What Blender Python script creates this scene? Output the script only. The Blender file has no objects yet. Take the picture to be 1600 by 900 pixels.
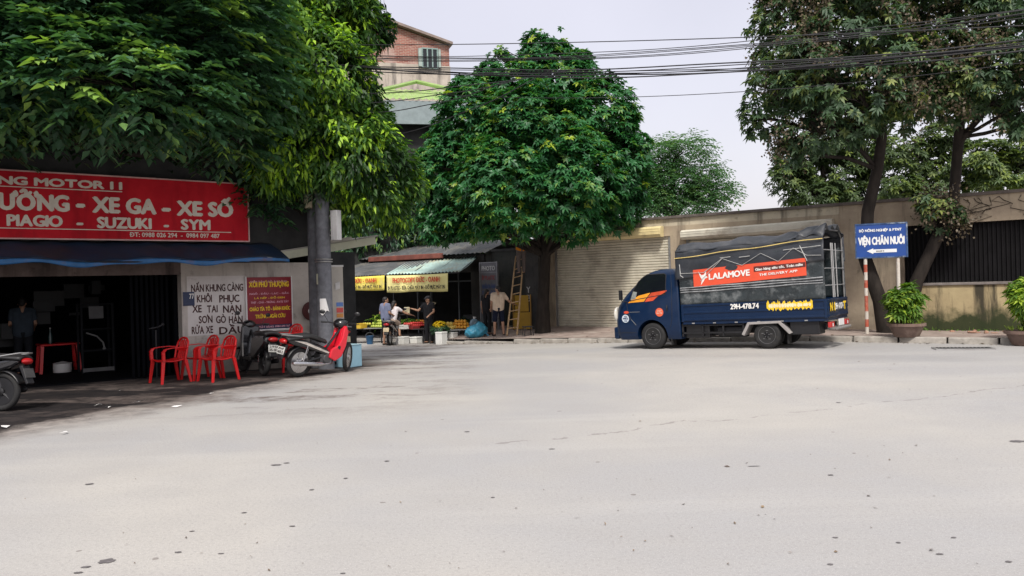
import bpy, bmesh, math, random
import numpy as np
from mathutils import Matrix, Vector
R = math.radians
random.seed(7)
scene = bpy.context.scene
COL = scene.collection

# ------------------------------------------------------------------ camera
EYE = 1.65
FPX = 1256.0            # focal length in pixels of a 1600 px wide frame
ROLL, PITCH = 0.027, math.atan(6 / 1256.0)
_f = np.array([0, math.cos(PITCH), -math.sin(PITCH)])
_r0 = np.array([1.0, 0, 0]); _u0 = np.cross(_r0, _f)
_r = math.cos(ROLL) * _r0 - math.sin(ROLL) * _u0
_u = math.cos(ROLL) * _u0 + math.sin(ROLL) * _r0
cam_d = bpy.data.cameras.new('camera'); cam = bpy.data.objects.new('camera', cam_d); COL.objects.link(cam)
cam_d.sensor_width = 36.0; cam_d.lens = 36.0 * FPX / 1600.0
cam_d.clip_start = 0.1; cam_d.clip_end = 1500
cam.matrix_world = Matrix(((_r[0], _u[0], -_f[0], 0), (_r[1], _u[1], -_f[1], 0), (_r[2], _u[2], -_f[2], EYE), (0, 0, 0, 1)))
scene.camera = cam

# ------------------------------------------------------------------ light
SUN_EL, SUN_AZ = R(50), R(180)          # azimuth clockwise from +Y: light from the right, over the viewer's shoulder
world = bpy.data.worlds.new('World'); scene.world = world; world.use_nodes = True
nt = world.node_tree; nt.nodes.clear()
N = nt.nodes.new
out = N('ShaderNodeOutputWorld'); add = N('ShaderNodeAddShader')
sky = N('ShaderNodeTexSky'); sky.sky_type = 'NISHITA'; sky.sun_disc = False
sky.sun_elevation = SUN_EL; sky.sun_rotation = SUN_AZ; sky.air_density = 1.2; sky.dust_density = 4.0
bg1 = N('ShaderNodeBackground'); bg1.inputs['Strength'].default_value = 0.05
nt.links.new(sky.outputs[0], bg1.inputs['Color'])
tc = N('ShaderNodeTexCoord'); sep = N('ShaderNodeSeparateXYZ'); nt.links.new(tc.outputs['Generated'], sep.inputs[0])
ramp = N('ShaderNodeValToRGB')          # overcast sky: brighter towards the zenith
ramp.color_ramp.elements[0].position = 0.0; ramp.color_ramp.elements[0].color = (0.64, 0.60, 0.645, 1)
ramp.color_ramp.elements[1].position = 1.0; ramp.color_ramp.elements[1].color = (0.88, 0.86, 0.85, 1)
e = ramp.color_ramp.elements.new(0.38); e.color = (0.60, 0.565, 0.615, 1)
nt.links.new(sep.outputs['Z'], ramp.inputs[0])
cn = N('ShaderNodeTexNoise'); cn.inputs['Scale'].default_value = 3.2; cn.inputs['Detail'].default_value = 5
nt.links.new(tc.outputs['Generated'], cn.inputs['Vector'])
cm = N('ShaderNodeMapRange'); cm.inputs['From Min'].default_value = 0.3; cm.inputs['From Max'].default_value = 0.7
cm.inputs['To Min'].default_value = 0.94; cm.inputs['To Max'].default_value = 1.06
nt.links.new(cn.outputs['Fac'], cm.inputs['Value'])
mul = N('ShaderNodeMixRGB'); mul.blend_type = 'MULTIPLY'; mul.inputs[0].default_value = 1.0
nt.links.new(ramp.outputs[0], mul.inputs[1]); nt.links.new(cm.outputs[0], mul.inputs[2])
bg2 = N('ShaderNodeBackground'); bg2.inputs['Strength'].default_value = 1.0
nt.links.new(mul.outputs[0], bg2.inputs['Color'])
nt.links.new(bg1.outputs[0], add.inputs[0]); nt.links.new(bg2.outputs[0], add.inputs[1]); nt.links.new(add.outputs[0], out.inputs[0])

sl = bpy.data.lights.new('sun', 'SUN'); so = bpy.data.objects.new('sun', sl); COL.objects.link(so)
sl.energy = 3.2; sl.angle = R(9); sl.color = (1.0, 0.955, 0.89)
sd = Vector((math.sin(SUN_AZ) * math.cos(SUN_EL), math.cos(SUN_AZ) * math.cos(SUN_EL), math.sin(SUN_EL)))
so.rotation_euler = sd.to_track_quat('Z', 'Y').to_euler(); so.location = (0, 0, 30)

vs = scene.view_settings; vs.view_transform = 'Standard'; vs.look = 'None'; vs.gamma = 1.0; vs.use_curve_mapping = False
vs.exposure = 0.15
scene.cycles.use_denoising = True
scene.cycles.max_bounces = 6; scene.cycles.transparent_max_bounces = 8
scene.cycles.diffuse_bounces = 3; scene.cycles.glossy_bounces = 2; scene.cycles.caustics_reflective = False; scene.cycles.caustics_refractive = False

# ------------------------------------------------------------------ surveying helpers (photo measurements -> metres)
_C = np.array([0, 0, EYE])
def _ray(px, py): return _f + _r * (px - 800) / FPX + _u * (450 - py) / FPX
def at(px, py, D):
    d = _ray(px, py); q = _C + d * (D / d[1]); return Vector(q)
def onplane(px, py, P0, dr):
    n = np.array([dr[1], -dr[0], 0.0]); d = _ray(px, py)
    t = np.dot(n, np.array([P0[0], P0[1], 0.0]) - _C) / np.dot(n, d); return Vector(_C + d * t)
UD = Vector((0.809, -0.588, 0)); ND = Vector((0.588, 0.809, 0))      # along the right-hand wall / behind it
K0 = Vector((7.6, 19.5, 0)); W0 = K0 + ND * 3                        # kerb origin, wall origin
WALL_ROT = math.atan2(UD.y, UD.x)
F0 = Vector((-6.04, 16.5, 0)); FD = Vector((0.776, 0.631, 0)); FN = Vector((-0.631, 0.776, 0))
FAC_ROT = math.atan2(FD.y, FD.x)
def uv(p): d = Vector((p[0], p[1], 0)) - K0; return d.dot(UD), d.dot(ND)
def W(u, v, z=0): q = K0 + UD * u + ND * v; return Vector((q.x, q.y, z))
def Fp(t, d, z=0): q = F0 + FD * t + FN * d; return Vector((q.x, q.y, z))
def wall_uz(px, py, v=3.0):
    P0 = K0 + ND * v; q = onplane(px, py, P0, UD); return (q - P0).dot(UD), q.z
def fac_tz(px, py, d=0.0):
    P0 = F0 + FN * d; q = onplane(px, py, P0, FD); return (q - P0).dot(FD), q.z
def interp(x, xs, ys): return float(np.interp(x, xs, ys))
def ground_z(x, y):
    u, v = uv((x, y))
    g = interp(u, [-14, -12, -8, -3.5, -0.6, 4], [-0.30, -0.28, -0.16, -0.035, 0.05, 0.06])
    return g * interp(v, [-10, -3], [0, 1])
def walk_z(u, v):
    p = W(u, 0); k = ground_z(p.x, p.y) + 0.13
    return k + (0.16 - k) * max(0, min(1, v / 3.0))
def stand(p):                        # height of the surface one stands on at p
    u, v = uv(p)
    if v > 0 and -12.4 < u: return walk_z(u, v)
    return ground_z(p[0], p[1])

# ------------------------------------------------------------------ materials
def mat(name, col, rough=0.6, metal=0.0, var=0.18, scale=4.0, bump=0.0, spec=0.5, dirt=None, dirt_amt=0.5, dirt_scale=2.0, coat=0.0, stretch=None):
    m = bpy.data.materials.new(name); m.use_nodes = True; t = m.node_tree; b = t.nodes['Principled BSDF']
    b.inputs['Roughness'].default_value = rough; b.inputs['Metallic'].default_value = metal
    b.inputs['Specular IOR Level'].default_value = spec; b.inputs['Coat Weight'].default_value = coat
    c = t.nodes.new('ShaderNodeTexCoord'); vec = c.outputs['Object']
    if stretch:
        mp = t.nodes.new('ShaderNodeMapping'); mp.inputs['Scale'].default_value = stretch; t.links.new(vec, mp.inputs[0]); vec = mp.outputs[0]
    n = t.nodes.new('ShaderNodeTexNoise'); n.inputs['Scale'].default_value = scale; n.inputs['Detail'].default_value = 6; n.inputs['Roughness'].default_value = 0.62
    t.links.new(vec, n.inputs['Vector'])
    r = t.nodes.new('ShaderNodeValToRGB')
    lo = [max(0, x * (1 - var)) for x in col]; hi = [min(1, x * (1 + var)) for x in col]
    r.color_ramp.elements[0].position = 0.32; r.color_ramp.elements[0].color = (*lo, 1)
    r.color_ramp.elements[1].position = 0.68; r.color_ramp.elements[1].color = (*hi, 1)
    t.links.new(n.outputs['Fac'], r.inputs[0]); cur = r.outputs[0]
    if dirt:
        n2 = t.nodes.new('ShaderNodeTexNoise'); n2.inputs['Scale'].default_value = dirt_scale; n2.inputs['Detail'].default_value = 8; n2.inputs['Roughness'].default_value = 0.7
        t.links.new(vec, n2.inputs['Vector'])
        mr = t.nodes.new('ShaderNodeMapRange'); mr.inputs['From Min'].default_value = 0.5; mr.inputs['From Max'].default_value = 0.68; mr.inputs['To Max'].default_value = dirt_amt
        t.links.new(n2.outputs['Fac'], mr.inputs['Value'])
        mx = t.nodes.new('ShaderNodeMixRGB'); t.links.new(mr.outputs[0], mx.inputs[0]); t.links.new(cur, mx.inputs[1]); mx.inputs[2].default_value = (*dirt, 1); cur = mx.outputs[0]
    t.links.new(cur, b.inputs['Base Color'])
    rr = t.nodes.new('ShaderNodeMapRange'); rr.inputs['To Min'].default_value = max(0.03, rough - 0.1); rr.inputs['To Max'].default_value = min(1, rough + 0.1)
    t.links.new(n.outputs['Fac'], rr.inputs['Value']); t.links.new(rr.outputs[0], b.inputs['Roughness'])
    if bump:
        bp = t.nodes.new('ShaderNodeBump'); bp.inputs['Strength'].default_value = bump; bp.inputs['Distance'].default_value = 0.02
        t.links.new(n.outputs['Fac'], bp.inputs['Height']); t.links.new(bp.outputs[0], b.inputs['Normal'])
    return m

def leafmat(name, dark, mid, light, trans=0.25, rough=0.5, spec=0.35):
    m = bpy.data.materials.new(name); m.use_nodes = True; t = m.node_tree; t.nodes.clear()
    o = t.nodes.new('ShaderNodeOutputMaterial'); b = t.nodes.new('ShaderNodeBsdfPrincipled'); tr = t.nodes.new('ShaderNodeBsdfTranslucent'); mx = t.nodes.new('ShaderNodeMixShader')
    a = t.nodes.new('ShaderNodeAttribute'); a.attribute_name = 'tint'
    r = t.nodes.new('ShaderNodeValToRGB'); els = r.color_ramp.elements
    els[0].position = 0.0; els[0].color = (*dark, 1); els[1].position = 1.0; els[1].color = (*light, 1)
    e = els.new(0.55); e.color = (*mid, 1)
    t.links.new(a.outputs['Fac'], r.inputs[0]); t.links.new(r.outputs[0], b.inputs['Base Color'])
    br = t.nodes.new('ShaderNodeMixRGB'); br.blend_type = 'MULTIPLY'; br.inputs[0].default_value = 1; br.inputs[2].default_value = (1.35, 1.5, 0.55, 1)
    t.links.new(r.outputs[0], br.inputs[1]); t.links.new(br.outputs[0], tr.inputs['Color'])
    b.inputs['Roughness'].default_value = rough; b.inputs['Specular IOR Level'].default_value = spec
    mx.inputs[0].default_value = trans
    t.links.new(b.outputs[0], mx.inputs[1]); t.links.new(tr.outputs[0], mx.inputs[2]); t.links.new(mx.outputs[0], o.inputs[0])
    return m

M = {}
M['black_plastic'] = mat('black_plastic', (0.012, 0.012, 0.014), 0.4)
M['rubber'] = mat('rubber', (0.014, 0.014, 0.015), 0.8, dirt=(0.05, 0.045, 0.04), dirt_amt=0.4, dirt_scale=9)
M['dark_metal'] = mat('dark_metal', (0.03, 0.03, 0.033), 0.5, 0.6)
M['chrome'] = mat('chrome', (0.55, 0.55, 0.56), 0.28, 1.0, 0.1)
M['steel'] = mat('steel', (0.42, 0.42, 0.42), 0.45, 0.7, dirt=(0.12, 0.09, 0.07), dirt_amt=0.5)
M['white_paint'] = mat('white_paint', (0.72, 0.71, 0.70), 0.5, var=0.06, dirt=(0.4, 0.37, 0.33), dirt_amt=0.4)
M['white_letter'] = mat('white_letter', (0.78, 0.77, 0.74), 0.6, var=0.05, dirt=(0.5, 0.42, 0.4), dirt_amt=0.5, dirt_scale=6)
M['cream_letter'] = mat('cream_letter', (0.62, 0.56, 0.48), 0.6, var=0.08, dirt=(0.4, 0.3, 0.25), dirt_amt=0.5, dirt_scale=6)
M['yellow_letter'] = mat('yellow_letter', (0.78, 0.52, 0.02), 0.6, var=0.08)
M['red_letter'] = mat('red_letter', (0.62, 0.07, 0.03), 0.6, var=0.1)
M['black_letter'] = mat('black_letter', (0.03, 0.02, 0.02), 0.8, var=0.3)
M['maroon_letter'] = mat('maroon_letter', (0.06, 0.022, 0.02), 0.8, var=0.4)
M['blue_paint'] = mat('blue_paint', (0.001, 0.014, 0.050), 0.32, var=0.12, spec=0.35, coat=0.18, dirt=(0.006, 0.020, 0.052), dirt_amt=0.5)
M['glass'] = mat('glass', (0.006, 0.008, 0.011), 0.08, var=0.1, spec=0.6)
M['skin'] = mat('skin', (0.36, 0.2, 0.13), 0.55, var=0.06)
M['hair'] = mat('hair', (0.012, 0.010, 0.010), 0.6)
M['red_plastic'] = mat('red_plastic', (0.62, 0.010, 0.012), 0.35, var=0.08, dirt=(0.38, 0.01, 0.012), dirt_amt=0.4)
M['bark'] = mat('bark', (0.028, 0.023, 0.02), 0.9, var=0.45, scale=7, bump=0.8, stretch=(1, 1, 0.3), spec=0.2)
M['concrete_pole'] = mat('concrete_pole', (0.125, 0.13, 0.148), 0.85, var=0.28, scale=9, bump=0.3, dirt=(0.07, 0.07, 0.08), dirt_amt=0.6, dirt_scale=3)

# ------------------------------------------------------------------ mesh helper
class MB:
    def __init__(s): s.v = []; s.f = []
    def add(s, vs_, fs_, T=None):
        o = len(s.v)
        s.v += [tuple(T @ Vector(p)) for p in vs_] if T is not None else [tuple(p) for p in vs_]
        s.f += [tuple(i + o for i in f) for f in fs_]; return s
    def box(s, cx, cy, cz, sx, sy, sz, T=None):
        x, y, z = sx / 2, sy / 2, sz / 2
        v = [(cx + a * x, cy + b * y, cz + c * z) for c in (-1, 1) for b in (-1, 1) for a in (-1, 1)]
        return s.add(v, [(0, 2, 3, 1), (4, 5, 7, 6), (0, 1, 5, 4), (2, 6, 7, 3), (0, 4, 6, 2), (1, 3, 7, 5)], T)
    def span(s, x0, x1, y0, y1, z0, z1, T=None): return s.box((x0 + x1) / 2, (y0 + y1) / 2, (z0 + z1) / 2, abs(x1 - x0), abs(y1 - y0), abs(z1 - z0), T)
    def tube(s, pts, r, n=8, T=None, closed=False):
        pts = [Vector(p) for p in pts]; k = len(pts)
        rs = r if isinstance(r, (list, tuple)) else [r] * k
        v = []; f = []; prev = None
        for i, p in enumerate(pts):
            a = pts[(i - 1) % k] if (closed or i > 0) else p; b = pts[(i + 1) % k] if (closed or i < k - 1) else p
            d = (b - a)
            d = d.normalized() if d.length > 1e-9 else Vector((0, 0, 1))
            if prev is None:
                q = Vector((0, 0, 1)) if abs(d.z) < 0.9 else Vector((1, 0, 0)); x = d.cross(q).normalized()
            else:
                x = prev - d * prev.dot(d); x = x.normalized() if x.length > 1e-6 else d.orthogonal().normalized()
            prev = x; y = d.cross(x)
            for j in range(n):
                t = 2 * math.pi * j / n; v.append(p + (x * math.cos(t) + y * math.sin(t)) * rs[i])
        for i in range(k if closed else k - 1):
            i2 = (i + 1) % k
            for j in range(n): f.append((i * n + j, i * n + (j + 1) % n, i2 * n + (j + 1) % n, i2 * n + j))
        if not closed: f.append(tuple(range(n - 1, -1, -1))); f.append(tuple((k - 1) * n + j for j in range(n)))
        return s.add(v, f, T)
    def ball(s, c, r, n=10, T=None, m=None):
        r = (r, r, r) if isinstance(r, (int, float)) else r; m = m or max(4, n // 2 + 1)
        v = [(c[0], c[1], c[2] - r[2])]
        for i in range(1, m):
            a = -math.pi / 2 + math.pi * i / m
            for j in range(n):
                t = 2 * math.pi * j / n; v.append((c[0] + r[0] * math.cos(a) * math.cos(t), c[1] + r[1] * math.cos(a) * math.sin(t), c[2] + r[2] * math.sin(a)))
        v.append((c[0], c[1], c[2] + r[2])); f = []
        for j in range(n): f.append((0, 1 + (j + 1) % n, 1 + j))
        for i in range(m - 2):
            for j in range(n): a = 1 + i * n; f.append((a + j, a + (j + 1) % n, a + n + (j + 1) % n, a + n + j))
        a = 1 + (m - 2) * n
        for j in range(n): f.append((a + j, a + (j + 1) % n, len(v) - 1))
        return s.add(v, f, T)
    def prism(s, poly, y0, y1, T=None):          # outline in (x, z) pushed along y
        k = len(poly); v = [(x, y0, z) for x, z in poly] + [(x, y1, z) for x, z in poly]
        f = [tuple(range(k)), tuple(range(2 * k - 1, k - 1, -1))] + [(i, i + k, (i + 1) % k + k, (i + 1) % k) for i in range(k)]
        return s.add(v, f, T)
    def lathe(s, prof, n=20, T=None):             # (radius, z) round the z axis
        v = []; f = []; k = len(prof)
        for r, z in prof:
            for j in range(n): t = 2 * math.pi * j / n; v.append((r * math.cos(t), r * math.sin(t), z))
        for i in range(k - 1):
            for j in range(n): f.append((i * n + j, i * n + (j + 1) % n, (i + 1) * n + (j + 1) % n, (i + 1) * n + j))
        if prof[0][0] > 1e-6: f.append(tuple(range(n - 1, -1, -1)))
        if prof[-1][0] > 1e-6: f.append(tuple((k - 1) * n + j for j in range(n)))
        return s.add(v, f, T)
    def sheet(s, fn, nu, nv, T=None):             # fn(a, b) with a, b in 0..1
        v = [fn(i / nu, j / nv) for j in range(nv + 1) for i in range(nu + 1)]
        f = [(j * (nu + 1) + i, j * (nu + 1) + i + 1, (j + 1) * (nu + 1) + i + 1, (j + 1) * (nu + 1) + i) for j in range(nv) for i in range(nu)]
        return s.add(v, f, T)
    def build(s, name, m, parent=None, bevel=0.0, smooth=False, angle=40, solid=0.0, seg=2):
        me = bpy.data.meshes.new(name); me.from_pydata(s.v, [], s.f); me.validate(clean_customdata=False)
        b = bmesh.new(); b.from_mesh(me); bmesh.ops.recalc_face_normals(b, faces=b.faces); b.to_mesh(me); b.free()
        if smooth:
            me.polygons.foreach_set('use_smooth', [True] * len(me.polygons)); me.set_sharp_from_angle(angle=R(angle))
        o = bpy.data.objects.new(name, me); COL.objects.link(o); o.data.materials.append(m)
        if parent is not None: o.parent = parent
        if solid: md = o.modifiers.new('thick', 'SOLIDIFY'); md.thickness = solid; md.offset = 0
        if bevel: md = o.modifiers.new('edge', 'BEVEL'); md.width = bevel; md.segments = seg; md.limit_method = 'ANGLE'; md.angle_limit = R(35)
        return o

def tag(o, label=None, cat=None, group=None, kind=None):
    if label: o['label'] = label
    if cat: o['category'] = cat
    if group: o['group'] = group
    if kind: o['kind'] = kind
    return o
def thing(name, label, cat, loc=(0, 0, 0), rotz=0.0, group=None):
    o = bpy.data.objects.new(name, None); COL.objects.link(o); o.empty_display_size = 0.2
    o.location = loc; o.rotation_euler = (0, 0, rotz)
    return tag(o, label, cat, group)
def dup(root, loc, rotz, label=None, group=None):
    c = root.copy(); COL.objects.link(c); c.location = loc; c.rotation_euler = (0, 0, rotz)
    tag(c, label, None, group)
    for ch in list(root.children):
        k = ch.copy(); COL.objects.link(k); k.parent = c
        for g in list(ch.children): q = g.copy(); COL.objects.link(q); q.parent = k
    return c
def bake(o):                                      # freeze an object's modifiers into its mesh
    dg = bpy.context.evaluated_depsgraph_get(); dg.update()
    me = bpy.data.meshes.new_from_object(o.evaluated_get(dg)); o.modifiers.clear(); old = o.data; o.data = me; me.name = old.name
    return o
_tc = {}
def glyphs(s):
    if s not in _tc:
        cu = bpy.data.curves.new('lettering', 'FONT'); cu.body = s; cu.size = 1.0; cu.resolution_u = 3
        o = bpy.data.objects.new('lettering', cu); COL.objects.link(o)
        dg = bpy.context.evaluated_depsgraph_get(); dg.update()
        me = bpy.data.meshes.new_from_object(o.evaluated_get(dg))
        _tc[s] = ([tuple(v.co) for v in me.vertices], [tuple(p.vertices) for p in me.polygons])
        bpy.data.objects.remove(o); bpy.data.curves.remove(cu); bpy.data.meshes.remove(me)
    return _tc[s]
CAP = 0.70
import unicodedata
def _arc(cx, cz, r, a0, a1, w, n=8):
    o, i = [], []
    for k in range(n + 1):
        t = a0 + (a1 - a0) * k / n; o.append((cx + (r + w / 2) * math.cos(t), cz + (r + w / 2) * math.sin(t))); i.append((cx + (r - w / 2) * math.cos(t), cz + (r - w / 2) * math.sin(t)))
    return o + i[::-1]
def _bar(x0, z0, x1, z1, w):
    d = math.hypot(x1 - x0, z1 - z0); nx, nz = -(z1 - z0) / d * w / 2, (x1 - x0) / d * w / 2
    return [(x0 + nx, z0 + nz), (x1 + nx, z1 + nz), (x1 - nx, z1 - nz), (x0 - nx, z0 - nz)]
def layout(s):
    """letters set one by one; accents, horns and strokes are drawn on their own"""
    V, F, x = [], [], 0.0
    def poly(pts): o = len(V); V.extend(pts); F.append(tuple(range(o, o + len(pts))))
    for ch in s:
        if ch == ' ': x += .30; continue
        if ch in 'Đđ': base, marks = ('D' if ch == 'Đ' else 'd'), ['bar']
        else: d_ = unicodedata.normalize('NFD', ch); base, marks = d_[0], list(d_[1:])
        v, f = glyphs(base); xs = [q[0] for q in v]; zs = [q[1] for q in v]; a, b = min(xs), max(xs); h = max(zs); o = len(V)
        V.extend([(q[0] - a + x, q[1]) for q in v]); F.extend([tuple(i + o for i in g) for g in f])
        w = b - a; c = x + w / 2; top = h + .05; t = .075
        shift = 0
        if '\u0302' in marks: poly(_bar(c - .13, top, c, top + .12, t)); poly(_bar(c, top + .12, c + .13, top, t)); shift = .12
        if '\u0306' in marks: poly(_arc(c, top + .12, .11, math.pi, 2 * math.pi, t * .9)); shift = .12
        for m_ in marks:
            if m_ == '\u0301': poly(_bar(c + shift - .02, top + shift * .6, c + shift + .11, top + .14 + shift * .6, t))
            if m_ == '\u0300': poly(_bar(c + .04 - shift, top + shift * .6, c - .09 - shift, top + .14 + shift * .6, t))
            if m_ == '\u0309': poly(_arc(c + shift * .8, top + .09 + shift * .7, .05, -math.pi / 2, math.pi, t * .8))
            if m_ == '\u0303': poly(_arc(c - .09, top + .04 + shift, .09, math.pi, 0, t)); poly(_arc(c + .09, top + .06 + shift, .09, math.pi, 2 * math.pi, t))
            if m_ == '\u0323': poly([(c + .055 * math.cos(k * .785), -.13 + .055 * math.sin(k * .785)) for k in range(8)])
            if m_ == '\u031b': poly(_arc(x + w - .02, h - .0, .12, -.7, 1.0, t * 1.3)) ; w += .08
            if m_ == 'bar': poly(_bar(x - .07, h * .5, x + w * .45, h * .5, t))
        x += w + .085
    return V, F
def text(mb, s, x0, x1, z0, cap, y, bold=0.0, T=None, slope=0.0):
    """letters between x0 and x1 on the plane y = const, facing -y, baseline z0, capital height cap"""
    if s not in _ly: _ly[s] = layout(s)
    v, f = _ly[s]
    xs = [p[0] for p in v]; a, b = min(xs), max(xs); k = (x1 - x0) / (b - a); q = cap / CAP
    offs = [(0, 0)] + ([(bold, 0), (-bold, 0), (0, bold * .7), (0, -bold * .7), (bold * .7, bold * .5), (-bold * .7, -bold * .5)] if bold else [])
    for i, (dx, dz) in enumerate(offs):
        mb.add([(x0 + (p[0] - a) * k + dx * cap * min(1.0, k / q), y - 0.0004 * i, z0 + p[1] * q + dz * cap + slope * (p[0] - a) * k) for p in v], f, T)
_ly = {}

# smooth pseudo noise, vectorised
def wob(p, s=1.0, seed=0.0):
    x, y, z = p[..., 0] * s + seed, p[..., 1] * s + 1.7 * seed, p[..., 2] * s - seed
    return (np.sin(1.7 * x + 1.3 * np.sin(2.1 * y + z)) + np.sin(2.3 * y - 0.7 * z + 1.1 * np.sin(1.9 * z + x)) + np.sin(2.9 * z + 1.5 * x + np.sin(2.7 * x - y))) / 3
#@@STRUCT
# ================================================================== GROUND
def road_material():
    m = bpy.data.materials.new('worn_road'); m.use_nodes = True; t = m.node_tree; b = t.nodes['Principled BSDF']; L = t.links.new
    nd = t.nodes.new
    c = nd('ShaderNodeTexCoord'); P = c.outputs['Object']
    def noise(scale, det=6, rough=0.6, stretch=None, off=(0, 0, 0), rot=0.0):
        mp = nd('ShaderNodeMapping'); mp.inputs['Scale'].default_value = stretch or (1, 1, 1); mp.inputs['Location'].default_value = off; mp.inputs['Rotation'].default_value = (0, 0, rot)
        L(P, mp.inputs[0]); n = nd('ShaderNodeTexNoise'); n.inputs['Scale'].default_value = scale; n.inputs['Detail'].default_value = det; n.inputs['Roughness'].default_value = rough
        L(mp.outputs[0], n.inputs['Vector']); return n.outputs['Fac']
    def rng(v, a, b_, lo=0.0, hi=1.0):
        r = nd('ShaderNodeMapRange'); r.inputs['From Min'].default_value = a; r.inputs['From Max'].default_value = b_; r.inputs['To Min'].default_value = lo; r.inputs['To Max'].default_value = hi; L(v, r.inputs['Value']); return r.outputs[0]
    def math_(op, a, b_):
        q = nd('ShaderNodeMath'); q.operation = op
        for i, x in enumerate((a, b_)):
            if isinstance(x, (int, float)): q.inputs[i].default_value = x
            else: L(x, q.inputs[i])
        return q.outputs[0]
    def mix(f, a, b_):
        q = nd('ShaderNodeMixRGB'); L(f, q.inputs[0])
        for i, x in enumerate((a, b_)):
            if isinstance(x, tuple): q.inputs[i + 1].default_value = (*x, 1)
            else: L(x, q.inputs[i + 1])
        return q.outputs[0]
    big = noise(0.22, 4, 0.5, off=(3, 1, 0)); mid = noise(1.1, 6, 0.6); fine = noise(38, 3, 0.7); grit = noise(120, 2, 0.6)
    col = mix(rng(big, 0.42, 0.58), (0.335, 0.33, 0.33), (0.405, 0.387, 0.36))
    col = mix(rng(mid, 0.35, 0.7, 0, 0.55), col, (0.335, 0.322, 0.308))
    tyre = noise(0.6, 5, 0.6, stretch=(0.16, 1.5, 1), rot=R(-20), off=(1, 4, 0))      # worn wheel tracks
    col = mix(rng(tyre, 0.52, 0.72, 0, 0.35), col, (0.46, 0.445, 0.42))
    col = mix(rng(fine, 0.5, 0.72, 0, 0.6), col, (0.25, 0.24, 0.235))
    col = mix(rng(grit, 0.58, 0.74, 0, 0.8), col, (0.60, 0.585, 0.565))
    v = nd('ShaderNodeTexVoronoi'); v.inputs['Scale'].default_value = 1.5; v.inputs['Randomness'].default_value = 1.0
    L(P, v.inputs['Vector'])
    spots = math_('LESS_THAN', v.outputs['Distance'], math_('MULTIPLY', noise(7, 3), 0.07))
    col = mix(math_('MULTIPLY', spots, 0.65), col, (0.16, 0.14, 0.13))
    # oily, damp earth, coloured darker still for sky shade, spread out from the repair shop: signed distance to the shop front
    sp = nd('ShaderNodeSeparateXYZ'); L(P, sp.inputs[0])
    d = math_('ADD', math_('MULTIPLY', math_('SUBTRACT', sp.outputs[0], F0.x), -FN.x), math_('MULTIPLY', math_('SUBTRACT', sp.outputs[1], F0.y), -FN.y))   # metres towards the street
    tt = math_('ADD', math_('MULTIPLY', math_('SUBTRACT', sp.outputs[0], F0.x), FD.x), math_('MULTIPLY', math_('SUBTRACT', sp.outputs[1], F0.y), FD.y))
    edge = math_('ADD', d, math_('MULTIPLY', math_('SUBTRACT', noise(0.9, 7, 0.6), 0.5), 1.5))
    edge = math_('ADD', edge, math_('MULTIPLY', tt, 0.50))
    damp = rng(edge, 2.5, 2.75, 1.0, 0.0)
    halo = rng(edge, 2.7, 3.7, 0.9, 0.0)
    far = rng(tt, 2.6, 4.2, 1.0, 0.0)
    earth = mix(rng(noise(3.0, 7, 0.7), 0.35, 0.65), (0.008, 0.0075, 0.009), (0.024, 0.0195, 0.019))
    earth = mix(rng(noise(9, 4, 0.7, off=(5, 5, 0)), 0.62, 0.72, 0, 0.6), earth, (0.11, 0.088, 0.08))
    brn = mix(rng(noise(4, 6, 0.7), 0.4, 0.65), (0.10, 0.082, 0.075), (0.30, 0.265, 0.24))
    col = mix(math_('MULTIPLY', halo, far), col, brn)
    col = mix(math_('MULTIPLY', damp, far), col, earth)
    # wet streaks run on down the slope past the motorbike and along the stalls
    st = noise(0.55, 7, 0.66, stretch=(0.55, 1.7, 1), rot=R(12), off=(2.3, 0.4, 0))
    reach = math_('MULTIPLY', rng(sp.outputs[1], 10.2, 12.6), rng(sp.outputs[0], -0.3, -2.4))
    col = mix(math_('MULTIPLY', math_('MULTIPLY', rng(st, 0.505, 0.535), reach), math_('MULTIPLY', rng(noise(3.4, 6, 0.7, off=(7, 2, 0)), 0.36, 0.62), 0.9)), col, (0.125, 0.10, 0.09))
    # hairline crack wandering across the carriageway
    wv = math_('ADD', math_('SUBTRACT', sp.outputs[1], math_('ADD', math_('MULTIPLY', sp.outputs[0], 0.42), 8.35)), math_('MULTIPLY', math_('SUBTRACT', noise(0.7, 5, 0.6), 0.5), 1.1))
    ck = math_('MULTIPLY', math_('LESS_THAN', math_('ABSOLUTE', wv, 0.0), 0.028), rng(noise(5, 3), 0.47, 0.53))
    ck = math_('MULTIPLY', ck, math_('GREATER_THAN', sp.outputs[0], -1.0))
    col = mix(math_('MULTIPLY', ck, 0.5), col, (0.17, 0.15, 0.145))
    L(col, b.inputs['Base Color'])
    wet = math_('MULTIPLY', damp, far)
    rough = math_('SUBTRACT', 0.88, math_('MULTIPLY', wet, 0.12)); L(rough, b.inputs['Roughness'])
    b.inputs['Specular IOR Level'].default_value = 0.25
    bp = nd('ShaderNodeBump'); bp.inputs['Strength'].default_value = 0.35; bp.inputs['Distance'].default_value = 0.012
    L(math_('ADD', fine, math_('MULTIPLY', mid, 2.0)), bp.inputs['Height']); L(bp.outputs[0], b.inputs['Normal'])
    return m
xs = sorted(set([-400, -200, -100, -60] + list(np.arange(-40, 40.1, 0.8)) + [60, 100, 200, 400]))
ys = sorted(set([-400, -100, -30, -10] + list(np.arange(-4, 48.1, 0.8)) + [60, 100, 200, 400]))
g = MB(); nx = len(xs)
g.v = [(x, y, ground_z(x, y)) for y in ys for x in xs]
g.f = [(j * nx + i, j * nx + i + 1, (j + 1) * nx + i + 1, (j + 1) * nx + i) for j in range(len(ys) - 1) for i in range(nx - 1)]
tag(g.build('road', road_material(), smooth=True), None, None, None, 'structure')

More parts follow.
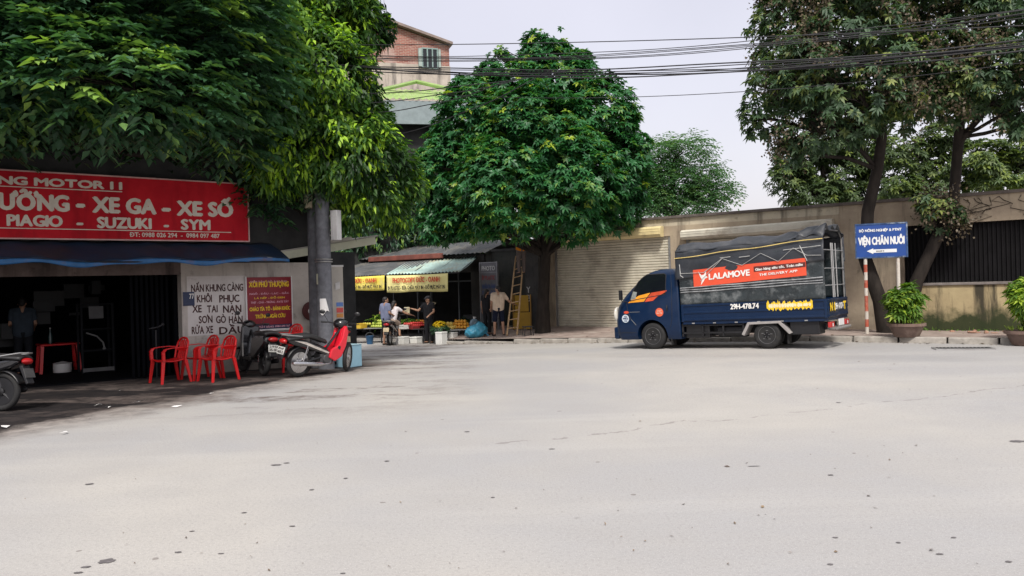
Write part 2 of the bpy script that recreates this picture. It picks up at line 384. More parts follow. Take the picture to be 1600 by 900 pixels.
M['paving'] = mat('paving', (0.30, 0.235, 0.205), 0.9, var=0.28, scale=3, bump=0.5, dirt=(0.42, 0.37, 0.32), dirt_amt=0.7, dirt_scale=1.3)
M['kerb'] = mat('kerb', (0.36, 0.335, 0.30), 0.9, var=0.2, scale=6, bump=0.4, dirt=(0.16, 0.14, 0.12), dirt_amt=0.7, dirt_scale=2.2)
s = MB()
us = list(np.arange(-12.4, 30.01, 0.8))
for i, u in enumerate(us):
    for v in (0.19, 1.1, 2.0, 3.05):
        p = W(u, v); s.v.append((p.x, p.y, walk_z(u, v) + 0.012 * float(wob(np.array([u, v, 0.0]), 1.3))))
for i in range(len(us) - 1):
    for j in range(3): a = i * 4 + j; s.f.append((a, a + 4, a + 5, a + 1))
tag(s.build('sidewalk', M['paving'], smooth=True), kind='structure')
k = MB(); random.seed(3)
u = -12.4
while u < 30:
    ln = 0.98; z = walk_z(u + .5, 0) + random.uniform(-.012, .012)
    if u < -10.2: z -= random.uniform(0.0, 0.06)
    a = W(u + ln / 2, 0.09)
    T = Matrix.Translation((a.x, a.y, z - 0.14)) @ Matrix.Rotation(WALL_ROT + random.uniform(-.012, .012), 4, 'Z')
    k.box(0, 0, 0, ln - .02, 0.19, 0.28, T); u += 1.0
tag(k.build('kerb', M['kerb'], bevel=0.025), kind='structure')

# drain grate let into the gutter on the right
p = at(1505, 549, 16.6); p.z = ground_z(p.x, p.y)
d = thing('drain_grate', 'rusty iron drain grate set in the road by the kerb', 'drain', (p.x, p.y, p.z + 0.012), WALL_ROT + 0.35)
fr = MB()
for sy in (-1, 1): fr.box(0, sy * .2, 0, 1.1, .05, .03)
for sx in (-1, 1): fr.box(sx * .53, 0, 0, .05, .35, .03)
fr.build('frame', M['steel'], d)
br = MB()
for i in range(14): br.box(-.46 + i * .071, 0, 0, .03, .35, .024)
br.build('bars', M['dark_metal'], d)

# ================================================================== RIGHT-HAND WALL WITH SHUTTERS
def plaster(name, c1, c2, moss, moss_amt, base_moss=0.0, streak=0.5, streak_col=(0.07, 0.055, 0.045), fmin=0.52, fmax=0.72):
    m = bpy.data.materials.new(name); m.use_nodes = True; t = m.node_tree; b = t.nodes['Principled BSDF']; L = t.links.new; nd = t.nodes.new
    c = nd('ShaderNodeTexCoord')
    def noise(scale, st=(1, 1, 1), det=7, rough=0.65):
        mp = nd('ShaderNodeMapping'); mp.inputs['Scale'].default_value = st; L(c.outputs['Object'], mp.inputs[0])
        n = nd('ShaderNodeTexNoise'); n.inputs['Scale'].default_value = scale; n.inputs['Detail'].default_value = det; n.inputs['Roughness'].default_value = rough; L(mp.outputs[0], n.inputs['Vector']); return n.outputs['Fac']
    def rng(v, a, b_, lo=0.0, hi=1.0):
        r = nd('ShaderNodeMapRange'); r.inputs['From Min'].default_value = a; r.inputs['From Max'].default_value = b_; r.inputs['To Min'].default_value = lo; r.inputs['To Max'].default_value = hi; L(v, r.inputs['Value']); return r.outputs[0]
    def mix(f, a, b_):
        q = nd('ShaderNodeMixRGB'); L(f, q.inputs[0])
        for i, x in enumerate((a, b_)):
            if isinstance(x, tuple): q.inputs[i + 1].default_value = (*x, 1)
            else: L(x, q.inputs[i + 1])
        return q.outputs[0]
    col = mix(rng(noise(1.4), 0.35, 0.65), c1, c2)
    st = noise(2.2, (1.3, 1.3, 0.16))
    col = mix(rng(st, fmin, fmax, 0, streak), col, streak_col)
    col = mix(rng(noise(5), 0.58, 0.75, 0, moss_amt), col, moss)
    if base_moss:
        sp = nd('ShaderNodeSeparateXYZ'); L(c.outputs['Object'], sp.inputs[0])
        n = noise(2.5); q = nd('ShaderNodeMath'); q.operation = 'MULTIPLY_ADD'; L(n, q.inputs[0]); q.inputs[1].default_value = -1.1; L(sp.outputs[2], q.inputs[2])
        col = mix(rng(q.outputs[0], -0.12, 0.22, base_moss, 0), col, moss)
    L(col, b.inputs['Base Color']); b.inputs['Roughness'].default_value = 0.92; b.inputs['Specular IOR Level'].default_value = 0.2
    bp = nd('ShaderNodeBump'); bp.inputs['Strength'].default_value = 0.4; bp.inputs['Distance'].default_value = 0.015; L(noise(9), bp.inputs['Height']); L(bp.outputs[0], b.inputs['Normal'])
    return m
M['wall_plaster'] = plaster('wall_plaster', (0.31, 0.25, 0.19), (0.45, 0.375, 0.275), (0.06, 0.06, 0.038), 0.6, 0.0, 0.75)
M['parapet_plaster'] = plaster('parapet_plaster', (0.46, 0.41, 0.32), (0.60, 0.53, 0.40), (0.07, 0.06, 0.045), 0.7, 0, 0.85)
M['low_wall_plaster'] = plaster('low_wall_plaster', (0.34, 0.27, 0.16), (0.44, 0.36, 0.21), (0.030, 0.04, 0.018), 0.35, 0.97, 0.95, (0.04, 0.036, 0.028), 0.46, 0.6)
M['shutter'] = mat('shutter', (0.66, 0.62, 0.51), 0.5, var=0.08, dirt=(0.25, 0.21, 0.16), dirt_amt=0.5, dirt_scale=1.5)
M['shutter_box'] = mat('shutter_box', (0.76, 0.64, 0.35), 0.55, var=0.1, dirt=(0.35, 0.28, 0.18), dirt_amt=0.6, dirt_scale=1.5)
M['shutter_box_pale'] = mat('shutter_box_pale', (0.62, 0.59, 0.50), 0.55, var=0.1, dirt=(0.3, 0.24, 0.18), dirt_amt=0.75, dirt_scale=1.8)
M['dark_sheet'] = mat('dark_sheet', (0.006, 0.0055, 0.0065), 0.75, var=0.35, spec=0.2)
wr = thing('boundary_wall', 'long stained beige boundary wall with two shutters behind the blue truck', 'wall', W(0, 3), WALL_ROT)
w = MB()      # local x along, y into, z up
for u0, u1, z0, z1 in ((-10.6, -9.75, 0, 3.33), (-5.42, -4.9, 0, 3.33), (-0.38, 1.22, 0, 2.9)): w.span(u0, u1, 0, .3, z0 - .3 if z0 == 0 else z0, z1)
w.span(-9.75, -5.42, 0, .3, 3.02, 3.33); w.span(-4.9, -.38, 0, .3, 3.02, 3.33)
w.build('wall', M['wall_plaster'], wr)
w = MB(); w.span(-10.6, -.38, .02, .28, 3.33, 3.56); w.build('parapet', M['parapet_plaster'], wr)
w = MB(); w.span(-.38, 16, .004, .296, 2.9, 3.56); w.build('lintel_wall', M['wall_plaster'], wr)
w = MB(); w.span(-10.7, 16.1, -.07, .37, 3.56, 3.64); w.build('coping', mat('coping', (0.12, 0.10, 0.09), 0.9, var=0.4, scale=3), wr, bevel=.01)
w = MB(); w.span(1.22, 16, .0, .3, -.3, 1.32); w.build('low_wall', M['low_wall_plaster'], wr)
w = MB(); w.span(1.2, 16, -.05, .32, 1.32, 1.39); w.build('ledge', mat('ledge', (0.17, 0.15, 0.14), 0.9, var=0.3), wr, bevel=.012)
def rib(a, n=60):                     # shutter slat profile
    return 0.02 * abs(math.sin(a * n * math.pi))
for nm, u0, u1, zt in (('a', -9.75, -5.42, 3.02), ('b', -4.9, -.38, 3.02)):
    q = MB(); ns = 34
    prof = []
    for i in range(ns):
        z = .1 + (zt - .1) * i / ns; h = (zt - .1) / ns
        prof += [(z, .115), (z + h * .15, .075), (z + h * .75, .07), (z + h * .92, .115)]
    prof.append((zt, .11))
    q.v = [(u, y, z) for z, y in prof for u in (u0, u1)]
    q.f = [(2 * i, 2 * i + 1, 2 * i + 3, 2 * i + 2) for i in range(len(prof) - 1)]
    q.build('roller_shutter', M['shutter'], wr)
    q = MB()
    for u_ in (u0 + .04, u1 - .04): q.span(u_ - .04, u_ + .04, .03, .13, .02, zt)
    q.span(u0 + .08, u1 - .08, .05, .12, .02, .13)
    q.build('guide_rail', M['steel'], wr)
def housing(u0, u1, z0, z1, m, tilt=0.0):
    q = MB(); cz = (z0 + z1) / 2; hh = (z1 - z0) / 2
    pts = [(-.02, -hh), (-.24, -hh), (-.30, -hh * .6), (-.31, -hh * .1), (-.31, hh * .35), (-.27, hh * .75), (-.19, hh), (-.02, hh)]
    pr = []
    T = Matrix.Translation((0, 0, cz)) @ Matrix.Rotation(tilt, 4, 'Y')
    v = [(u, y, z) for u in (u0, u1) for y, z in pts]; k_ = len(pts)
    q.add(v, [tuple(range(k_)), tuple(range(2 * k_ - 1, k_ - 1, -1))] + [(i, (i + 1) % k_, (i + 1) % k_ + k_, i + k_) for i in range(k_)], T)
    for zz in (-hh * .45, hh * .1, hh * .55): q.box((u0 + u1) / 2, -.313, zz, u1 - u0, .012, .018, T)
    return q.build('shutter_housing', m, wr, bevel=.008)
housing(-9.55, -5.62, 3.0, 3.34, M['shutter_box'])
housing(-4.95, -.50, 2.93, 3.22, M['shutter_box_pale'], -0.012)
q = MB()                             # dark ribbed sheeting that closes the wide opening on the right
n = 150
q.v = []
for i in range(n * 4):
    u = 1.22 + (16 - 1.22) * i / (n * 4); y = (.14, .14, .10, .10)[i % 4]
    q.v += [(u, y, 1.39), (u, y, 2.9)]
q.f = [(2 * i, 2 * i + 2, 2 * i + 3, 2 * i + 1) for i in range(n * 4 - 1)]
q.build('ribbed_panel', M['dark_sheet'], wr)
# dead weed roots hung over the wall
q = MB(); random.seed(5)
for i in range(7):
    u0 = random.uniform(2.6, 3.9); zz = 3.5
    pts = [(u0 + random.uniform(-.1, .1) * j * 1.6, -.02, zz - .1 * j - (.02 * j * j if i % 2 else 0)) for j in range(5)]
    q.tube(pts, .008, 4)
q.build('dry_vine', M['bark'], wr)

# ================================================================== SHADED YARD WALL LEFT OF THE SHUTTERS
M['shaded_wall'] = plaster('shaded_wall', (0.045, 0.05, 0.048), (0.075, 0.075, 0.068), (0.02, 0.03, 0.02), 0.6, 0.4, 0.8, (0.015, 0.015, 0.015))  # deep tree shade is put into this dark wall colour
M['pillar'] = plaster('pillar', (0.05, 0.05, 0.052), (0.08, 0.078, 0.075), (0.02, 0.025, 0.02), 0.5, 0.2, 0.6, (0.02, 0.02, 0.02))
yw = thing('yard_wall', 'yard wall coloured dark for deep shade behind the bamboo ladder', 'wall', W(-11.5, 3), WALL_ROT)
q = MB(); q.span(-1.25, .9, .02, .25, -.4, 2.85); q.build('wall', M['shaded_wall'], yw)
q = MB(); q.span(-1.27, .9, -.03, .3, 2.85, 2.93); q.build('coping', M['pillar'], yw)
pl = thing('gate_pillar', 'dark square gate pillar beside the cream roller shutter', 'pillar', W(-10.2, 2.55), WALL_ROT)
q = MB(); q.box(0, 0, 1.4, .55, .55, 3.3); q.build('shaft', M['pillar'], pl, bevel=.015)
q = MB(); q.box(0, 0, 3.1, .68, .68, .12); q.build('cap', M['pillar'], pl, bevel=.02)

# ================================================================== FRUIT AND PHOTOCOPY SHOPS
M['shop_wall'] = plaster('shop_wall', (0.05, 0.052, 0.055), (0.085, 0.082, 0.08), (0.03, 0.03, 0.03), 0.4, 0, 0.5)
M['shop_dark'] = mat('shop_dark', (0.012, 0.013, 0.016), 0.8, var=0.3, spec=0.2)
M['tin_blue'] = mat('tin_blue', (0.42, 0.57, 0.53), 0.5, 0.1, var=0.25, scale=1.6, dirt=(0.50, 0.44, 0.28), dirt_amt=0.8, dirt_scale=1.2)
M['tin_grey'] = mat('tin_grey', (0.085, 0.09, 0.095), 0.6, 0.1, var=0.3, scale=2, dirt=(0.22, 0.2, 0.16), dirt_amt=0.7, dirt_scale=1.6)
M['tile'] = mat('tile', (0.18, 0.055, 0.04), 0.8, var=0.3)
GZ = -0.16
sh = thing('shop_row', 'low dark shop building behind the two yellow banners', 'shop', W(-16, 3, GZ), WALL_ROT)
q = MB()       # local x -4.6..3.4
q.span(-7, -6.6, 0, .2, 0, 2.7); q.span(-3.35, -3.1, 0, .2, 0, 2.7); q.span(2.55, 3.2, 0, .2, 0, 2.7); q.span(-7, 3.2, 0, .2, 2.3, 2.95)
q.build('wall', M['shop_wall'], sh)
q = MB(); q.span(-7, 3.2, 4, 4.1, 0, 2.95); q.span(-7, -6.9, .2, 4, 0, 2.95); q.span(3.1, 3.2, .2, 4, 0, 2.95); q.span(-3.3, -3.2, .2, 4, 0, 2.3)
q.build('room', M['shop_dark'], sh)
q = MB(); q.sheet(lambda a, b: (-7.2 + 10.7 * a, -.35 + 4.8 * b, 2.98 + 1.1 * math.sin(b * math.pi)**1 * .5 + .025 * math.sin(a * 300)), 120, 8)
q.build('roof', M['tin_grey'], sh, solid=.01)
q = MB(); q.span(-2.4, 1.5, -.42, -.3, 2.86, 3.05); q.build('ridge_tile', M['tile'], sh, bevel=.02)
q = MB()       # sliding glass front with frames, deeper than the counter
for x in (-6.1, -5.0, -4.1, -2.9, -1.5, -.2, .5, 1.9): q.span(x - .025, x + .025, .05, .12, 0, 2.3)
for x0, x1 in ((-6.6, -3.35), (-3.1, 2.55)): q.span(x0, x1, .055, .115, 1.95, 2.0)
q.build('door_frame', mat('door_frame', (0.09, 0.10, 0.11), 0.5, 0.5), sh)
q = MB()       # goods and copier shapes inside
random.seed(11)
for i in range(26):
    x = random.uniform(-6.4, 2.4); q.box(x, random.uniform(1.2, 3.6), random.uniform(.2, 1.7), random.uniform(.2, .7), .3, random.uniform(.1, .5))
q.build('shelf_goods', mat('shelf_goods', (0.03, 0.035, 0.042), 0.6, var=0.6, scale=1.5), sh)['kind'] = 'stuff'
def awning(name, label, u0, u1, v0, v1, z0, z1, m, skew=0.0, ribs=22):
    a = thing(name, label, 'awning', W((u0 + u1) / 2, v1, 0), WALL_ROT); L_ = u1 - u0; dep = v1 - v0
    q = MB(); nn = ribs * 4
    q.sheet(lambda s_, b: (-L_ / 2 + L_ * s_ + skew * b, -dep * (1 - b), z0 + (z1 - z0) * b + .026 * math.sin(s_ * ribs * 2 * math.pi) - .03 * math.sin(math.pi * b) + .012 * math.sin(s_ * 9 + b * 5)), nn, 6)
    q.build('corrugated_sheet', m, a, solid=.006, smooth=True)
    q = MB()
    for s_ in (0.02, .34, .67, .98): q.tube([(-L_ / 2 + L_ * s_, -dep, z0 - .04), (-L_ / 2 + L_ * s_ + skew, 0, z1 - .05)], .02, 6)
    q.tube([(-L_ / 2, -dep + .02, z0 - .04), (L_ / 2, -dep + .02, z0 - .04)], .02, 6)
    q.build('support_frame', M['dark_metal'], a)
    return a
awning('tin_awning', 'sloping blue green corrugated awning above the right yellow banner', -15.4, -11.95, .55, 2.95, 2.12, 2.70, M['tin_blue'], -1.1)
awning('tin_awning', 'dark grey corrugated awning above the left yellow banner', -20.2, -15.42, .55, 2.95, 2.10, 2.72, M['tin_grey'], .55, 34)
M['banner_yellow'] = mat('banner_yellow', (0.85, 0.70, 0.10), 0.6, var=0.1, scale=1.2, dirt=(0.55, 0.5, 0.28), dirt_amt=0.6, dirt_scale=1.5)
M['banner_yellow_pale'] = mat('banner_yellow_pale', (0.85, 0.77, 0.32), 0.6, var=0.1, scale=1.2)
def banner(label, u0, u1, z0, z1, m, v=.5):
    L_ = u1 - u0; b = thing('shop_banner', label, 'banner', W((u0 + u1) / 2, v, 0), WALL_ROT)
    def surf(a, c): return (-L_ / 2 + L_ * a, .03 * math.sin(a * 17) * (1 - c) + .015 * math.sin(a * 41), z0 + (z1 - z0) * c - .02 * math.sin(math.pi * a) * c - .015 * math.sin(a * 9) * (1 - c))
    q = MB(); q.sheet(surf, 40, 6); q.build('cloth', m, b, solid=.004, smooth=True)
    h = z1 - z0
    for key, st, x0, x1, zz, cap, bo in (('red_letter', 'PHOTOCOPY ĐỨC - OANH', -.38, .38, .56, .27, .06), ('black_letter', 'IN PLASTIC - SỬA CHỮA MÁY IN - ĐỔ MỰC MÁY IN', -.46, .46, .16, .20, .05)):
        t_ = MB(); text(t_, st, x0 * L_, x1 * L_, z0 + zz * h, cap * h, -.05, bo); t_.build('lettering', M[key], b)
    return b
banner('yellow cloth banner with red photocopy lettering under the blue green awning', -15.32, -12.42, 1.47, 2.08, M['banner_yellow_pale'])
banner('deeper yellow banner with red photocopy lettering under the dark grey awning', -18.6, -15.42, 1.56, 2.09, M['banner_yellow'])

# tall framed shop board right of the stalls
bd = thing('shop_board', 'tall framed grey notice board with blue and red lines beside the fruit stall', 'sign board', W(-12.0, 2.2, -.1), WALL_ROT)
q = MB(); q.span(-.36, .36, 0, .04, .45, 2.5); q.build('panel', mat('board_grey', (0.15, 0.15, 0.17), 0.6, var=0.15), bd)
q = MB()
for x in (-.38, .38): q.span(x - .025, x + .025, -.02, .06, 0, 2.56)
for z in (.45, .98, 2.18, 2.53): q.span(-.355, .355, -.015, .05, z - .02, z + .02)
q.build('frame', mat('board_frame', (0.24, 0.24, 0.26), 0.5, 0.3), bd)
for key, col, rows in (('blue_text', (0.05, 0.09, 0.25), (('NHẬN IN ẢNH', 1.62, .15), ('SCAN - FAX', 1.42, .13))), ('red_text', (0.28, 0.06, 0.07), (('ÉP PLASTIC', 1.93, .14), ('ĐÓNG SÁCH', 1.14, .16))), ('white_text', (0.5, 0.5, 0.5), (('PHOTO', 2.26, .15),))):
    t_ = MB()
    for st, z, c in rows: text(t_, st, -.29, .29, z, c, -.006, .06)
    t_.build('lettering', mat(key, col, 0.6, var=0.2), bd)

# ================================================================== LEFT REPAIR SHOP
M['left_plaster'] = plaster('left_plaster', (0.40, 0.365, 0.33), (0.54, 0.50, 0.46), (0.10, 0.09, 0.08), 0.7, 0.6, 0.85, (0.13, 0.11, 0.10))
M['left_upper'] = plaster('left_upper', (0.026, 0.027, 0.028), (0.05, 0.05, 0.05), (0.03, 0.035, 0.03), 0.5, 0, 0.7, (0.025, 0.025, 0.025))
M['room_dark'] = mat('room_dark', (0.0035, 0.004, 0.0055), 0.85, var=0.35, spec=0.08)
M['awning_blue'] = mat('awning_blue', (0.006, 0.020, 0.050), 0.65, var=0.35, scale=2.5, dirt=(0.022, 0.022, 0.026), dirt_amt=0.85, dirt_scale=1.4)
M['lintel'] = plaster('lintel', (0.09, 0.07, 0.065), (0.2, 0.155, 0.14), (0.02, 0.018, 0.018), 0.8, 0, 0.8, (0.02, 0.015, 0.015))
rs = thing('repair_shop', 'dark open motorbike repair shop under the red sign', 'shop', F0, FAC_ROT)
q = MB(); q.span(-.72, 2.35, 0, .25, -.3, 2.25); q.span(2.35, 2.5, .05, .25, -.3, 2.0); q.build('wall', M['left_plaster'], rs)
q = MB(); q.span(-6.5, -.72, .0, .25, 2.02, 2.5); q.build('lintel', M['lintel'], rs)
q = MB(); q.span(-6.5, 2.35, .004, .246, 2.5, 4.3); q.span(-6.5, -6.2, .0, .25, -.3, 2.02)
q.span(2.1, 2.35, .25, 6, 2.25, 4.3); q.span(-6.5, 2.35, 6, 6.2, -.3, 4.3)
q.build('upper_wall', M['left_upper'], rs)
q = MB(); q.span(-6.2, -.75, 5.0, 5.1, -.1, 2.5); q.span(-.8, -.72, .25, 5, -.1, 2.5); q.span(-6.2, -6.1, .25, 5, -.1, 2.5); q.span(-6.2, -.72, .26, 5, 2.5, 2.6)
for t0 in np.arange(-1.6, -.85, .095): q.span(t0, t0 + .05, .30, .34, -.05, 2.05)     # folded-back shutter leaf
q.span(-6.1, -.8, .3, 5.0, -.05, .02); q.build('interior', M['room_dark'], rs)  # near-black floor slab added so its colour deepens the shade inside
q = MB(); q.span(-6.7, 2.5, -.1, 6.3, 4.3, 4.4); q.build('roof', M['left_upper'], rs)
q = MB()       # wall-hung tools and tyres at the back of the shop
random.seed(2)
for i in range(16):
    x = random.uniform(-5.8, -1.4); z = random.uniform(.5, 1.9)
    q.box(x, random.uniform(3.2, 4.8), z, random.uniform(.15, .6), .2, random.uniform(.05, .35))
for x in (-4.6, -4.1, -3.6):
    T = Matrix.Translation((x, 4.7, 1.55)) @ Matrix.Rotation(R(90), 4, 'X'); q.tube([(.27 * math.cos(a), .27 * math.sin(a), 0) for a in np.linspace(0, 2 * math.pi, 20, endpoint=False)], .05, 6, T, closed=True)
q.build('tool_clutter', mat('tool_clutter', (0.008, 0.009, 0.011), 0.6, var=0.6, scale=2), rs)['kind'] = 'stuff'
# sagging tarpaulin awning
aw = thing('blue_awning', 'long faded blue awning sagging over the repair shop front', 'awning', F0, FAC_ROT)
def aws(a, b):
    t = -6.3 + 7.45 * a; d = -.95 * (1 - b)
    return (t, d - .02 + .05 * math.sin(t * 2.3) * (1 - b), 2.30 + .36 * b + .03 * math.sin(t * 3.1) * (1 - b) + .015 * math.sin(t * 11 + 4 * b) - .04 * (1 - abs(2 * a - 1)) * (1 - b))
q = MB(); q.sheet(aws, 90, 8); q.build('tarpaulin', M['awning_blue'], aw, solid=.008, smooth=True)
q = MB(); q.sheet(lambda a, b: (-6.3 + 7.45 * a, -.975 + .05 * math.sin((-6.3 + 7.45 * a) * 2.3), 2.30 - .04 * (1 - abs(2 * a - 1)) + .03 * math.sin((-6.3 + 7.45 * a) * 3.1) - .075 * b - .02 * math.sin(a * 43) * b), 120, 3)
q.build('valance', mat('valance_blue', (0.012, 0.10, 0.26), 0.6, var=0.4, scale=3, dirt=(0.10, 0.05, 0.05), dirt_amt=0.85, dirt_scale=3), aw, solid=.005, smooth=True)
q = MB()
for t in (-6.2, -3.8, -1.4, 1.0): q.tube([(t, 0, 2.58), (t, -.93, 2.24)], .018, 6)
q.tube([(-6.3, -.93, 2.24), (1.15, -.93, 2.24)], .016, 6); q.build('awning_frame', M['dark_metal'], aw)

# red shop sign
sg = thing('shop_sign', 'long weathered red shop sign with cream motorbike lettering above the blue awning', 'sign', F0, FAC_ROT)
M['sign_red'] = plaster('sign_red', (0.40, 0.010, 0.020), (0.52, 0.016, 0.026), (0.26, 0.02, 0.022), 0.55, 0, 0.6, (0.17, 0.006, 0.012))
q = MB(); q.span(-4.9, .61, -.16, -.08, 2.70, 3.87); q.build('panel', M['sign_red'], sg)
q = MB(); q.span(-4.92, .63, -.18, -.06, 2.675, 2.7); q.span(-4.92, .63, -.18, -.06, 3.87, 3.895); q.span(.61, .635, -.18, -.06, 2.7, 3.87); q.build('frame', mat('sign_frame', (0.5, 0.3, 0.28), 0.5, var=0.3), sg)
q = MB()
for t in (-4.2, -2, .2): q.tube([(t, -.1, 2.75), (t, .02, 2.75)], .02, 6); q.tube([(t, -.1, 3.8), (t, .02, 3.8)], .02, 6)
q.build('bracket', M['dark_metal'], sg)
t_ = MB()
def sgn(s_, ax, ay, bx, by, cap_px, bold):
    a = fac_tz(ax, ay, -.165); b = fac_tz(bx, by, -.165); D_ = (F0 + FD * (a[0] + b[0]) / 2).y
    text(t_, s_, a[0], b[0], (a[1] + b[1]) / 2, cap_px * D_ / FPX, -.164, bold)
sgn('NG MOTOR I I', -2, 287, 190, 296, 11.5, .10)
sgn('ƯỠNG', 0, 327, 107, 329, 24, .09); sgn('-', 121, 329, 131, 329, 24, .09); sgn('XE GA', 146, 331, 243, 334, 22.5, .09)
sgn('-', 255, 335, 265, 335, 23, .09); sgn('XE SỐ', 278, 336, 363, 338, 21, .09)
sgn('PIAGIO', 12, 352, 97, 354, 16.5, .08); sgn('-', 121, 355, 129, 355, 16, .08); sgn('SUZUKI', 153, 356, 236, 357, 16, .08); sgn('-', 257, 358, 263, 358, 15, .08); sgn('SYM', 284, 358, 328, 359, 15, .08)
sgn('ĐT: 0988 026 294  -  0984 097 487', 203, 370, 343, 371.5, 6.5, .05)
t_.span(-4.5, fac_tz(191, 299, -.165)[0], -.168, -.163, fac_tz(120, 296, -.165)[1] - .012, fac_tz(120, 296, -.165)[1] + .004)
t_.span(-4.5, fac_tz(361, 363, -.165)[0], -.168, -.163, fac_tz(200, 360, -.165)[1] - .008, fac_tz(200, 360, -.165)[1] + .008)
t_.build('lettering', M['cream_letter'], sg)
# hand-lettered patch painted on the wall: part of the shop
pt = MB(); a0, a1 = fac_tz(293, 480)[0], fac_tz(384, 480)[0]
pt.span(a0, a1, -.006, .002, .78, 1.98); ptm = plaster('whitewash', (0.55, 0.515, 0.50), (0.66, 0.63, 0.61), (0.3, 0.27, 0.25), 0.5, 0, 0.45, (0.3, 0.25, 0.23)); pto = pt.build('painted_panel', ptm, rs)
t_ = MB()
def wl(s_, x0, x1, yb, cap_px, bo=.05, sl=0.0):
    a = fac_tz(x0, yb, -.01); b = fac_tz(x1, yb, -.01); text(t_, s_, a[0], b[0], (a[1] + b[1]) / 2, cap_px * 16.4 / FPX, -.0075, bo, None, sl)
wl('NẮN KHUNG CÀNG', 299, 380, 455, 11); wl('KHÔI', 308, 331, 472, 11); wl('PHỤC', 343, 374, 472, 11.5); wl('XE', 301, 315, 488, 11); wl('TAI', 324, 340, 488, 11); wl('NẠN', 349, 377, 488, 11.5)
wl('SƠN', 311, 332, 504.5, 11); wl('GÒ', 338, 353, 504.5, 11); wl('HÀN', 358, 379, 504.5, 11); wl('RỬA XE', 300, 333, 521, 11); wl('DẦU', 343, 383, 521, 11)
t_.build('lettering', M['maroon_letter'], pto)
# blue house-number plate
hp = thing('number_plate_sign', 'small dark blue street number plate on the wall by the shop opening', 'sign', F0, FAC_ROT)
c0 = fac_tz(286, 478); c1 = fac_tz(303, 456); q = MB(); q.span(c0[0], c1[0], -.022, -.01, c0[1], c1[1]); q.build('plate', mat('plate_blue', (0.012, 0.025, 0.08), 0.5), hp)
t_ = MB(); text(t_, '77', c0[0] + .55 * (c1[0] - c0[0]), c1[0] - .01, c0[1] + .14, .1, -.024, .05); t_.build('lettering', M['white_letter'], hp)
# maroon food poster
ps = thing('food_poster', 'dark red poster with yellow lettering and blue footer strip on the white wall', 'poster', F0, FAC_ROT)
b0 = fac_tz(386, 515); b1 = fac_tz(453, 434); X0, X1, Z0, Z1 = b0[0], b1[0], b0[1] - .01, 1.94
q = MB(); q.span(X0, X1, -.05, -.03, Z0 + .09, Z1); q.build('panel', mat('poster_red', (0.22, 0.006, 0.016), 0.5, var=0.12), ps)
q = MB(); q.span(X0, X1, -.05, -.03, Z0, Z0 + .09); q.build('footer_strip', mat('poster_blue', (0.012, 0.016, 0.06), 0.5), ps)
q = MB(); q.span(X0 - .025, X0, -.055, -.01, Z0 - .04, Z1 + .02); q.span(X1, X1 + .025, -.055, -.01, Z0 - .04, Z1 + .02); q.span(X0, X1, -.055, -.01, Z0 - .045, Z0); q.build('frame', M['white_paint'], ps)
LW = X1 - X0
for key, rows in (('yellow_letter', (('XÔI PHÚ THƯỢNG', .05, .94, .80, .105, .09), ('LÁ NẾP - ĐỖ ĐEN', .16, .84, .565, .035, .05), ('CHÁO TÍA TÔ - BÁNH KHÚC', .05, .96, .335, .075, .08), ('TRỨNG NGẢI CỨU', .17, .84, .19, .075, .08))),
                  ('pink', (('ĐIỂM TÂM - ĐỒ ĂN SÁNG', .08, .9, .885, .035, .05), ('NGÔ - ĐẬU - LẠC - GẤC', .06, .94, .65, .035, .05), ('THỊT - CHẢ - TRỨNG - PATE TÂY', .08, .93, .48, .04, .05)))):
    t_ = MB()
    for s_, x0, x1, zz, c, bo in rows: text(t_, s_, X0 + x0 * LW, X0 + x1 * LW, Z0 + zz * (Z1 - Z0) * .985 + .03, c, -.053, bo)
    if key == 'pink': text(t_, 'NHẬN ĐẶT HÀNG: 0984 690 567', X0 + .06 * LW, X0 + .95 * LW, Z0 + .028, .04, -.053, .06); M['pink'] = mat('pink_letter', (0.62, 0.33, 0.40), 0.6)
    t_.build('lettering', M[key], ps)

# neighbouring cream canopy and red upper wall behind the poles
cp = thing('cream_canopy', 'tilted cream canopy fascia with a red wall behind the concrete poles', 'canopy', Fp(1.2, .35), FAC_ROT)
M['cream'] = mat('cream', (0.50, 0.51, 0.40), 0.6, var=0.15, dirt=(0.28, 0.27, 0.2), dirt_amt=0.5)
T = Matrix.Translation((0, 0, 2.28)) @ Matrix.Rotation(R(-9), 4, 'Y')
q = MB(); q.span(-.15, 2.5, -.45, -.40, 0, .17, T); q.build('fascia', M['cream'], cp, bevel=.008)
q = MB(); q.span(-.2, 2.6, -.42, 1.6, .17, .2, T); q.span(.9, 1.9, -.44, -.3, .2, .26, T); q.build('roof_sheet', mat('canopy_sheet', (0.35, 0.33, 0.3), 0.6, var=0.3), cp)
q = MB(); q.span(-.9, 1.9, 1.8, 2.0, 2.0, 3.5); q.build('back_wall', mat('red_wall', (0.11, 0.03, 0.02), 0.8, var=0.3), cp)
q = MB(); q.span(1.15, 3.2, 2.0, 2.2, -.3, 2.6); q.span(1.15, 1.3, .2, 2.0, -.3, 2.3); q.build('lower_wall', M['left_upper'], cp)
pr = at(525, 505, 18.2)
gp = thing('white_pier', 'white gate pier with small stickers just right of the concrete poles', 'pillar', (pr.x, pr.y, 0), FAC_ROT - .3)
q = MB(); q.box(0, 0, 1.0, .32, .3, 2.3); q.build('shaft', mat('pier_white', (0.52, 0.49, 0.44), 0.85, var=0.12, dirt=(0.3, 0.27, 0.24), dirt_amt=0.5), gp, bevel=.01)
q = MB(); q.box(0, 0, 2.165, .35, .33, .04); q.build('cap', M['white_paint'], gp, bevel=.005)
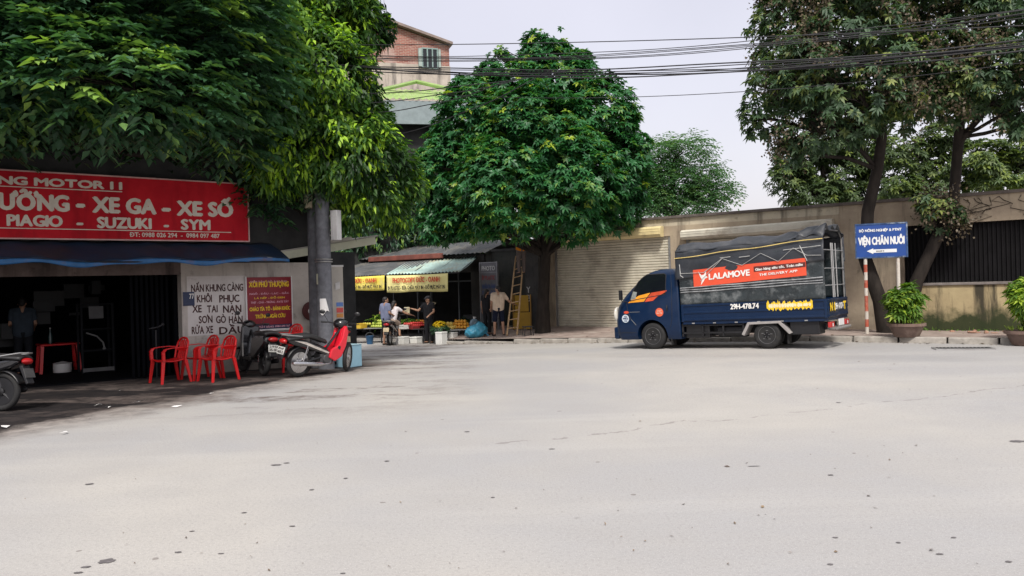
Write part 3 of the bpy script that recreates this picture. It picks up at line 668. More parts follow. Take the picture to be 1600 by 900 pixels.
for nm, c, z, h in (('sticker_blue', (0.10, 0.2, 0.5), 1.30, .09), ('sticker_red', (0.6, 0.08, 0.07), 1.17, .11), ('sticker_orange', (0.65, 0.27, 0.06), 1.05, .09)):
    q = MB(); q.box(.07, -.1535, z, .15, .004, h); o = q.build('sticker', mat(nm, c, 0.5), gp)
q = MB(); q.sheet(lambda a, b: (-.02 + .1 * a, -.155 - .02 * math.sin(3 * b) - .012 * a, 1.62 + .16 * b + .03 * a), 4, 4); q.build('torn_paper', M['white_paint'], gp)

# ================================================================== HOUSES BEHIND
M['brick'] = None
def brickmat():
    m = bpy.data.materials.new('brick'); m.use_nodes = True; t = m.node_tree; b = t.nodes['Principled BSDF']; nd = t.nodes.new; L = t.links.new
    c = nd('ShaderNodeTexCoord'); mp = nd('ShaderNodeMapping'); mp.inputs['Rotation'].default_value = (R(90), 0, 0); L(c.outputs['Object'], mp.inputs[0])
    br_ = nd('ShaderNodeTexBrick'); br_.inputs['Scale'].default_value = 1.0; br_.inputs['Brick Width'].default_value = .23; br_.inputs['Row Height'].default_value = .075; br_.inputs['Mortar Size'].default_value = .012
    br_.inputs['Color1'].default_value = (0.33, 0.125, 0.095, 1); br_.inputs['Color2'].default_value = (0.23, 0.08, 0.065, 1); br_.inputs['Mortar'].default_value = (0.36, 0.26, 0.22, 1)
    L(mp.outputs[0], br_.inputs['Vector']); n = nd('ShaderNodeTexNoise'); n.inputs['Scale'].default_value = 1.2; n.inputs['Detail'].default_value = 7; L(c.outputs['Object'], n.inputs['Vector'])
    mr = nd('ShaderNodeMapRange'); mr.inputs['From Min'].default_value = .52; mr.inputs['From Max'].default_value = .68; mr.inputs['To Max'].default_value = .75; L(n.outputs['Fac'], mr.inputs['Value'])
    mx = nd('ShaderNodeMixRGB'); mx.inputs[2].default_value = (0.46, 0.36, 0.33, 1); L(mr.outputs[0], mx.inputs[0]); L(br_.outputs['Color'], mx.inputs[1]); L(mx.outputs[0], b.inputs['Base Color']); b.inputs['Roughness'].default_value = .9
    return m
M['brick'] = brickmat()
M['band'] = plaster('band', (0.38, 0.33, 0.29), (0.52, 0.46, 0.40), (0.16, 0.14, 0.13), 0.6, 0, 0.9, (0.10, 0.09, 0.085))
M['tin_green'] = mat('tin_green', (0.27, 0.40, 0.13), 0.55, var=0.15, scale=1.5, dirt=(0.4, 0.42, 0.25), dirt_amt=0.6, dirt_scale=1.1)
M['fascia_grey'] = mat('fascia_grey', (0.22, 0.27, 0.28), 0.6, var=0.15)
rt = at(703, 125, 38)
bh = thing('brick_house', 'tall unplastered red brick house with a sloping tin roof behind the trees', 'house', (rt.x, rt.y, 0), R(18))
def bl(px, py): v = onplane(px, py, rt, (math.cos(R(18)), math.sin(R(18)))); return (v.x - rt.x) / math.cos(R(18)), v.z
zt, zl = bl(703, 72)[1], bl(590, 40)[1]; zb = bl(703, 104)[1]; zc = bl(703, 126)[1]
q = MB(); q.add([(-9, 0, zb), (0, 0, zb), (0, 0, zt), (-9, 0, zt + 2.6), (-9, 6, zb), (0, 6, zb), (0, 6, zt), (-9, 6, zt + 2.6)], [(0, 1, 2, 3), (1, 5, 6, 2), (5, 4, 7, 6), (4, 0, 3, 7)]); q.build('brick_wall', M['brick'], bh)
q = MB(); q.add([(-9.3, -.3, zt + 2.75), (.12, -.3, zt + .0), (.12, 6.4, zt), (-9.3, 6.4, zt + 2.75), (-9.3, -.3, zt + 2.87), (.12, -.3, zt + .12), (.12, 6.4, zt + .12), (-9.3, 6.4, zt + 2.87)], [(3, 2, 1, 0), (4, 5, 6, 7), (0, 1, 5, 4), (1, 2, 6, 5), (2, 3, 7, 6), (3, 0, 4, 7)]); q.build('roof', mat('tin_brown', (0.22, 0.17, 0.15), 0.6, var=0.25), bh)
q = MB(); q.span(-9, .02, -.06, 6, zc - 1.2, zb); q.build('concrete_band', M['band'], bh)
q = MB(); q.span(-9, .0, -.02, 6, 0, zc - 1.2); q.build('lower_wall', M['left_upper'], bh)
wx = bl(671, 92); q = MB(); q.span(wx[0] - .34, wx[0] + .34, -.09, -.05, wx[1] - .42, wx[1] + .42); wo = q.build('window', M['glass'], bh)
q = MB()
for x in (-.36, -.12, .12, .36): q.span(wx[0] + x - .03, wx[0] + x + .03, -.14, -.02, wx[1] - .47, wx[1] + .47)
for z in (-.45, .45): q.span(wx[0] - .36, wx[0] + .36, -.13, -.03, wx[1] + z - .03, wx[1] + z + .03)
q.build('window_frame', mat('win_frame', (0.2, 0.28, 0.27), 0.5), wo)
q = MB(); q.span(wx[0] - .55, wx[0] - .4, -.2, -.03, wx[1] - .42, wx[1] + .42); q.build('shutter_leaf', mat('win_shutter', (0.3, 0.36, 0.34), 0.6), wo); q = MB(); q.span(wx[0] + .4, wx[0] + .5, -.2, -.03, wx[1] - .42, wx[1] + .42); q.build('shutter_leaf', mat('win_shutter', (0.3, 0.36, 0.34), 0.6), wo)
# green tin lean-to in front of it
gp0 = at(655, 165, 34)
gh = thing('green_roof_house', 'house with a pale green corrugated roof below the brick house', 'house', (gp0.x, gp0.y, 0), R(12))
zr = at(640, 122, 34).z; ze = at(640, 158, 33).z
q = MB(); q.sheet(lambda a, b: (-6 + 9 * a, -1.3 + 3.4 * b, ze + (zr - ze) * b + .03 * math.sin(a * 2 * math.pi * 34)), 34 * 6, 2); q.build('roof', M['tin_green'], gh, solid=.01)
q = MB(); q.tube([(-2.2, -.95, ze + .28), (.1, 1.9, zr + .32), (2.4, -.95, ze + .28)], .09, 6); q.build('roof_ridge', M['tin_green'], gh)
q = MB(); q.span(-6, 3, -1.25, -1.15, ze - 1.0, ze - .06); q.build('fascia', M['fascia_grey'], gh)
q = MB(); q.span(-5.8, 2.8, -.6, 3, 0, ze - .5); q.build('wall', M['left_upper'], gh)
#@@
# ================================================================== TREES
M['leaf_alstonia'] = leafmat('leaf_whorled', (0.010, 0.044, 0.020), (0.040, 0.175, 0.055), (0.36, 0.46, 0.05), 0.28, 0.42, 0.45)
M['leaf_longan'] = leafmat('leaf_drooping', (0.012, 0.034, 0.013), (0.060, 0.150, 0.030), (0.42, 0.66, 0.05), 0.34)
M['leaf_shade'] = leafmat('leaf_broad', (0.013, 0.038, 0.024), (0.060, 0.150, 0.072), (0.32, 0.50, 0.09), 0.3, 0.42, 0.45)
M['leaf_right'] = leafmat('leaf_dull', (0.028, 0.056, 0.032), (0.075, 0.135, 0.068), (0.27, 0.31, 0.09), 0.28)
M['leaf_back'] = leafmat('leaf_back', (0.040, 0.070, 0.035), (0.085, 0.13, 0.055), (0.25, 0.32, 0.07), 0.3)
M['leaf_pale'] = leafmat('leaf_pale', (0.040, 0.11, 0.045), (0.09, 0.20, 0.085), (0.22, 0.34, 0.13), 0.3)
M['leaf_shrub'] = leafmat('leaf_shrub', (0.035, 0.08, 0.015), (0.10, 0.20, 0.03), (0.34, 0.45, 0.05), 0.3)
M['seed'] = leafmat('seed_cluster', (0.055, 0.044, 0.030), (0.115, 0.09, 0.06), (0.22, 0.17, 0.11), 0.1)

def norm(a): return a / np.maximum(np.linalg.norm(a, axis=-1, keepdims=True), 1e-9)
def leaves(P, D, Nn, ln, wd, tint, fold=0.12, droop=0.15):
    """one folded blade per row: base P, direction D, face normal Nn"""
    D = norm(D); S = norm(np.cross(D, Nn)); Nn = np.cross(S, D); l = ln[:, None]; w = wd[:, None]
    b = P; tip = P + D * l - np.array([0, 0, 1.0]) * l * droop
    L = P + D * l * .48 + S * w * .5 + Nn * w * fold; R_ = P + D * l * .48 - S * w * .5 + Nn * w * fold
    V = np.stack([b, R_, tip, L], 1).reshape(-1, 3); k = len(P); i = np.arange(k)[:, None] * 4
    F = np.concatenate([i + [[0, 1, 2]], i + [[0, 2, 3]]], 1).reshape(-1, 3)
    return V, F, np.repeat(tint, 4)
def leaf_object(name, packs, m, parent):
    V = np.concatenate([p[0] for p in packs]); off = 0; Fs = []
    for p in packs: Fs.append(p[1] + off); off += len(p[0])
    F = np.concatenate(Fs); T = np.concatenate([p[2] for p in packs])
    me = bpy.data.meshes.new(name); me.vertices.add(len(V)); me.vertices.foreach_set('co', V.astype(np.float32).ravel())
    me.loops.add(F.size); me.loops.foreach_set('vertex_index', F.astype(np.int32).ravel())
    me.polygons.add(len(F)); me.polygons.foreach_set('loop_start', np.arange(0, F.size, 3, dtype=np.int32)); me.polygons.foreach_set('loop_total', np.full(len(F), 3, dtype=np.int32))
    a = me.attributes.new('tint', 'FLOAT', 'POINT'); a.data.foreach_set('value', np.clip(T, 0, 1).astype(np.float32))
    me.update(calc_edges=True); me.validate()
    o = bpy.data.objects.new(name, me); COL.objects.link(o); me.materials.append(m); o.parent = parent
    return o
def sprigs(lumps, n, rng, inner=0.25, gap=0.25, seed=0.0, hole=1.55):
    """twig ends spread through a set of lumps (x, y, z, rx, ry, rz); returns centres and outward directions"""
    Ls = np.array(lumps, float); vol = (Ls[:, 3] * Ls[:, 4] * Ls[:, 5]) ** (2 / 3)
    idx = rng.choice(len(Ls), int(n * 1.9), p=vol / vol.sum())
    d = norm(rng.normal(size=(len(idx), 3)))
    rad = np.where(rng.random(len(idx)) < inner, rng.random(len(idx)) ** .5 * .8, .80 + .26 * rng.random(len(idx)))
    C_ = Ls[idx, :3]; P = C_ + d * Ls[idx, 3:6] * rad[:, None]
    P += 0.10 * np.mean(Ls[:, 3:6]) * wob(P, 2.2 / np.mean(Ls[:, 3]), seed)[:, None] * d
    keep = np.ones(len(P), bool)
    for j in range(len(Ls)):                     # thin what is buried deep in another lump
        q = np.linalg.norm((P - Ls[j, :3]) / Ls[j, 3:6], axis=1); keep &= ~((q < .62) & (idx != j) & (rng.random(len(P)) < .75))
    keep &= wob(P, hole, seed + 3) > -1 + 2 * gap * .9      # holes the sky shows through
    P, d = P[keep][:n], d[keep][:n]
    return P, d
def whorl(P, A, rng, k=8, ln=.16, wd=.055, lift=.15, tint0=.35, tv=.18, young=0.02, clump=None, up=0.9):
    n = len(P); ax = norm(A * .7 + np.array([0, 0, up]) + rng.normal(size=P.shape) * .25)
    e1 = norm(np.cross(ax, rng.normal(size=P.shape))); e2 = np.cross(ax, e1); out_ = []
    base = tint0 + tv * rng.normal(size=n) + (0 if clump is None else clump); yg = rng.random(n) < young; base = np.where(yg, .95, base)
    for j in range(k):
        t = 2 * math.pi * (j + .4 * rng.random(n)) / k; l = ln * (.7 + .6 * rng.random(n))
        D = e1 * np.cos(t)[:, None] + e2 * np.sin(t)[:, None] + ax * (lift + .3 * rng.normal(size=n))[:, None]
        out_.append(leaves(P + .02 * ax, D, ax, l, wd * (.8 + .4 * rng.random(n)), base + .07 * rng.normal(size=n), droop=.22))
    return out_
def drooping(P, A, rng, k=9, ln=.17, wd=.045, tint0=.45, tv=.2, young=0.05, clump=None):
    n = len(P); out_ = []; base = tint0 + tv * rng.normal(size=n) + (0 if clump is None else clump); yg = rng.random(n) < young; base = np.where(yg, .95, base)
    for j in range(k):
        D = A * .75 + rng.normal(size=P.shape) * .6 + np.array([0, 0, -.5]); l = ln * (.65 + .7 * rng.random(n))
        Q = P + rng.normal(size=P.shape) * ln * .45
        out_.append(leaves(Q, D, A + np.array([0, 0, .6]) + rng.normal(size=P.shape) * .4, l, wd * (.8 + .4 * rng.random(n)), base + .1 * rng.normal(size=n), droop=.25))
    return out_
def sprays(P, A, rng, k=10, ln=.15, wd=.06, tint0=.35, tv=.18, young=.03, clump=None, length=.5, sag=.25):
    """pinnate fronds: leaflets in pairs along a short arching twig"""
    n = len(P); out_ = []; hd = norm(A * np.array([1, 1, .3]) + rng.normal(size=P.shape) * np.array([.5, .5, .15])); base = tint0 + tv * rng.normal(size=n) + (0 if clump is None else clump); yg = rng.random(n) < young; base = np.where(yg, .9, base)
    Z = np.array([0, 0, 1.0]); sd = norm(np.cross(hd, Z))
    for j in range(k):
        s_ = 1 if j % 2 else -1; f_ = (j // 2 + .5) / (k / 2); Lg = length * (.8 + .2 * f_)
        Q = P + hd * (f_ * Lg) - Z * (sag * Lg * f_ * f_) + rng.normal(size=P.shape) * .015
        D = hd * .65 + sd * s_ * .8 - Z * (.12 + .2 * rng.random(n))[:, None]
        out_.append(leaves(Q, D, Z + rng.normal(size=P.shape) * .22, ln * (.75 + .5 * rng.random(n)), wd * (.8 + .4 * rng.random(n)), base + .06 * rng.normal(size=n), droop=.18))
    return out_
def limb(mb, a, b, r0, r1, rng, bend=.12, n=6, seg=8):
    a, b = np.array(a, float), np.array(b, float); L_ = np.linalg.norm(b - a); off = rng.normal(size=3) * L_ * bend; off[2] = abs(off[2]) * .5
    pts = [a + (b - a) * t + off * math.sin(math.pi * t) * (1 - .3 * t) + rng.normal(size=3) * L_ * .012 * (0 < t < 1) for t in np.linspace(0, 1, n)]
    mb.tube(pts, [r0 + (r1 - r0) * t for t in np.linspace(0, 1, n)], seg); return pts
def L3(px, py, D, r, ry=None, rz=None):
    p = at(px, py, D); return (p.x, p.y, p.z, r, ry or r, rz or r)
def shift(Ls, o): return [(a - o[0], b - o[1], c - o[2], d, e_, f) for a, b, c, d, e_, f in Ls]
def tree(name, label, base, trunk_pts, trunk_r, lumps, kind, m, n, seed, group=None, inner=.25, gap=.25, clump_amp=.10, hole=1.55, **kw):
    rng = np.random.default_rng(seed); root = thing(name, label, 'tree', base, 0, group)
    Ls = shift(lumps, base); tp = [Vector(p) - Vector(base) for p in trunk_pts]
    mb = MB(); k = len(tp); mb.tube(tp, [trunk_r * (1.25 if i == 0 else 1 - .45 * i / (k - 1)) for i in range(k)], 12)
    anchors = [np.array(p) for p in tp[1:]]
    P, A = sprigs(Ls, n, rng, inner, gap, seed * .7, hole)
    for L_ in Ls:
        if L_[3] < .2: continue
        c = np.array(L_[:3]); a = min(anchors, key=lambda q: np.linalg.norm(q - c) + max(0, q[2] - c[2] + .5) * 2.5 + (4 if q[2] < 1.4 else 0)); ln = np.linalg.norm(c - a)
        pts = limb(mb, a, c, trunk_r * min(.55, .2 + .05 * ln), .03, rng)
        near = P[np.linalg.norm((P - c) / np.array(L_[3:6]), axis=1) < 1.1]
        if len(near):
            for q in near[rng.choice(len(near), min(14, len(near)), replace=False)]: limb(mb, pts[rng.integers(2, 6)], q, .022, .006, rng, .1, 4, 4)
    mb.build('trunk', M['bark'], root, smooth=True, angle=80)
    clump = clump_amp * wob(P, 1.3, seed) * 1.0
    leaf_object('crown', kind(P, A, rng, clump=clump, **kw), m, root)
    return root, P, A, rng

# round whorled tree in the middle of the far pavement
b = at(848, 521, 26.2); b.z = walk_z(*uv(b)) - .02
lum = [L3(*q) for q in ((852, 102, 25.8, .85, .85, 1.2), (815, 150, 25.5, 1.2), (885, 140, 25.6, 1.15), (745, 190, 25.3, 1.3), (830, 215, 24.6, 1.7), (930, 185, 25.4, 1.35), (715, 270, 25.2, 1.3), (795, 290, 24.0, 1.6), (890, 285, 24.0, 1.6), (955, 265, 25.2, 1.25),
     (735, 338, 25.0, 1.1, 1.1, .75), (820, 330, 24.6, 1.2, 1.2, .5), (900, 335, 24.4, 1.15, 1.15, .85), (955, 320, 25.4, .95), (700, 310, 25.6, .9), (850, 250, 27, 1.8), (770, 260, 27, 1.6), (930, 260, 27, 1.5), (692, 235, 25.6, .7), (775, 120, 25.6, .6), (866, 66, 25.8, .42), (725, 145, 25.7, .55), (690, 348, 25.2, .7), (660, 330, 25.6, .6), (1000, 222, 25.4, .35), (982, 188, 25.4, .32), (662, 252, 25.6, .34), (704, 182, 25.6, .34), (782, 92, 25.6, .36), (908, 98, 25.6, .34), (1004, 300, 25.6, .36), (945, 138, 25.6, .4), (655, 296, 25.6, .32), (742, 128, 25.6, .34))]
tree('whorled_tree', 'dense dome shaped dark green tree standing in the middle of the far pavement', b, [b, at(849, 470, 26.2), at(852, 400, 26.1), at(856, 300, 26), at(858, 190, 25.8), at(856, 110, 25.8)], .21, lum, whorl, M['leaf_alstonia'], 14500, 3, inner=.14, gap=.46, hole=2.4, clump_amp=.16, k=8, ln=.175, wd=.08, tint0=.43, tv=.13, young=.012)
# drooping bright tree behind the twin poles
b = at(472, 560, 18.4); b.z = 0
lum = [L3(*q) for q in ((520, 30, 17.5, .9), (450, 70, 17.2, 1.2), (545, 60, 18.0, .55), (500, 130, 17.0, 1.15), (400, 130, 17.2, 1.2), (565, 190, 17.6, .6), (545, 230, 17.0, .95), (450, 210, 16.8, 1.1), (600, 260, 17.6, .62), (575, 290, 17.2, .62), (545, 318, 17.4, .5), (470, 262, 17.2, .6, .7, .4), (610, 318, 18, .5), (400, 235, 17.6, .8), (365, 40, 17.5, 1.2), (500, -40, 17.6, 1.3), (585, 45, 18.2, .38), (430, 260, 16.6, .6, .6, .5), (440, 285, 16.8, .35, .4, .3), (530, 268, 16.9, .4), (640, 290, 18, .35))]
_, P, A, rng = tree('drooping_tree', 'tall bright yellow green tree with drooping leaves above the concrete poles', b, [b, at(478, 480, 18.4), at(486, 380, 18.2), at(492, 280, 17.9), at(480, 170, 17.6), at(485, 60, 17.5)], .2, lum, drooping, M['leaf_longan'], 8600, 11, inner=.15, gap=.38, hole=2.2, clump_amp=.30, k=9, ln=.155, wd=.066, tint0=.40, tv=.17, young=.09)
# broad dark tree roofing over the repair shop
b = Fp(.6, 1.5, 0)
lum = [L3(*q) for q in ((-40, 60, 12.2, 1.3), (60, 30, 12.6, 1.15), (60, 105, 12.2, 1.0, 1.2, .8), (150, 60, 12.8, 1.1), (170, 128, 12.3, .9, 1.2, .7), (260, 60, 13.4, 1.15), (250, 132, 13.0, .9, 1.2, .75), (340, 110, 14.2, 1.0), (330, 20, 14.4, 1.2), (20, 155, 13.4, .9, 1.2, .5), (110, 172, 13.8, .8, 1.2, .35), (220, 162, 13.6, .8, 1.2, .4), (310, 165, 14.2, .8, 1.0, .5), (362, 215, 14.9, .4, .7, .4), (347, 290, 14.9, .14, .3, .12), (300, 225, 16.6, .8, 1, .35), (415, 300, 17.2, .4, .6, .5), (-75, 150, 12.6, .8), (-30, 205, 13.2, .5, .8, .3), (150, -40, 12.8, 1.3), (20, -50, 12.4, 1.3), (260, -50, 13.4, 1.3), (100, 90, 15.0, 2.0, 1.8, 1.6), (280, 120, 16, 1.8, 1.6, 1.6), (0, 120, 15, 1.8, 1.8, 1.5), (200, 30, 16, 2.0), (60, 190, 17.5, 1.6, 1.4, .6), (210, 190, 17.5, 1.5, 1.4, .55), (330, 240, 17.6, 1.2, 1.2, .7), (-260, 60, 12, 1.5, 1.6, 1.2), (-210, 130, 12, 1.3, 1.4, .5), (-180, 0, 14, 1.8, 1.8, 1.4), (-60, 220, 15, 1.2, 1.2, .4))]
tree('shade_tree', 'huge dark broad leaved tree roofing over the red repair shop sign', b, [b, Fp(.55, 1.4, 2.6), Fp(.1, 1.0, 4.0), Fp(-.8, .3, 5.2), Fp(-2.2, -.6, 6.0), Fp(-3.4, -1.4, 6.4)], .28, lum, sprays, M['leaf_shade'], 6800, 23, inner=.2, gap=.28, hole=2.0, clump_amp=.16, k=10, ln=.20, wd=.105, tint0=.42, tv=.15, young=.035, length=.55)
# two seed-bearing trees in front of the right-hand wall
b = at(1386, 519, 20.3); b.z = .14
lum = [L3(*q) for q in ((1250, 25, 19.8, 1.05), (1210, 140, 19.6, .75), (1190, 185, 19.6, .52), (1270, 110, 19.2, 1.1), (1330, 40, 19.2, 1.3), (1330, 142, 18.9, 1.1), (1265, 190, 19.4, .8), (1390, 110, 18.9, 1.2), (1405, 160, 19.2, .8), (1325, 198, 19.6, .7, .8, .5), (1275, -50, 19.6, 1.35), (1370, -60, 19.4, 1.4), (1232, 80, 19.8, .7), (1235, 235, 19.8, .35), (1340, 100, 20.8, 1.7), (1260, 60, 20.8, 1.5))]
r1, P1_, A1_, rng1 = tree('seed_tree', 'tall dull green tree with brown seed clusters rising behind the blue road sign', b, [b, at(1375, 470, 20.3), at(1352, 405, 20.3), at(1356, 330, 20.2), at(1371, 265, 20.0), at(1378, 215, 19.8), at(1375, 120, 19.6)], .19, lum, whorl, M['leaf_right'], 5200, 31, inner=.12, gap=.53, hole=2.3, clump_amp=.2, k=8, ln=.155, wd=.07, lift=-.15, tint0=.46, tv=.17, young=.02)
b2 = at(1412, 516, 20.6); b2.z = .15
lum = [L3(*q) for q in ((1480, 30, 19.4, 1.2), (1560, 50, 19.2, 1.25), (1465, 112, 19.2, .95), (1540, 118, 19.0, 1.1), (1605, 150, 18.8, 1.0), (1500, 165, 19.5, .6, .7, .4), (1640, 80, 18.6, 1.4), (1480, -60, 19.2, 1.4), (1580, -50, 18.8, 1.4), (1640, 175, 18.6, .8), (1450, 90, 20.6, 1.4), (1550, 80, 20.4, 1.6), (1470, 335, 20.0, .55, .5, .4), (1500, 325, 20.0, .4, .4, .4), (1440, 320, 20.1, .35, .4, .3))]
r2, P2_, A2_, rng2 = tree('seed_tree', 'leaning dark trunked tree with brown seed clusters in front of the dark ribbed opening', b2, [b2, at(1432, 440, 20.5), at(1465, 370, 20.4), at(1490, 315, 20.3), at(1498, 215, 20.0), at(1503, 155, 19.8), at(1520, 80, 19.6)], .17, lum, whorl, M['leaf_right'], 5200, 37, inner=.12, gap=.53, hole=2.3, clump_amp=.2, k=8, ln=.155, wd=.07, lift=-.15, tint0=.46, tv=.17, young=.02)
q = MB(); lp = at(1497, 225, 20.0) - b2
q.tube([lp, at(1512, 205, 19.9) - b2, at(1530, 185, 19.7) - b2, at(1560, 150, 19.5) - b2], [.1, .08, .07, .04], 8); q.build('side_branch', M['bark'], r2, smooth=True, angle=80)
def seeds(root, P, A, rng, n, lowbias):
    pick = rng.choice(len(P), n * 4, replace=False); pick = pick[wob(P[pick], 1.3, 4.2) > .2][:n]
    Q = P[pick] + A[pick] * .12; packs = []
    for j in range(26):
        D = rng.normal(size=Q.shape); off = rng.normal(size=Q.shape) * np.array([.1, .1, .16])
        packs.append(leaves(Q + off, D, rng.normal(size=Q.shape), np.full(len(Q), .075), np.full(len(Q), .06), .45 + .2 * rng.normal(size=len(Q)), droop=.2))
    leaf_object('seed_cluster', packs, M['seed'], root)['kind'] = 'stuff'
seeds(r1, P1_, A1_, rng1, 430, 0); seeds(r2, P2_, A2_, rng2, 400, 0)
# trees beyond the wall
def backtree(label, px, D, lumps, m, kind, n, seed, **kw):
    b = at(px, 470, D); b.z = 0.0; lum = [L3(*q) for q in lumps]
    tz = max(l[2] for l in lum)
    return tree('background_tree', label, b, [b, (b.x + .1, b.y, 1.5), (b.x - .1, b.y, 3.0), (b.x + .1, b.y, 4.2), (b.x, b.y, max(4.8, tz - .8))], .16, lum, kind, m, n, seed, group='trees beyond the boundary wall', inner=.25, **kw)
backtree('light green feathery tree growing beyond the wall beside the dome shaped tree', 1055, 33, ((1028, 245, 33, 1.0, 1, .6), (1068, 232, 33, .8, 1, .45), (998, 265, 33, 1.0, 1, .7), (1048, 285, 33, 1.3, 1, .6), (1093, 270, 33, .8, 1, .35), (1108, 300, 33, .8, 1, .35), (1008, 310, 33, 1.2, 1, .6), (1068, 318, 33, 1.2, 1, .5), (973, 300, 33.5, .9, 1, .6)), M['leaf_pale'], sprays, 2700, 41, gap=.32, k=10, ln=.15, wd=.06, tint0=.45, tv=.12, length=.75, sag=.3)
backtree('greyish green tree growing beyond the wall left of the leaning dark trunk', 1290, 31, ((1255, 245, 31, 1.1, 1, .7), (1300, 225, 31, 1.2, 1, .8), (1240, 280, 31, 1.0, 1, .7), (1300, 275, 31, 1.4, 1, .8), (1330, 300, 31, 1.2, 1, .5), (1270, 305, 31, 1.2, 1, .5), (1350, 250, 31, .9, 1, .7)), M['leaf_back'], whorl, 2300, 43, gap=.44, k=7, ln=.2, wd=.075, tint0=.4, tv=.15)
backtree('sparse olive green tree growing beyond the wall between the two seed trees', 1430, 30, ((1410, 240, 30, 1.1, 1, .8), (1450, 265, 30, 1.2, 1, .7), (1400, 295, 30, 1.2, 1, .5), (1470, 225, 30, .9, 1, .7), (1460, 300, 30, 1.2, 1, .5), (1430, 330, 30, 1.2, 1, .4)), M['leaf_back'], whorl, 1700, 47, gap=.52, k=7, ln=.2, wd=.075, tint0=.5, tv=.17, young=.03)
backtree('yellow tipped tree growing beyond the wall at the right edge', 1590, 29, ((1540, 250, 29, 1.0, 1, .7), (1580, 265, 29, 1.1, 1, .6), (1620, 240, 29, 1.2, 1, .9), (1560, 285, 29, 1.1, 1, .4), (1600, 280, 28.5, .7, .8, .35)), M['leaf_back'], whorl, 1600, 53, gap=.5, k=7, ln=.2, wd=.075, tint0=.58, tv=.2, young=.06)
backtree('dark tree growing behind the fruit shop roofs', 610, 33.5, ((600, 360, 33.5, 1.6, 1, .9), (680, 350, 33.5, 1.5, 1, .9), (560, 340, 33.5, 1.4), (640, 310, 34, 1.5), (740, 370, 34, 1.3, 1, .6), (530, 390, 33.5, 1.4, 1, .8), (790, 360, 34, 1.0, 1, .6)), M['leaf_shade'], drooping, 2200, 59, gap=.2, k=8, ln=.22, wd=.07, tint0=.35)
#@@
# ================================================================== BLUE TRUCK (local x: front to rear, y: near side to far side)
tw = at(1020, 546, 19.6)
truck = thing('delivery_truck', 'dark blue light truck with black tarpaulin cover and orange side banner by the kerb', 'truck', (tw.x, tw.y, tw.z))
truck.rotation_euler = (0, -0.031, WALL_ROT)
TW_ = 1.70; CY = .85
PF = [(.24, -1.00), (.34, -1.045), (.55, -1.06), (.72, -1.055), (.90, -1.03), (1.07, -.985), (1.22, -.88), (1.36, -.755), (1.51, -.60), (1.66, -.43), (1.78, -.285), (1.86, -.16), (1.915, -.02)]
PW = [.77, .82, .84, .845, .845, .84, .83, .815, .795, .775, .755, .735, .68]
PR = [.74, .75, .755, .755, .755, .755, .75, .74, .73, .72, .70, .68, .60]
def cab_w(z): return float(np.interp(z, [a for a, _ in PF], PW))
def cab_f(z): return float(np.interp(z, [a for a, _ in PF], [b for _, b in PF]))
def cab_ring(z, xf, xr, w, rf=.16, rr=.05, inset=0):
    pts = []
    def arc(cx, cy, r, a0, a1, n=5):
        for i in range(n + 1): t = a0 + (a1 - a0) * i / n; pts.append((cx + r * math.cos(t), cy + r * math.sin(t), z))
    arc(xf + rf * 1.3, CY - w + rf, rf, R(270), R(180)); pts_n = len(pts)
    arc(xf + rf * 1.3, CY + w - rf, rf, R(180), R(90)); arc(xr - rr, CY + w - rr, rr, R(90), R(0)); arc(xr - rr, CY - w + rr, rr, R(0), R(-90))
    return [(max(x, xf) if x < 0 else x, y, z_) for x, y, z_ in pts]
cb = MB(); rings = [cab_ring(z, xf, xr, w) for (z, xf), w, xr in zip(PF, PW, PR)] + [cab_ring(1.945, .12, .5, .55, .14)]
nr = len(rings[0])
for r_ in rings: cb.v += r_
for i in range(len(rings) - 1):
    for j in range(nr): cb.f.append((i * nr + j, i * nr + (j + 1) % nr, (i + 1) * nr + (j + 1) % nr, (i + 1) * nr + j))
cb.f.append(tuple(range(nr - 1, -1, -1))); cb.f.append(tuple((len(rings) - 1) * nr + j for j in range(nr)))
cabo = cb.build('cab', M['blue_paint'], truck)
ct = MB(); ct.tube([(0, -.3, .32), (0, 2.0, .32)], .405, 28); cut = ct.build('cutter', M['rubber'], truck)
md = cabo.modifiers.new('arch', 'BOOLEAN'); md.operation = 'DIFFERENCE'; md.object = cut; md.solver = 'EXACT'
bpy.context.view_layer.update(); bake(cabo); bpy.data.objects.remove(cut)
cabo.data.polygons.foreach_set('use_smooth', [True] * len(cabo.data.polygons)); cabo.data.set_sharp_from_angle(angle=R(32))
def side_patch(mb, poly, off=.004, n=9):
    """outline in (x, z) laid on the near side of the cab"""
    zs = [p[1] for p in poly]; z0, z1 = min(zs), max(zs); rows = []
    for i in range(n + 1):
        z = z0 + (z1 - z0) * (i + (1e-3 if i == 0 else 0) - (1e-3 if i == n else 0)) / n; xs_ = []
        for a, b in zip(poly, poly[1:] + poly[:1]):
            if (a[1] - z) * (b[1] - z) <= 0 and a[1] != b[1]: xs_.append(a[0] + (b[0] - a[0]) * (z - a[1]) / (b[1] - a[1]))
        if len(xs_) >= 2: rows.append((z, min(xs_), max(xs_)))
    v = [(x, CY - cab_w(z) - off, z) for z, a, b in rows for x in (a, b)]
    mb.add(v, [(2 * i, 2 * i + 1, 2 * i + 3, 2 * i + 2) for i in range(len(rows) - 1)])
WIN = [(-.56, 1.20), (-.36, 1.235), (.40, 1.33), (.41, 1.80), (.36, 1.83), (-.10, 1.83), (-.2, 1.77), (-.33, 1.66), (-.47, 1.46)]
q = MB(); side_patch(q, [(x, z) for x, z in [(-.50, .50), (-.46, .44), (.0, .78), (.45, .6), (.52, .5), (.54, 1.2), (.52, 1.83), (.48, 1.87), (-.11, 1.87), (-.24, 1.795), (-.38, 1.67), (-.54, 1.47), (-.66, 1.22), (-.62, .9)]], .003, 40)
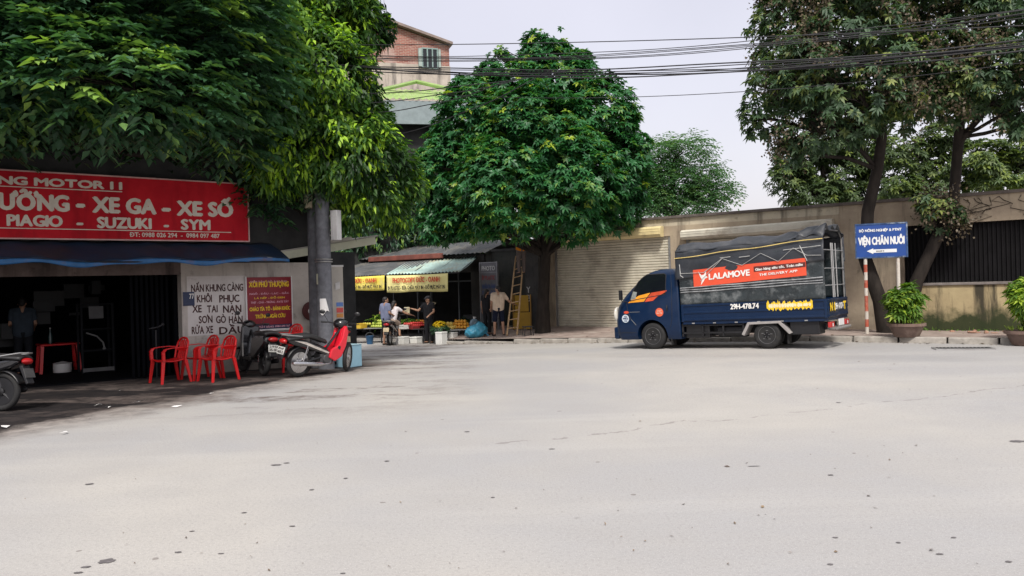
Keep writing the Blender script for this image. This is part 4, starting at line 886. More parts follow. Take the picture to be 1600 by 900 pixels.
# the door is drawn by its dark shut line: a thin raised gasket following the door edge
def cab_line(mb, pts, r=.006, off=.003): mb.tube([(x, CY - cab_w(z) - off, z) for x, z in pts], r, 5)
q = MB(); cab_line(q, [(.53, 1.86), (.555, 1.5), (.56, 1.1), (.55, .75), (.50, .55)]); cab_line(q, [(-.66, 1.2), (-.63, .95), (-.55, .75), (-.42, .6)]); cab_line(q, [(-1.03, .42), (-.43, .42)], .005)
door = q.build('door_seam', M['black_plastic'], truck)
q = MB(); side_patch(q, WIN, .005, 16); wn = q.build('side_window', M['glass'], truck)
q = MB(); cab_line(q, WIN + WIN[:1], .012, .004); q.build('window_seal', M['black_plastic'], wn)
q = MB(); side_patch(q, [(-.55, 1.225), (-.40, 1.25), (-.36, 1.42), (-.47, 1.44)], .008, 8); q.build('quarter_reflection', mat('painted_reflection', (0.20, 0.22, 0.21), 0.3, var=0.4, scale=9), wn)  # pale patch painted on the window as a reflection
q = MB()       # windscreen, wrapped on the sloping front
v = []
for z in np.linspace(1.18, 1.80, 7):
    for y in np.linspace(-.66, .66, 9): v.append((cab_f(z) - .004 + .05 * abs(y / .66) ** 3, CY + y * (cab_w(z) / .84), z))
q.add(v, [(j * 9 + i, j * 9 + i + 1, (j + 1) * 9 + i + 1, (j + 1) * 9 + i) for j in range(6) for i in range(8)]); q.build('windscreen', M['glass'], truck, smooth=True)
q = MB(); q.tube([(.44, CY - .84 - .02, 1.06), (.44, CY - .84 - .035, 1.0), (.44, CY - .84 - .02, .94)], .014, 6); q.build('door_handle', M['black_plastic'], truck)
q = MB(); side_patch(q, [(-.62, 1.155), (-.50, 1.24), (-.30, 1.33), (.0, 1.385), (-.14, 1.22), (-.18, 1.165)], .0075, 12); q.build('flame_decal', mat('decal_orange', (0.75, 0.30, 0.02), 0.4, var=0.25, scale=2.5), truck)
q = MB(); side_patch(q, [(-.15, 1.165), (-.10, 1.24), (.03, 1.385), (.44, 1.425), (.42, 1.39), (.2, 1.29), (.06, 1.18)], .0075, 12); q.build('flame_decal', mat('decal_red', (0.55, 0.07, 0.025), 0.4, var=0.3, scale=3), truck)
def disc(cx, cz, r, m, name, mark=None, mm=None, off=.008):
    q = MB(); n = 22; y = CY - cab_w(cz) - off
    q.add([(cx + r * math.cos(2 * math.pi * i / n), y, cz + r * math.sin(2 * math.pi * i / n)) for i in range(n)], [tuple(range(n))]); o = q.build(name, m, truck)
    if mark:
        t_ = MB()
        for s_, x0, x1, z, c in mark: text(t_, s_, cx + x0 * r, cx + x1 * r, cz + z * r, c * r, y - .002, .08)
        t_.build('lettering', mm, o)
disc(.23, .90, .105, mat('sticker_orange2', (0.72, 0.12, 0.05), 0.5), 'round_sticker', [('24/7', -.55, .55, .15, .35), ('HỎA TỐC', -.7, .7, -.35, .3)], mat('sticker_pale', (0.8, 0.5, 0.4), 0.5))
disc(-.70, .77, .10, mat('sticker_white', (0.55, 0.62, 0.7), 0.5), 'round_sticker', [('TẢI', -.35, .35, .3, .35), ('990KG', -.7, .7, -.2, .4), ('3 NG', -.4, .4, -.72, .3)], mat('sticker_navy', (0.02, 0.04, 0.12), 0.5))
q = MB(); n = 16; q.add([(-.67 + .07 * math.cos(2 * math.pi * i / n), CY - .853, .925 + .033 * math.sin(2 * math.pi * i / n)) for i in range(n)], [tuple(range(n))]); q.build('side_repeater', M['red_letter'], truck)
t_ = MB(); t_.span(-.585, -.30, CY - .8535, CY - .851, .922, .931); t_.build('trim_mark', M['steel'], truck)
# lamps and bumper at the front
for y in (CY - .70, CY + .70):
    q = MB(); q.ball((-1.0, y, .88), (.075, .15, .19), 14, None, 8); q.build('headlight', mat('lamp_white', (0.6, 0.58, 0.52), 0.2), truck, smooth=True)
q = MB(); q.span(-1.085, -.94, CY - .78, CY + .78, .26, .56); q.build('bumper', M['blue_paint'], truck, bevel=.04)
q = MB(); q.span(-1.09, -1.0, CY - .5, CY + .5, .66, .8); q.build('grille', M['black_plastic'], truck, bevel=.02)
q = MB(); q.tube([(-.62, CY - .80, 1.18), (-.70, CY - .98, 1.2), (-.72, CY - 1.0, 1.25)], .013, 6); q.box(-.72, CY - 1.0, 1.36, .06, .10, .24); q.build('mirror', M['black_plastic'], truck, bevel=.02)
q = MB(); q.tube([(-.62, CY + .80, 1.18), (-.70, CY + .98, 1.2), (-.72, CY + 1.0, 1.25)], .013, 6); q.box(-.72, CY + 1.0, 1.36, .06, .10, .24); q.build('mirror', M['black_plastic'], truck, bevel=.02)
# wheels
def wheel(x, y, r, w, face):
    T = Matrix.Translation((x, y, r)) @ Matrix.Rotation(R(90), 4, 'X')
    q = MB(); q.lathe([(r * .62, -w / 2 + .01), (r * .72, -w / 2), (r * .93, -w / 2 + .01), (r * .985, -w / 2 + .035), (r, -w * .2), (r, w * .2), (r * .985, w / 2 - .035), (r * .93, w / 2 - .01), (r * .72, w / 2), (r * .62, w / 2 - .01)], 36, T)
    ro = q.build('tyre', M['rubber'], truck, smooth=True, angle=50)
    q = MB(); s_ = face
    q.lathe([(r * .64, -w / 2 * .8), (r * .64, w / 2 * .8)], 28, T)
    q.lathe([(r * .60, s_ * w * .25), (r * .645, s_ * w * .47), (r * .58, s_ * w * .40), (r * .5, s_ * w * .22), (r * .3, s_ * w * .30), (r * .22, s_ * w * .46), (0, s_ * w * .47)], 28, T)
    for i in range(6):
        a = 2 * math.pi * i / 6; q.box(r * .42 * math.cos(a), r * .42 * math.sin(a), s_ * w * .34, r * .12, r * .12, .03, T)
    for i in range(5): a = 2 * math.pi * (i + .5) / 5; q.ball((r * .16 * math.cos(a), r * .16 * math.sin(a), s_ * w * .49), .012, 6, T)
    q.build('rim', mat('rim_black', (0.022, 0.022, 0.024), 0.4, 0.5) if 'rimb' not in M else M['rimb'], ro, smooth=True, angle=35)
    q = MB()
    for i in range(5): a = 2 * math.pi * (i + .2) / 5; q.box(r * .34 * math.cos(a), r * .34 * math.sin(a), s_ * w * .41, .05, .018, .02, T @ Matrix.Rotation(0, 4, 'Z')); q.ball((r * .17 * math.cos(a), r * .17 * math.sin(a), s_ * w * .50), .014, 6, T)
    q.tube([(r * .63 * math.cos(a), r * .63 * math.sin(a), s_ * w * .475) for a in np.linspace(0, 2 * math.pi, 30, endpoint=False)], .006, 5, T, closed=True)
    q.build('wheel_trim', M['trim'], ro)
M['trim'] = mat('wheel_trim', (0.16, 0.16, 0.165), 0.4, 0.6); M['rimb'] = mat('rim_black', (0.010, 0.010, 0.012), 0.3, 0.3)
for y, f_ in ((.14, 1), (TW_ - .14, -1)): wheel(0, y, .325, .20, f_)
for y, f_ in ((.10, 1), (TW_ - .10, -1)): wheel(2.81, y, .305, .17, f_)
for y, f_ in ((.30, 1), (TW_ - .30, -1)): wheel(2.81, y, .305, .17, f_)
q = MB()
for y in (.45, TW_ - .45): q.span(-.6, 4.0, y - .05, y + .05, .38, .52)
q.tube([(0, .2, .325), (0, TW_ - .2, .325)], .05, 8); q.tube([(2.81, .2, .31), (2.81, TW_ - .2, .31)], .06, 8); q.ball((2.81, CY, .32), (.16, .16, .16), 10); q.tube([(.6, CY, .42), (2.7, CY, .34)], .04, 8); q.span(-.5, .6, .35, 1.35, .3, .55)
for x in (1.2, 2.0, 3.4): q.span(x - .04, x + .04, .5, 1.2, .4, .5)
q.build('chassis', M['dark_metal'], truck)
q = MB(); q.span(.86, 1.45, .08, .45, .26, .56); q.build('tool_box', M['black_plastic'], truck, bevel=.02)
q = MB(); q.tube([(1.62, .27, .42), (2.3, .27, .42)], .16, 14); q.build('fuel_tank', M['dark_metal'], truck, bevel=.02)
q = MB(); q.span(3.32, 3.95, .06, .5, .30, .60); q.build('spare_box', M['dark_metal'], truck, bevel=.02)
q = MB(); q.span(.78, 2.3, .33, .35, .30, .585); q.span(2.25, 3.35, .5, .52, .33, .585); q.span(.78, 2.3, .03, .07, .36, .40); q.span(.78, 2.3, .03, .07, .54, .57)
for x in (.8, 1.3, 1.8, 2.28): q.span(x - .02, x + .02, .03, .07, .30, .60)
q.build('side_guard', M['dark_metal'], truck)
q = MB(); pts = [(2.28, .33), (2.42, .57), (3.12, .585), (3.34, .35)]
pl_ = [(2.25, .33), (2.40, .605), (3.13, .62), (3.38, .35), (3.32, .32), (3.09, .565), (2.44, .55), (2.31, .30)]
q.prism(pl_, -.03, .30); q.build('wheel_guard', mat('guard_grey', (0.36, 0.34, 0.33), 0.5, 0.2, dirt=(0.16, 0.14, 0.13)), truck, bevel=.006)
for x, h in ((.47, .42), (3.25, .38)):
    q = MB(); q.span(x, x + .015, .06, .32, .10, h) ; q.build('mud_flap', M['rubber'], truck)
# load bed
B0, B1 = .82, 4.14
q = MB(); q.span(B0, B1, .0, TW_, .585, .655); q.build('bed_floor', M['blue_paint'], truck, bevel=.008)
def dropside(y, s_):
    q = MB(); q.span(B0, B1, y - .018, y + .018, .655, 1.06)
    for z, h in ((.70, .05), (.865, .05), (1.035, .05)): q.span(B0 - .003, B1 + .003, y - .034, y + .034, z - h / 2, z + h / 2)
    for x in (B0 + .02, B1 - .02): q.span(x - .03, x + .03, y - .037, y + .037, .652, 1.063)
    q.build('drop_side', M['blue_paint'], truck, bevel=.008)
dropside(0.0, -1); dropside(TW_, 1)
q = MB()
for x in np.arange(1.1, 4.1, .52): q.span(x - .035, x + .035, -.028, -.02, .60, .625)
q.build('hinge', M['steel'], truck)
q = MB(); q.span(B1 - .02, B1 + .02, .04, TW_ - .04, .655, 1.06)
for z in (.70, .865, 1.035): q.span(B1 - .035, B1 + .035, .045, TW_ - .045, z - .025, z + .025)
tg = q.build('tailgate', M['blue_paint'], truck, bevel=.008)
RT = Matrix.Translation((B1 + .04, 0, 0)) @ Matrix.Rotation(R(90), 4, 'Z')        # faces the rear
t_ = MB(); text(t_, 'N 0', .12, .55, .80, .17, -.002, .10, RT); text(t_, 'T', 1.2, 1.45, .80, .17, -.002, .1, RT); t_.build('lettering', M['yellow_letter'], tg)
t_ = MB(); text(t_, '29H 47874', .5, 1.2, .82, .13, -.003, .08, RT); t_.build('lettering', M['white_letter'], tg)
# licence text and smeared yellow lettering on the drop side
t_ = MB(); text(t_, '29H-478.74', 2.03, 2.68, .915, .115, -.0365, .07); t_.build('lettering', M['white_letter'], truck)
rng = np.random.default_rng(4); t_ = MB(); n = 60
top = [.075 + .024 * math.sin(i * .9) + .018 * rng.normal() for i in range(n)]; bot = [-.085 + .022 * math.sin(i * 1.3 + 1) + .016 * rng.normal() for i in range(n)]
xs_ = np.linspace(2.86, 3.86, n)
t_.add([(xs_[i], -.0365, .955 + bot[i]) for i in range(n)] + [(xs_[i], -.0365, .955 + top[i]) for i in range(n)], [(i, i + 1, n + i + 1, n + i) for i in range(n - 1)]); t_.build('smeared_lettering', M['yellow_letter'], truck)
t_ = MB()
for i in range(16):
    x = 2.92 + i * .058 + rng.normal() * .01; h = .035 + .02 * rng.random(); k_ = 7
    t_.add([(x + .03 * math.cos(2 * math.pi * j / k_) * (.7 + .6 * rng.random()), -.0385 - .0003 * i, .955 + h * math.sin(2 * math.pi * j / k_)) for j in range(k_)], [tuple(range(k_))])
t_.build('smeared_lettering', mat('smear_white', (0.72, 0.62, 0.38), 0.6, var=0.2), truck)
# tail end
for y in (.22, TW_ - .22):
    q = MB(); q.span(B1 - .02, B1 + .05, y - .15, y + .15, .44, .56); tl_ = q.build('tail_light', mat('tail_red', (0.42, 0.03, 0.03), 0.25), truck, bevel=.012)
    q = MB(); q.span(B1 + .0505, B1 + .056, y - .025, y + .03, .46, .53); q.build('lamp_lens', M['white_paint'], tl_)
q = MB(); q.tube([(B1 + .07, .45, .40), (B1 + .07, TW_ - .1, .40)], .03, 8)
for y in (.5, 1.2): q.span(3.9, B1 + .07, y - .03, y + .03, .38, .44)
q.build('rear_bumper', mat('bumper_grey', (0.26, 0.25, 0.24), 0.5, 0.2), truck)
q = MB(); q.span(B1 + .06, B1 + .08, .65, 1.05, .46, .6); q.build('plate', M['white_paint'], truck)
# hoop frame under the cover
M['frame_steel'] = mat('frame_steel', (0.2, 0.2, 0.2), 0.45, 0.5, dirt=(0.14, 0.1, 0.08))
def hoop_z(x): return 2.50 + .02 * (x - .78) + (.06 if x > 3.6 else 0)
q = MB()
for x in (.84, 2.5, 4.10):
    z = hoop_z(x) - .05
    q.tube([(x, .03, .66), (x, .03, z - .18), (x, .25, z), (x, TW_ - .25, z), (x, TW_ - .03, z - .18), (x, TW_ - .03, .66)], .022, 6)
q.build('hoop_frame', M['frame_steel'], truck)
q = MB()
for y in (.62, .74, .98): q.tube([(4.13, y, 1.08), (4.13, y, 2.28)], .017, 6)
for z in (1.35, 1.72, 2.12): q.tube([(4.128, .05, z), (4.128, TW_ - .05, z)], .012, 6)
q.build('rear_bars', mat('bars_pale', (0.34, 0.34, 0.34), 0.4, 0.4), truck)
M['tarp'] = mat('tarp', (0.028, 0.032, 0.040), 0.42, var=0.25, scale=2.5, bump=0.7, dirt=(0.075, 0.075, 0.078), dirt_amt=0.6, dirt_scale=2.2)
M['clear_tarp'] = mat('clear_tarp', (0.024, 0.032, 0.036), 0.28, var=0.35, scale=3, bump=0.5, dirt=(0.22, 0.235, 0.24), dirt_amt=0.8, dirt_scale=2.2, spec=0.6)  # pale dirt tone is lifted to stand for bright reflections on the plastic
def tarp_top(a, b):                 # a along, b across from near eave over the roof to the far eave
    x = .72 + (4.16 - .72) * a; zt = hoop_z(x) + .012
    s_ = b * 2 - 1; yy = CY + s_ * (CY + .015); f_ = abs(s_)
    z = zt - max(0, f_ - .70) / .30 * .19 - (.05 * math.sin(math.pi * min(1, abs(((x - .84) % 1.63) / 1.63))) * (1 - f_ ** 4))
    w_ = float(wob(np.array([x * 2.2, yy * 2.0, 0.3]), 1.6)) * .03 + .012 * math.sin(x * 11 + yy * 6) + .045 * math.sin((x - yy) * 13 + math.sin(x * 5)) * max(0, x - 2.8)
    return (x, yy, z + w_ * (1 if f_ < .98 else .6))
q = MB(); q.sheet(tarp_top, 90, 26); q.build('tarp_roof', M['tarp'], truck, smooth=True, angle=180, solid=.008)
def eave(x): return 2.30 + .02 * (x - .72)
def side_cloth(yb):
    s_ = -1 if yb < CY else 1
    def fn(a, b):
        x = .72 + (4.15 - .72) * a; z0 = 1.66 + .085 * (x - .72) * .75; zt = hoop_z(x) - .17; z = z0 + (zt - z0) * b
        return (x, yb + s_ * (.012 + .024 * float(wob(np.array([x * 1.6, z * 4, 1.0]), 1.5)) + .02 * math.sin((x * 1.0 - z * 2.2) * 9) * max(0, x - 2.9) * b + .014 * math.sin(x * 8 - z * 9) * b + .025 * (1 - b)), z)
    q = MB(); q.sheet(fn, 70, 10); q.build('tarp_skirt', M['tarp'], truck, smooth=True, angle=180, solid=.006)
side_cloth(0.0); side_cloth(TW_)
def lower_cloth(yb):
    s_ = -1 if yb < CY else 1
    def fn(a, b):
        x = .80 + (4.13 - .80) * a; zt = 2.0 + .07 * (x - .8); z = 1.05 + (zt - 1.05) * b
        return (x, yb + s_ * (.002 + .008 * float(wob(np.array([x * 2, z * 3, 2.0]), 1.7)) + .006 * math.sin(z * 38) * (z < 1.45)), z)
    q = MB(); q.sheet(fn, 60, 14); q.build('plastic_side', M['clear_tarp'], truck, smooth=True, angle=180, solid=.005)
lower_cloth(-.01); lower_cloth(TW_ + .01)
q = MB(); q.span(.80, .812, .03, TW_ - .03, .66, 2.40); q.build('front_board', M['tarp'], truck)
# folded plastic strips along the bottom
q = MB()
for z, r_ in ((1.455, .014), (1.40, .011), (1.345, .012)): q.tube([(x, -.034 - .006 * math.sin(x * 6), z + .035 * (x - .8) * .6 + .006 * math.sin(x * 5 + z * 30)) for x in np.linspace(.82, 4.10, 30)], r_, 5)
q.build('plastic_fold', mat('plastic_pale', (0.30, 0.31, 0.32), 0.35, var=0.5, scale=5), truck)
# orange banner with bird mark
def onside(x, z): return z + .047 * (x - 1.17)
q = MB(); q.sheet(lambda a, b: (1.17 + 2.60 * a, -.045 - .004 * math.sin(a * 13), onside(1.17 + 2.6 * a, 1.465 + (.40 - .02 * a) * b)), 30, 3); bn = q.build('side_banner', mat('banner_orange', (0.72, 0.085, 0.035), 0.5, var=0.06, dirt=(0.55, 0.07, 0.04), dirt_amt=0.4), truck)
SH = Matrix(((1, 0, 0, 0), (0, 1, 0, 0), (.047, 0, 1, -.047 * 1.17), (0, 0, 0, 1)))       # the banner hangs at a slant
t_ = MB(); text(t_, 'LALAMOVE', 1.56, 2.52, 1.60, .135, -.053, .07, SH); text(t_, 'THE DELIVERY APP', 2.74, 3.58, 1.56, .05, -.053, .05, SH)
bird = [(1.30, 1.82), (1.38, 1.72), (1.44, 1.73), (1.50, 1.82), (1.485, 1.70), (1.53, 1.66), (1.46, 1.635), (1.42, 1.57), (1.35, 1.49), (1.385, 1.62), (1.34, 1.70)]
t_.add([(x, -.0535, z) for x, z in bird], [tuple(range(len(bird)))], SH); t_.build('lettering', M['white_letter'], bn)
q = MB(); q.add([(2.62, -.0515, 1.665), (3.76, -.0515, 1.655), (3.76, -.0515, 1.755), (2.62, -.0515, 1.785)], [(0, 1, 2, 3)], SH); sp_ = q.build('slogan_strip', mat('strip_dark', (0.10, 0.018, 0.014), 0.6), bn)
t_ = MB(); text(t_, 'Giao hàng siêu tốc. Toàn miền', 2.66, 3.70, 1.685, .055, -.0545, .06, SH); t_.build('lettering', M['white_letter'], sp_)
# ropes
q = MB(); q.tube([(x, -.045 - .01 * math.sin(x * 7), 2.165 + .058 * (x - .72) + .012 * math.sin(x * 4)) for x in np.linspace(.71, 4.14, 24)], .011, 6); q.build('tie_rope', mat('rope_yellow', (0.62, 0.47, 0.16), 0.7), truck)
zz = [(.84, 1.80), (1.45, 1.79), (1.90, 2.085), (2.36, 1.90), (2.80, 2.14), (3.18, 1.93), (3.52, 2.20), (3.80, 2.02), (4.10, 2.0)]
q = MB(); q.tube([(x, -.062, z) for x, z in zz], .006, 5); q.tube([(1.45, -.062, 1.80), (1.9, -.06, 2.085)], .007, 5); q.tube([(1.35, -.062, 1.60), (1.9, -.065, 2.08)], .006, 5)
q.tube([(3.66, -.06, 2.24), (3.80, -.062, 1.90)], .009, 5); q.tube([(.83, -.03, 2.02), (.85, -.045, 1.75), (.92, -.05, 1.70)], .011, 5)
for x0, x1, z in ((1.85, 2.1, 2.10), (2.3, 2.55, 2.085), (3.3, 4.1, 2.17)): q.tube([(x0, -.056, z), (x1, -.056, z + .045 * (x1 - x0))], .008, 5)
q.build('tie_rope', mat('rope_pale', (0.40, 0.40, 0.39), 0.7), truck)
#@@
# ================================================================== POLES, CABLES, SIGN, PLANTS
def pole(name, label, px, py, D, r0, r1, h):
    p = at(px, py, D); z = ground_z(p.x, p.y); t = thing(name, label, 'pole', (p.x, p.y, z), 0)
    q = MB(); q.tube([(0, 0, -.2), (0, 0, h * .5), (0, 0, h)], [r0, (r0 + r1) / 2, r1], 20); q.build('shaft', M['concrete_pole'], t, smooth=True, angle=60)
    return t
po = pole('utility_pole', 'thick grey concrete utility pole with a torn paper notice beside the red motorbike', 510, 566, 16.9, .172, .125, 7.2)
p2o = pole('utility_pole', 'darker concrete utility pole close behind the one carrying the paper notice', 497, 562, 17.3, .165, .125, 7.0)
q = MB()
for z in (2.25, 2.3, 3.9): q.tube([(.18 * math.cos(a), .18 * math.sin(a), z) for a in np.linspace(0, 2 * math.pi, 18, endpoint=False)], .012, 5, closed=True)
q.build('steel_band', M['steel'], po)
q = MB(); q.sheet(lambda a, b: (.178 * math.sin(-.35 + 1.1 * a * (1 - .35 * b)), -.178 * math.cos(-.35 + 1.1 * a * (1 - .35 * b)) - .006, 1.18 + .30 * b - .05 * math.sin(a * 6) * (1 - b)), 8, 6); q.build('paper_notice', M['white_paint'], po)
q = MB(); q.sheet(lambda a, b: (.172 * math.sin(-.9 + .35 * a), -.172 * math.cos(-.9 + .35 * a) - .006, 1.78 + .22 * b), 4, 3); q.build('paper_notice', M['cream'], po)
# cabinet and meter box on the poles
p = at(525, 352, 16.75); bx = thing('cable_box', 'tall narrow pale grey cable box strapped to the side of the concrete pole', 'box', (p.x, p.y, p.z), -.5)
q = MB(); q.box(0, 0, 0, .17, .14, .62); q.box(-.02, -.072, 0, .015, .01, .6); q.build('case', mat('box_grey', (0.46, 0.46, 0.47), 0.5, var=0.1), bx, bevel=.015)
q = MB(); q.box(-.10, 0, -.2, .12, .05, .03); q.box(-.10, 0, .2, .12, .05, .03); q.build('strap', M['steel'], bx)
p = at(482, 315, 16.95); bx = thing('meter_box', 'small beige meter box mounted high on the darker concrete pole', 'box', (p.x, p.y, p.z), .2)
q = MB(); q.box(0, 0, 0, .16, .12, .28); q.build('case', mat('meter_beige', (0.28, 0.24, 0.16), 0.6), bx, bevel=.012)
q = MB(); q.box(.03, -.063, .04, .07, .006, .09); q.build('dial_window', M['glass'], bx)
# hanging dead air plants tangled on the pole top
rng = np.random.default_rng(9)
tf = thing('climbing_plant', 'small leafy plant tangled round the top of the concrete poles', 'plant', (po.location.x - .05, po.location.y, 3.75))
n = 130; P = rng.normal(size=(n, 3)) * np.array([.16, .14, .2]); leaf_object('foliage', drooping(P, norm(P), rng, k=5, ln=.13, wd=.04, tint0=.35), M['leaf_right'], tf)

# overhead cables between the twin poles and a pole outside the view
CG = 'black cables strung across the street'
M['cable'] = mat('cable', (0.012, 0.012, 0.016), 0.6)
def cable(p0, p1, D0, D1, sag, r, label, wig=0.0, sd=0):
    a, b = at(p0[0], p0[1], D0), at(p1[0], p1[1], D1); rng = np.random.default_rng(sd); ph = rng.random() * 6
    pts = []
    for i in range(41):
        t = i / 40; q_ = a + (b - a) * t; q_.z -= sag * 4 * t * (1 - t); q_.z += wig * math.sin(t * 17 + ph) ; q_.y += wig * math.cos(t * 13 + ph); pts.append(q_ - a)
    q = MB(); q.tube(pts, r, 6); o = q.build('overhead_cable', M['cable'], None, smooth=True); o.location = a; tag(o, label, 'cable', CG)
LB = 'black cable in the thick lower bundle sagging across the sky'
for i in range(7): cable((492, 97 + i * .9), (1790, 42 + i * 2.6), 17, 10.6, .33 + .022 * (i % 4), .008 + .003 * (i % 3 == 0), LB, .02, i)
LU = 'thin black cable in the upper bundle that climbs to the right'
for i in range(5): cable((492, 82 + i * 1.2), (1790, -16 + i * 3.4), 17, 10.6, .37 + .025 * (i % 3), .0065, LU, .012, 20 + i)
cable((492, 70), (1790, 30), 17, 10.6, .10, .008, 'single black cable running straight just above the two bundles', .0, 31)
cable((575, 138), (1790, 70), 17.5, 10.6, .42, .006, 'lowest single thin cable hanging below the bundles', 0, 33)
for i, (a_, b_) in enumerate((((500, 150), (905, 108)), ((500, 165), (880, 109)), ((560, 225), (860, 110)), ((500, 175), (790, 128)))):
    cable(a_, b_, 17.0, 15.2, .10 + .04 * i, .009, 'drop cable slanting from the bundle down to the concrete poles', .01, 40 + i)

# blue road sign
s0 = at(1355, 521, 20.0); s1 = at(1403, 521, 19.4)
S0 = Vector((s0.x, s0.y, 0)); sdir = Vector((.93, -.37, 0)).normalized()
sr = thing('road_sign', 'blue institute direction sign with a white left arrow on red and white posts', 'sign', (S0.x, S0.y, stand(S0) - .02), math.atan2(sdir.y, sdir.x))
zb0 = sr.location.z
def s_xz(px, py): q_ = onplane(px, py, S0, sdir); return (q_ - S0).dot(sdir), q_.z - zb0
c0, c1 = s_xz(1338, 403), s_xz(1416, 348); x0, x1, z0, z1 = c0[0], c1[0], c0[1], c1[1]
q = MB(); q.span(x0, x1, -.05, -.02, z0, z1); q.build('panel', mat('sign_blue', (0.008, 0.055, 0.26), 0.45, var=0.12), sr)
q = MB()
for a_, b_, c_, d_ in ((x0 - .02, x1 + .02, z0 - .02, z0 + .015), (x0 - .02, x1 + .02, z1 - .015, z1 + .02), (x0 - .02, x0 + .012, z0 + .015, z1 - .015), (x1 - .012, x1 + .02, z0 + .015, z1 - .015)): q.span(a_, b_, -.062, -.012, c_, d_)
q.build('frame', mat('sign_frame_blue', (0.02, 0.06, 0.16), 0.5, var=.5, scale=9, dirt=(0.35, 0.4, 0.45), dirt_amt=.8, dirt_scale=5), sr)
WS, HS = x1 - x0, z1 - z0; t_ = MB()
text(t_, 'BỘ NÔNG NGHIỆP & PTNT', x0 + .07 * WS, x0 + .9 * WS, z0 + .775 * HS, .075 * HS, -.054, .07); text(t_, 'VIỆN CHĂN NUÔI', x0 + .05 * WS, x0 + .95 * WS, z0 + .385 * HS, .22 * HS, -.054, .10)
ar = [(.21, .19), (.34, .27), (.34, .235), (.80, .235), (.80, .135), (.34, .135), (.34, .10)]
t_.add([(x0 + a * WS, -.054, z0 + b_ * HS) for a, b_ in ar], [tuple(range(7))]); lo = t_.build('lettering', mat('sign_white', (0.72, 0.73, 0.74), .5, var=.06), sr)
t_ = MB(); text(t_, '100M', x0 + .4 * WS, x0 + .55 * WS, z0 + .16 * HS, .04 * HS, -.056, .05); t_.build('lettering', M['black_letter'], lo)
def post(x, cols, rad=.042):
    k = len(cols); hh = z0 + .02; q_ = [MB(), MB()]
    for i, c in enumerate(cols): q_[c].tube([(x, -.005, hh * i / k - (.1 if i == 0 else 0)), (x, -.005, hh * (i + 1) / k)], rad, 12)
    o = q_[0].build('post', mat('post_white', (0.6, 0.56, 0.5), .6, var=.15, dirt=(0.3, 0.18, 0.12), dirt_amt=.7, dirt_scale=4), sr)
    if q_[1].v: q_[1].build('red_band', mat('post_red', (0.42, 0.09, 0.05), .6, var=.3, scale=8, dirt=(0.5, 0.35, 0.28), dirt_amt=.8, dirt_scale=6), o)
post(s_xz(1350, 405)[0] + .03, [0, 1, 0, 1, 0, 1, 1, 0, 1, 0][::-1])
post(s_xz(1403, 405)[0], [0, 0, 0])

# potted shrubs
def pot_plant(label, px, py, D, w, h, ph, seed, tint, gap):
    p = at(px, py, D); z = stand(p); r = thing('potted_shrub', label, 'plant', (p.x, p.y, z), .3, 'potted shrubs on the right pavement')
    q = MB(); q.lathe([(w * .30, 0), (w * .34, .02), (w * .46, ph * .75), (w * .52, ph * .8), (w * .52, ph), (w * .46, ph), (w * .44, ph * .85), (0, ph * .82)], 28); q.build('pot', mat('pot_clay', (0.16, 0.105, 0.085), .8, var=.25, dirt=(0.3, 0.24, 0.2), dirt_amt=.6), r, smooth=True, angle=40)
    q = MB(); q.ball((0, 0, ph * .82), (w * .43, w * .43, .05), 14); q.build('soil', mat('soil', (0.05, 0.035, 0.025), .95), r)
    rng = np.random.default_rng(seed); q = MB(); ends = []
    for i in range(13):
        a = rng.random() * 6.28; rr = w * (.05 + .36 * rng.random()); e_ = (rr * math.cos(a), rr * math.sin(a), ph + h * (.35 + .6 * rng.random())); limb(q, (rr * .2 * math.cos(a), rr * .2 * math.sin(a), ph * .8), e_, .016, .006, rng, .1, 5, 5); ends.append(e_)
    q.build('stem', M['bark'], r)
    lum = [(e_[0], e_[1], e_[2], .19, .19, .17) for e_ in ends] + [(0, 0, ph + h * .45, w * .36, w * .36, h * .38)]
    P, A = sprigs(lum, 330, rng, .3, gap, seed); leaf_object('foliage', whorl(P, A, rng, k=7, ln=.16, wd=.058, tint0=tint, tv=.16, young=.05), M['leaf_shrub'], r)
    n = 90; a = rng.random(n) * 6.28; P = np.stack([w * .42 * np.cos(a), w * .42 * np.sin(a), np.full(n, ph)], 1); leaf_object('weeds', [leaves(P, rng.normal(size=(n, 3)) * .5 + np.array([0, 0, 1.0]), rng.normal(size=(n, 3)), .1 + .08 * rng.random(n), np.full(n, .014), np.full(n, .8))], M['leaf_shrub'], r)
    return r
pot_plant('bushy green shrub in a wide clay bowl beside the blue road sign', 1417, 537, 18.6, .80, .76, .32, 61, .5, .2)
pot_plant('taller yellowish shrub in a clay bowl at the right edge of the pavement', 1604, 538, 17.0, .80, 1.1, .32, 67, .68, .35)
q = MB(); pp = at(1500, 522, 19.8); 
for i in range(16): q.ball((random.uniform(-1.2, 1.2), random.uniform(-.3, .3), random.uniform(0, .03)), (random.uniform(.03, .12), random.uniform(.03, .1), random.uniform(.02, .06)), 6)
o = q.build('rubble', mat('rubble', (0.30, 0.17, 0.12), .9, var=.3), None); o.location = (pp.x, pp.y, stand(pp)); o.rotation_euler = (0, 0, WALL_ROT); tag(o, 'broken brick rubble along the foot of the mossy low wall', 'rubble', None, 'stuff')
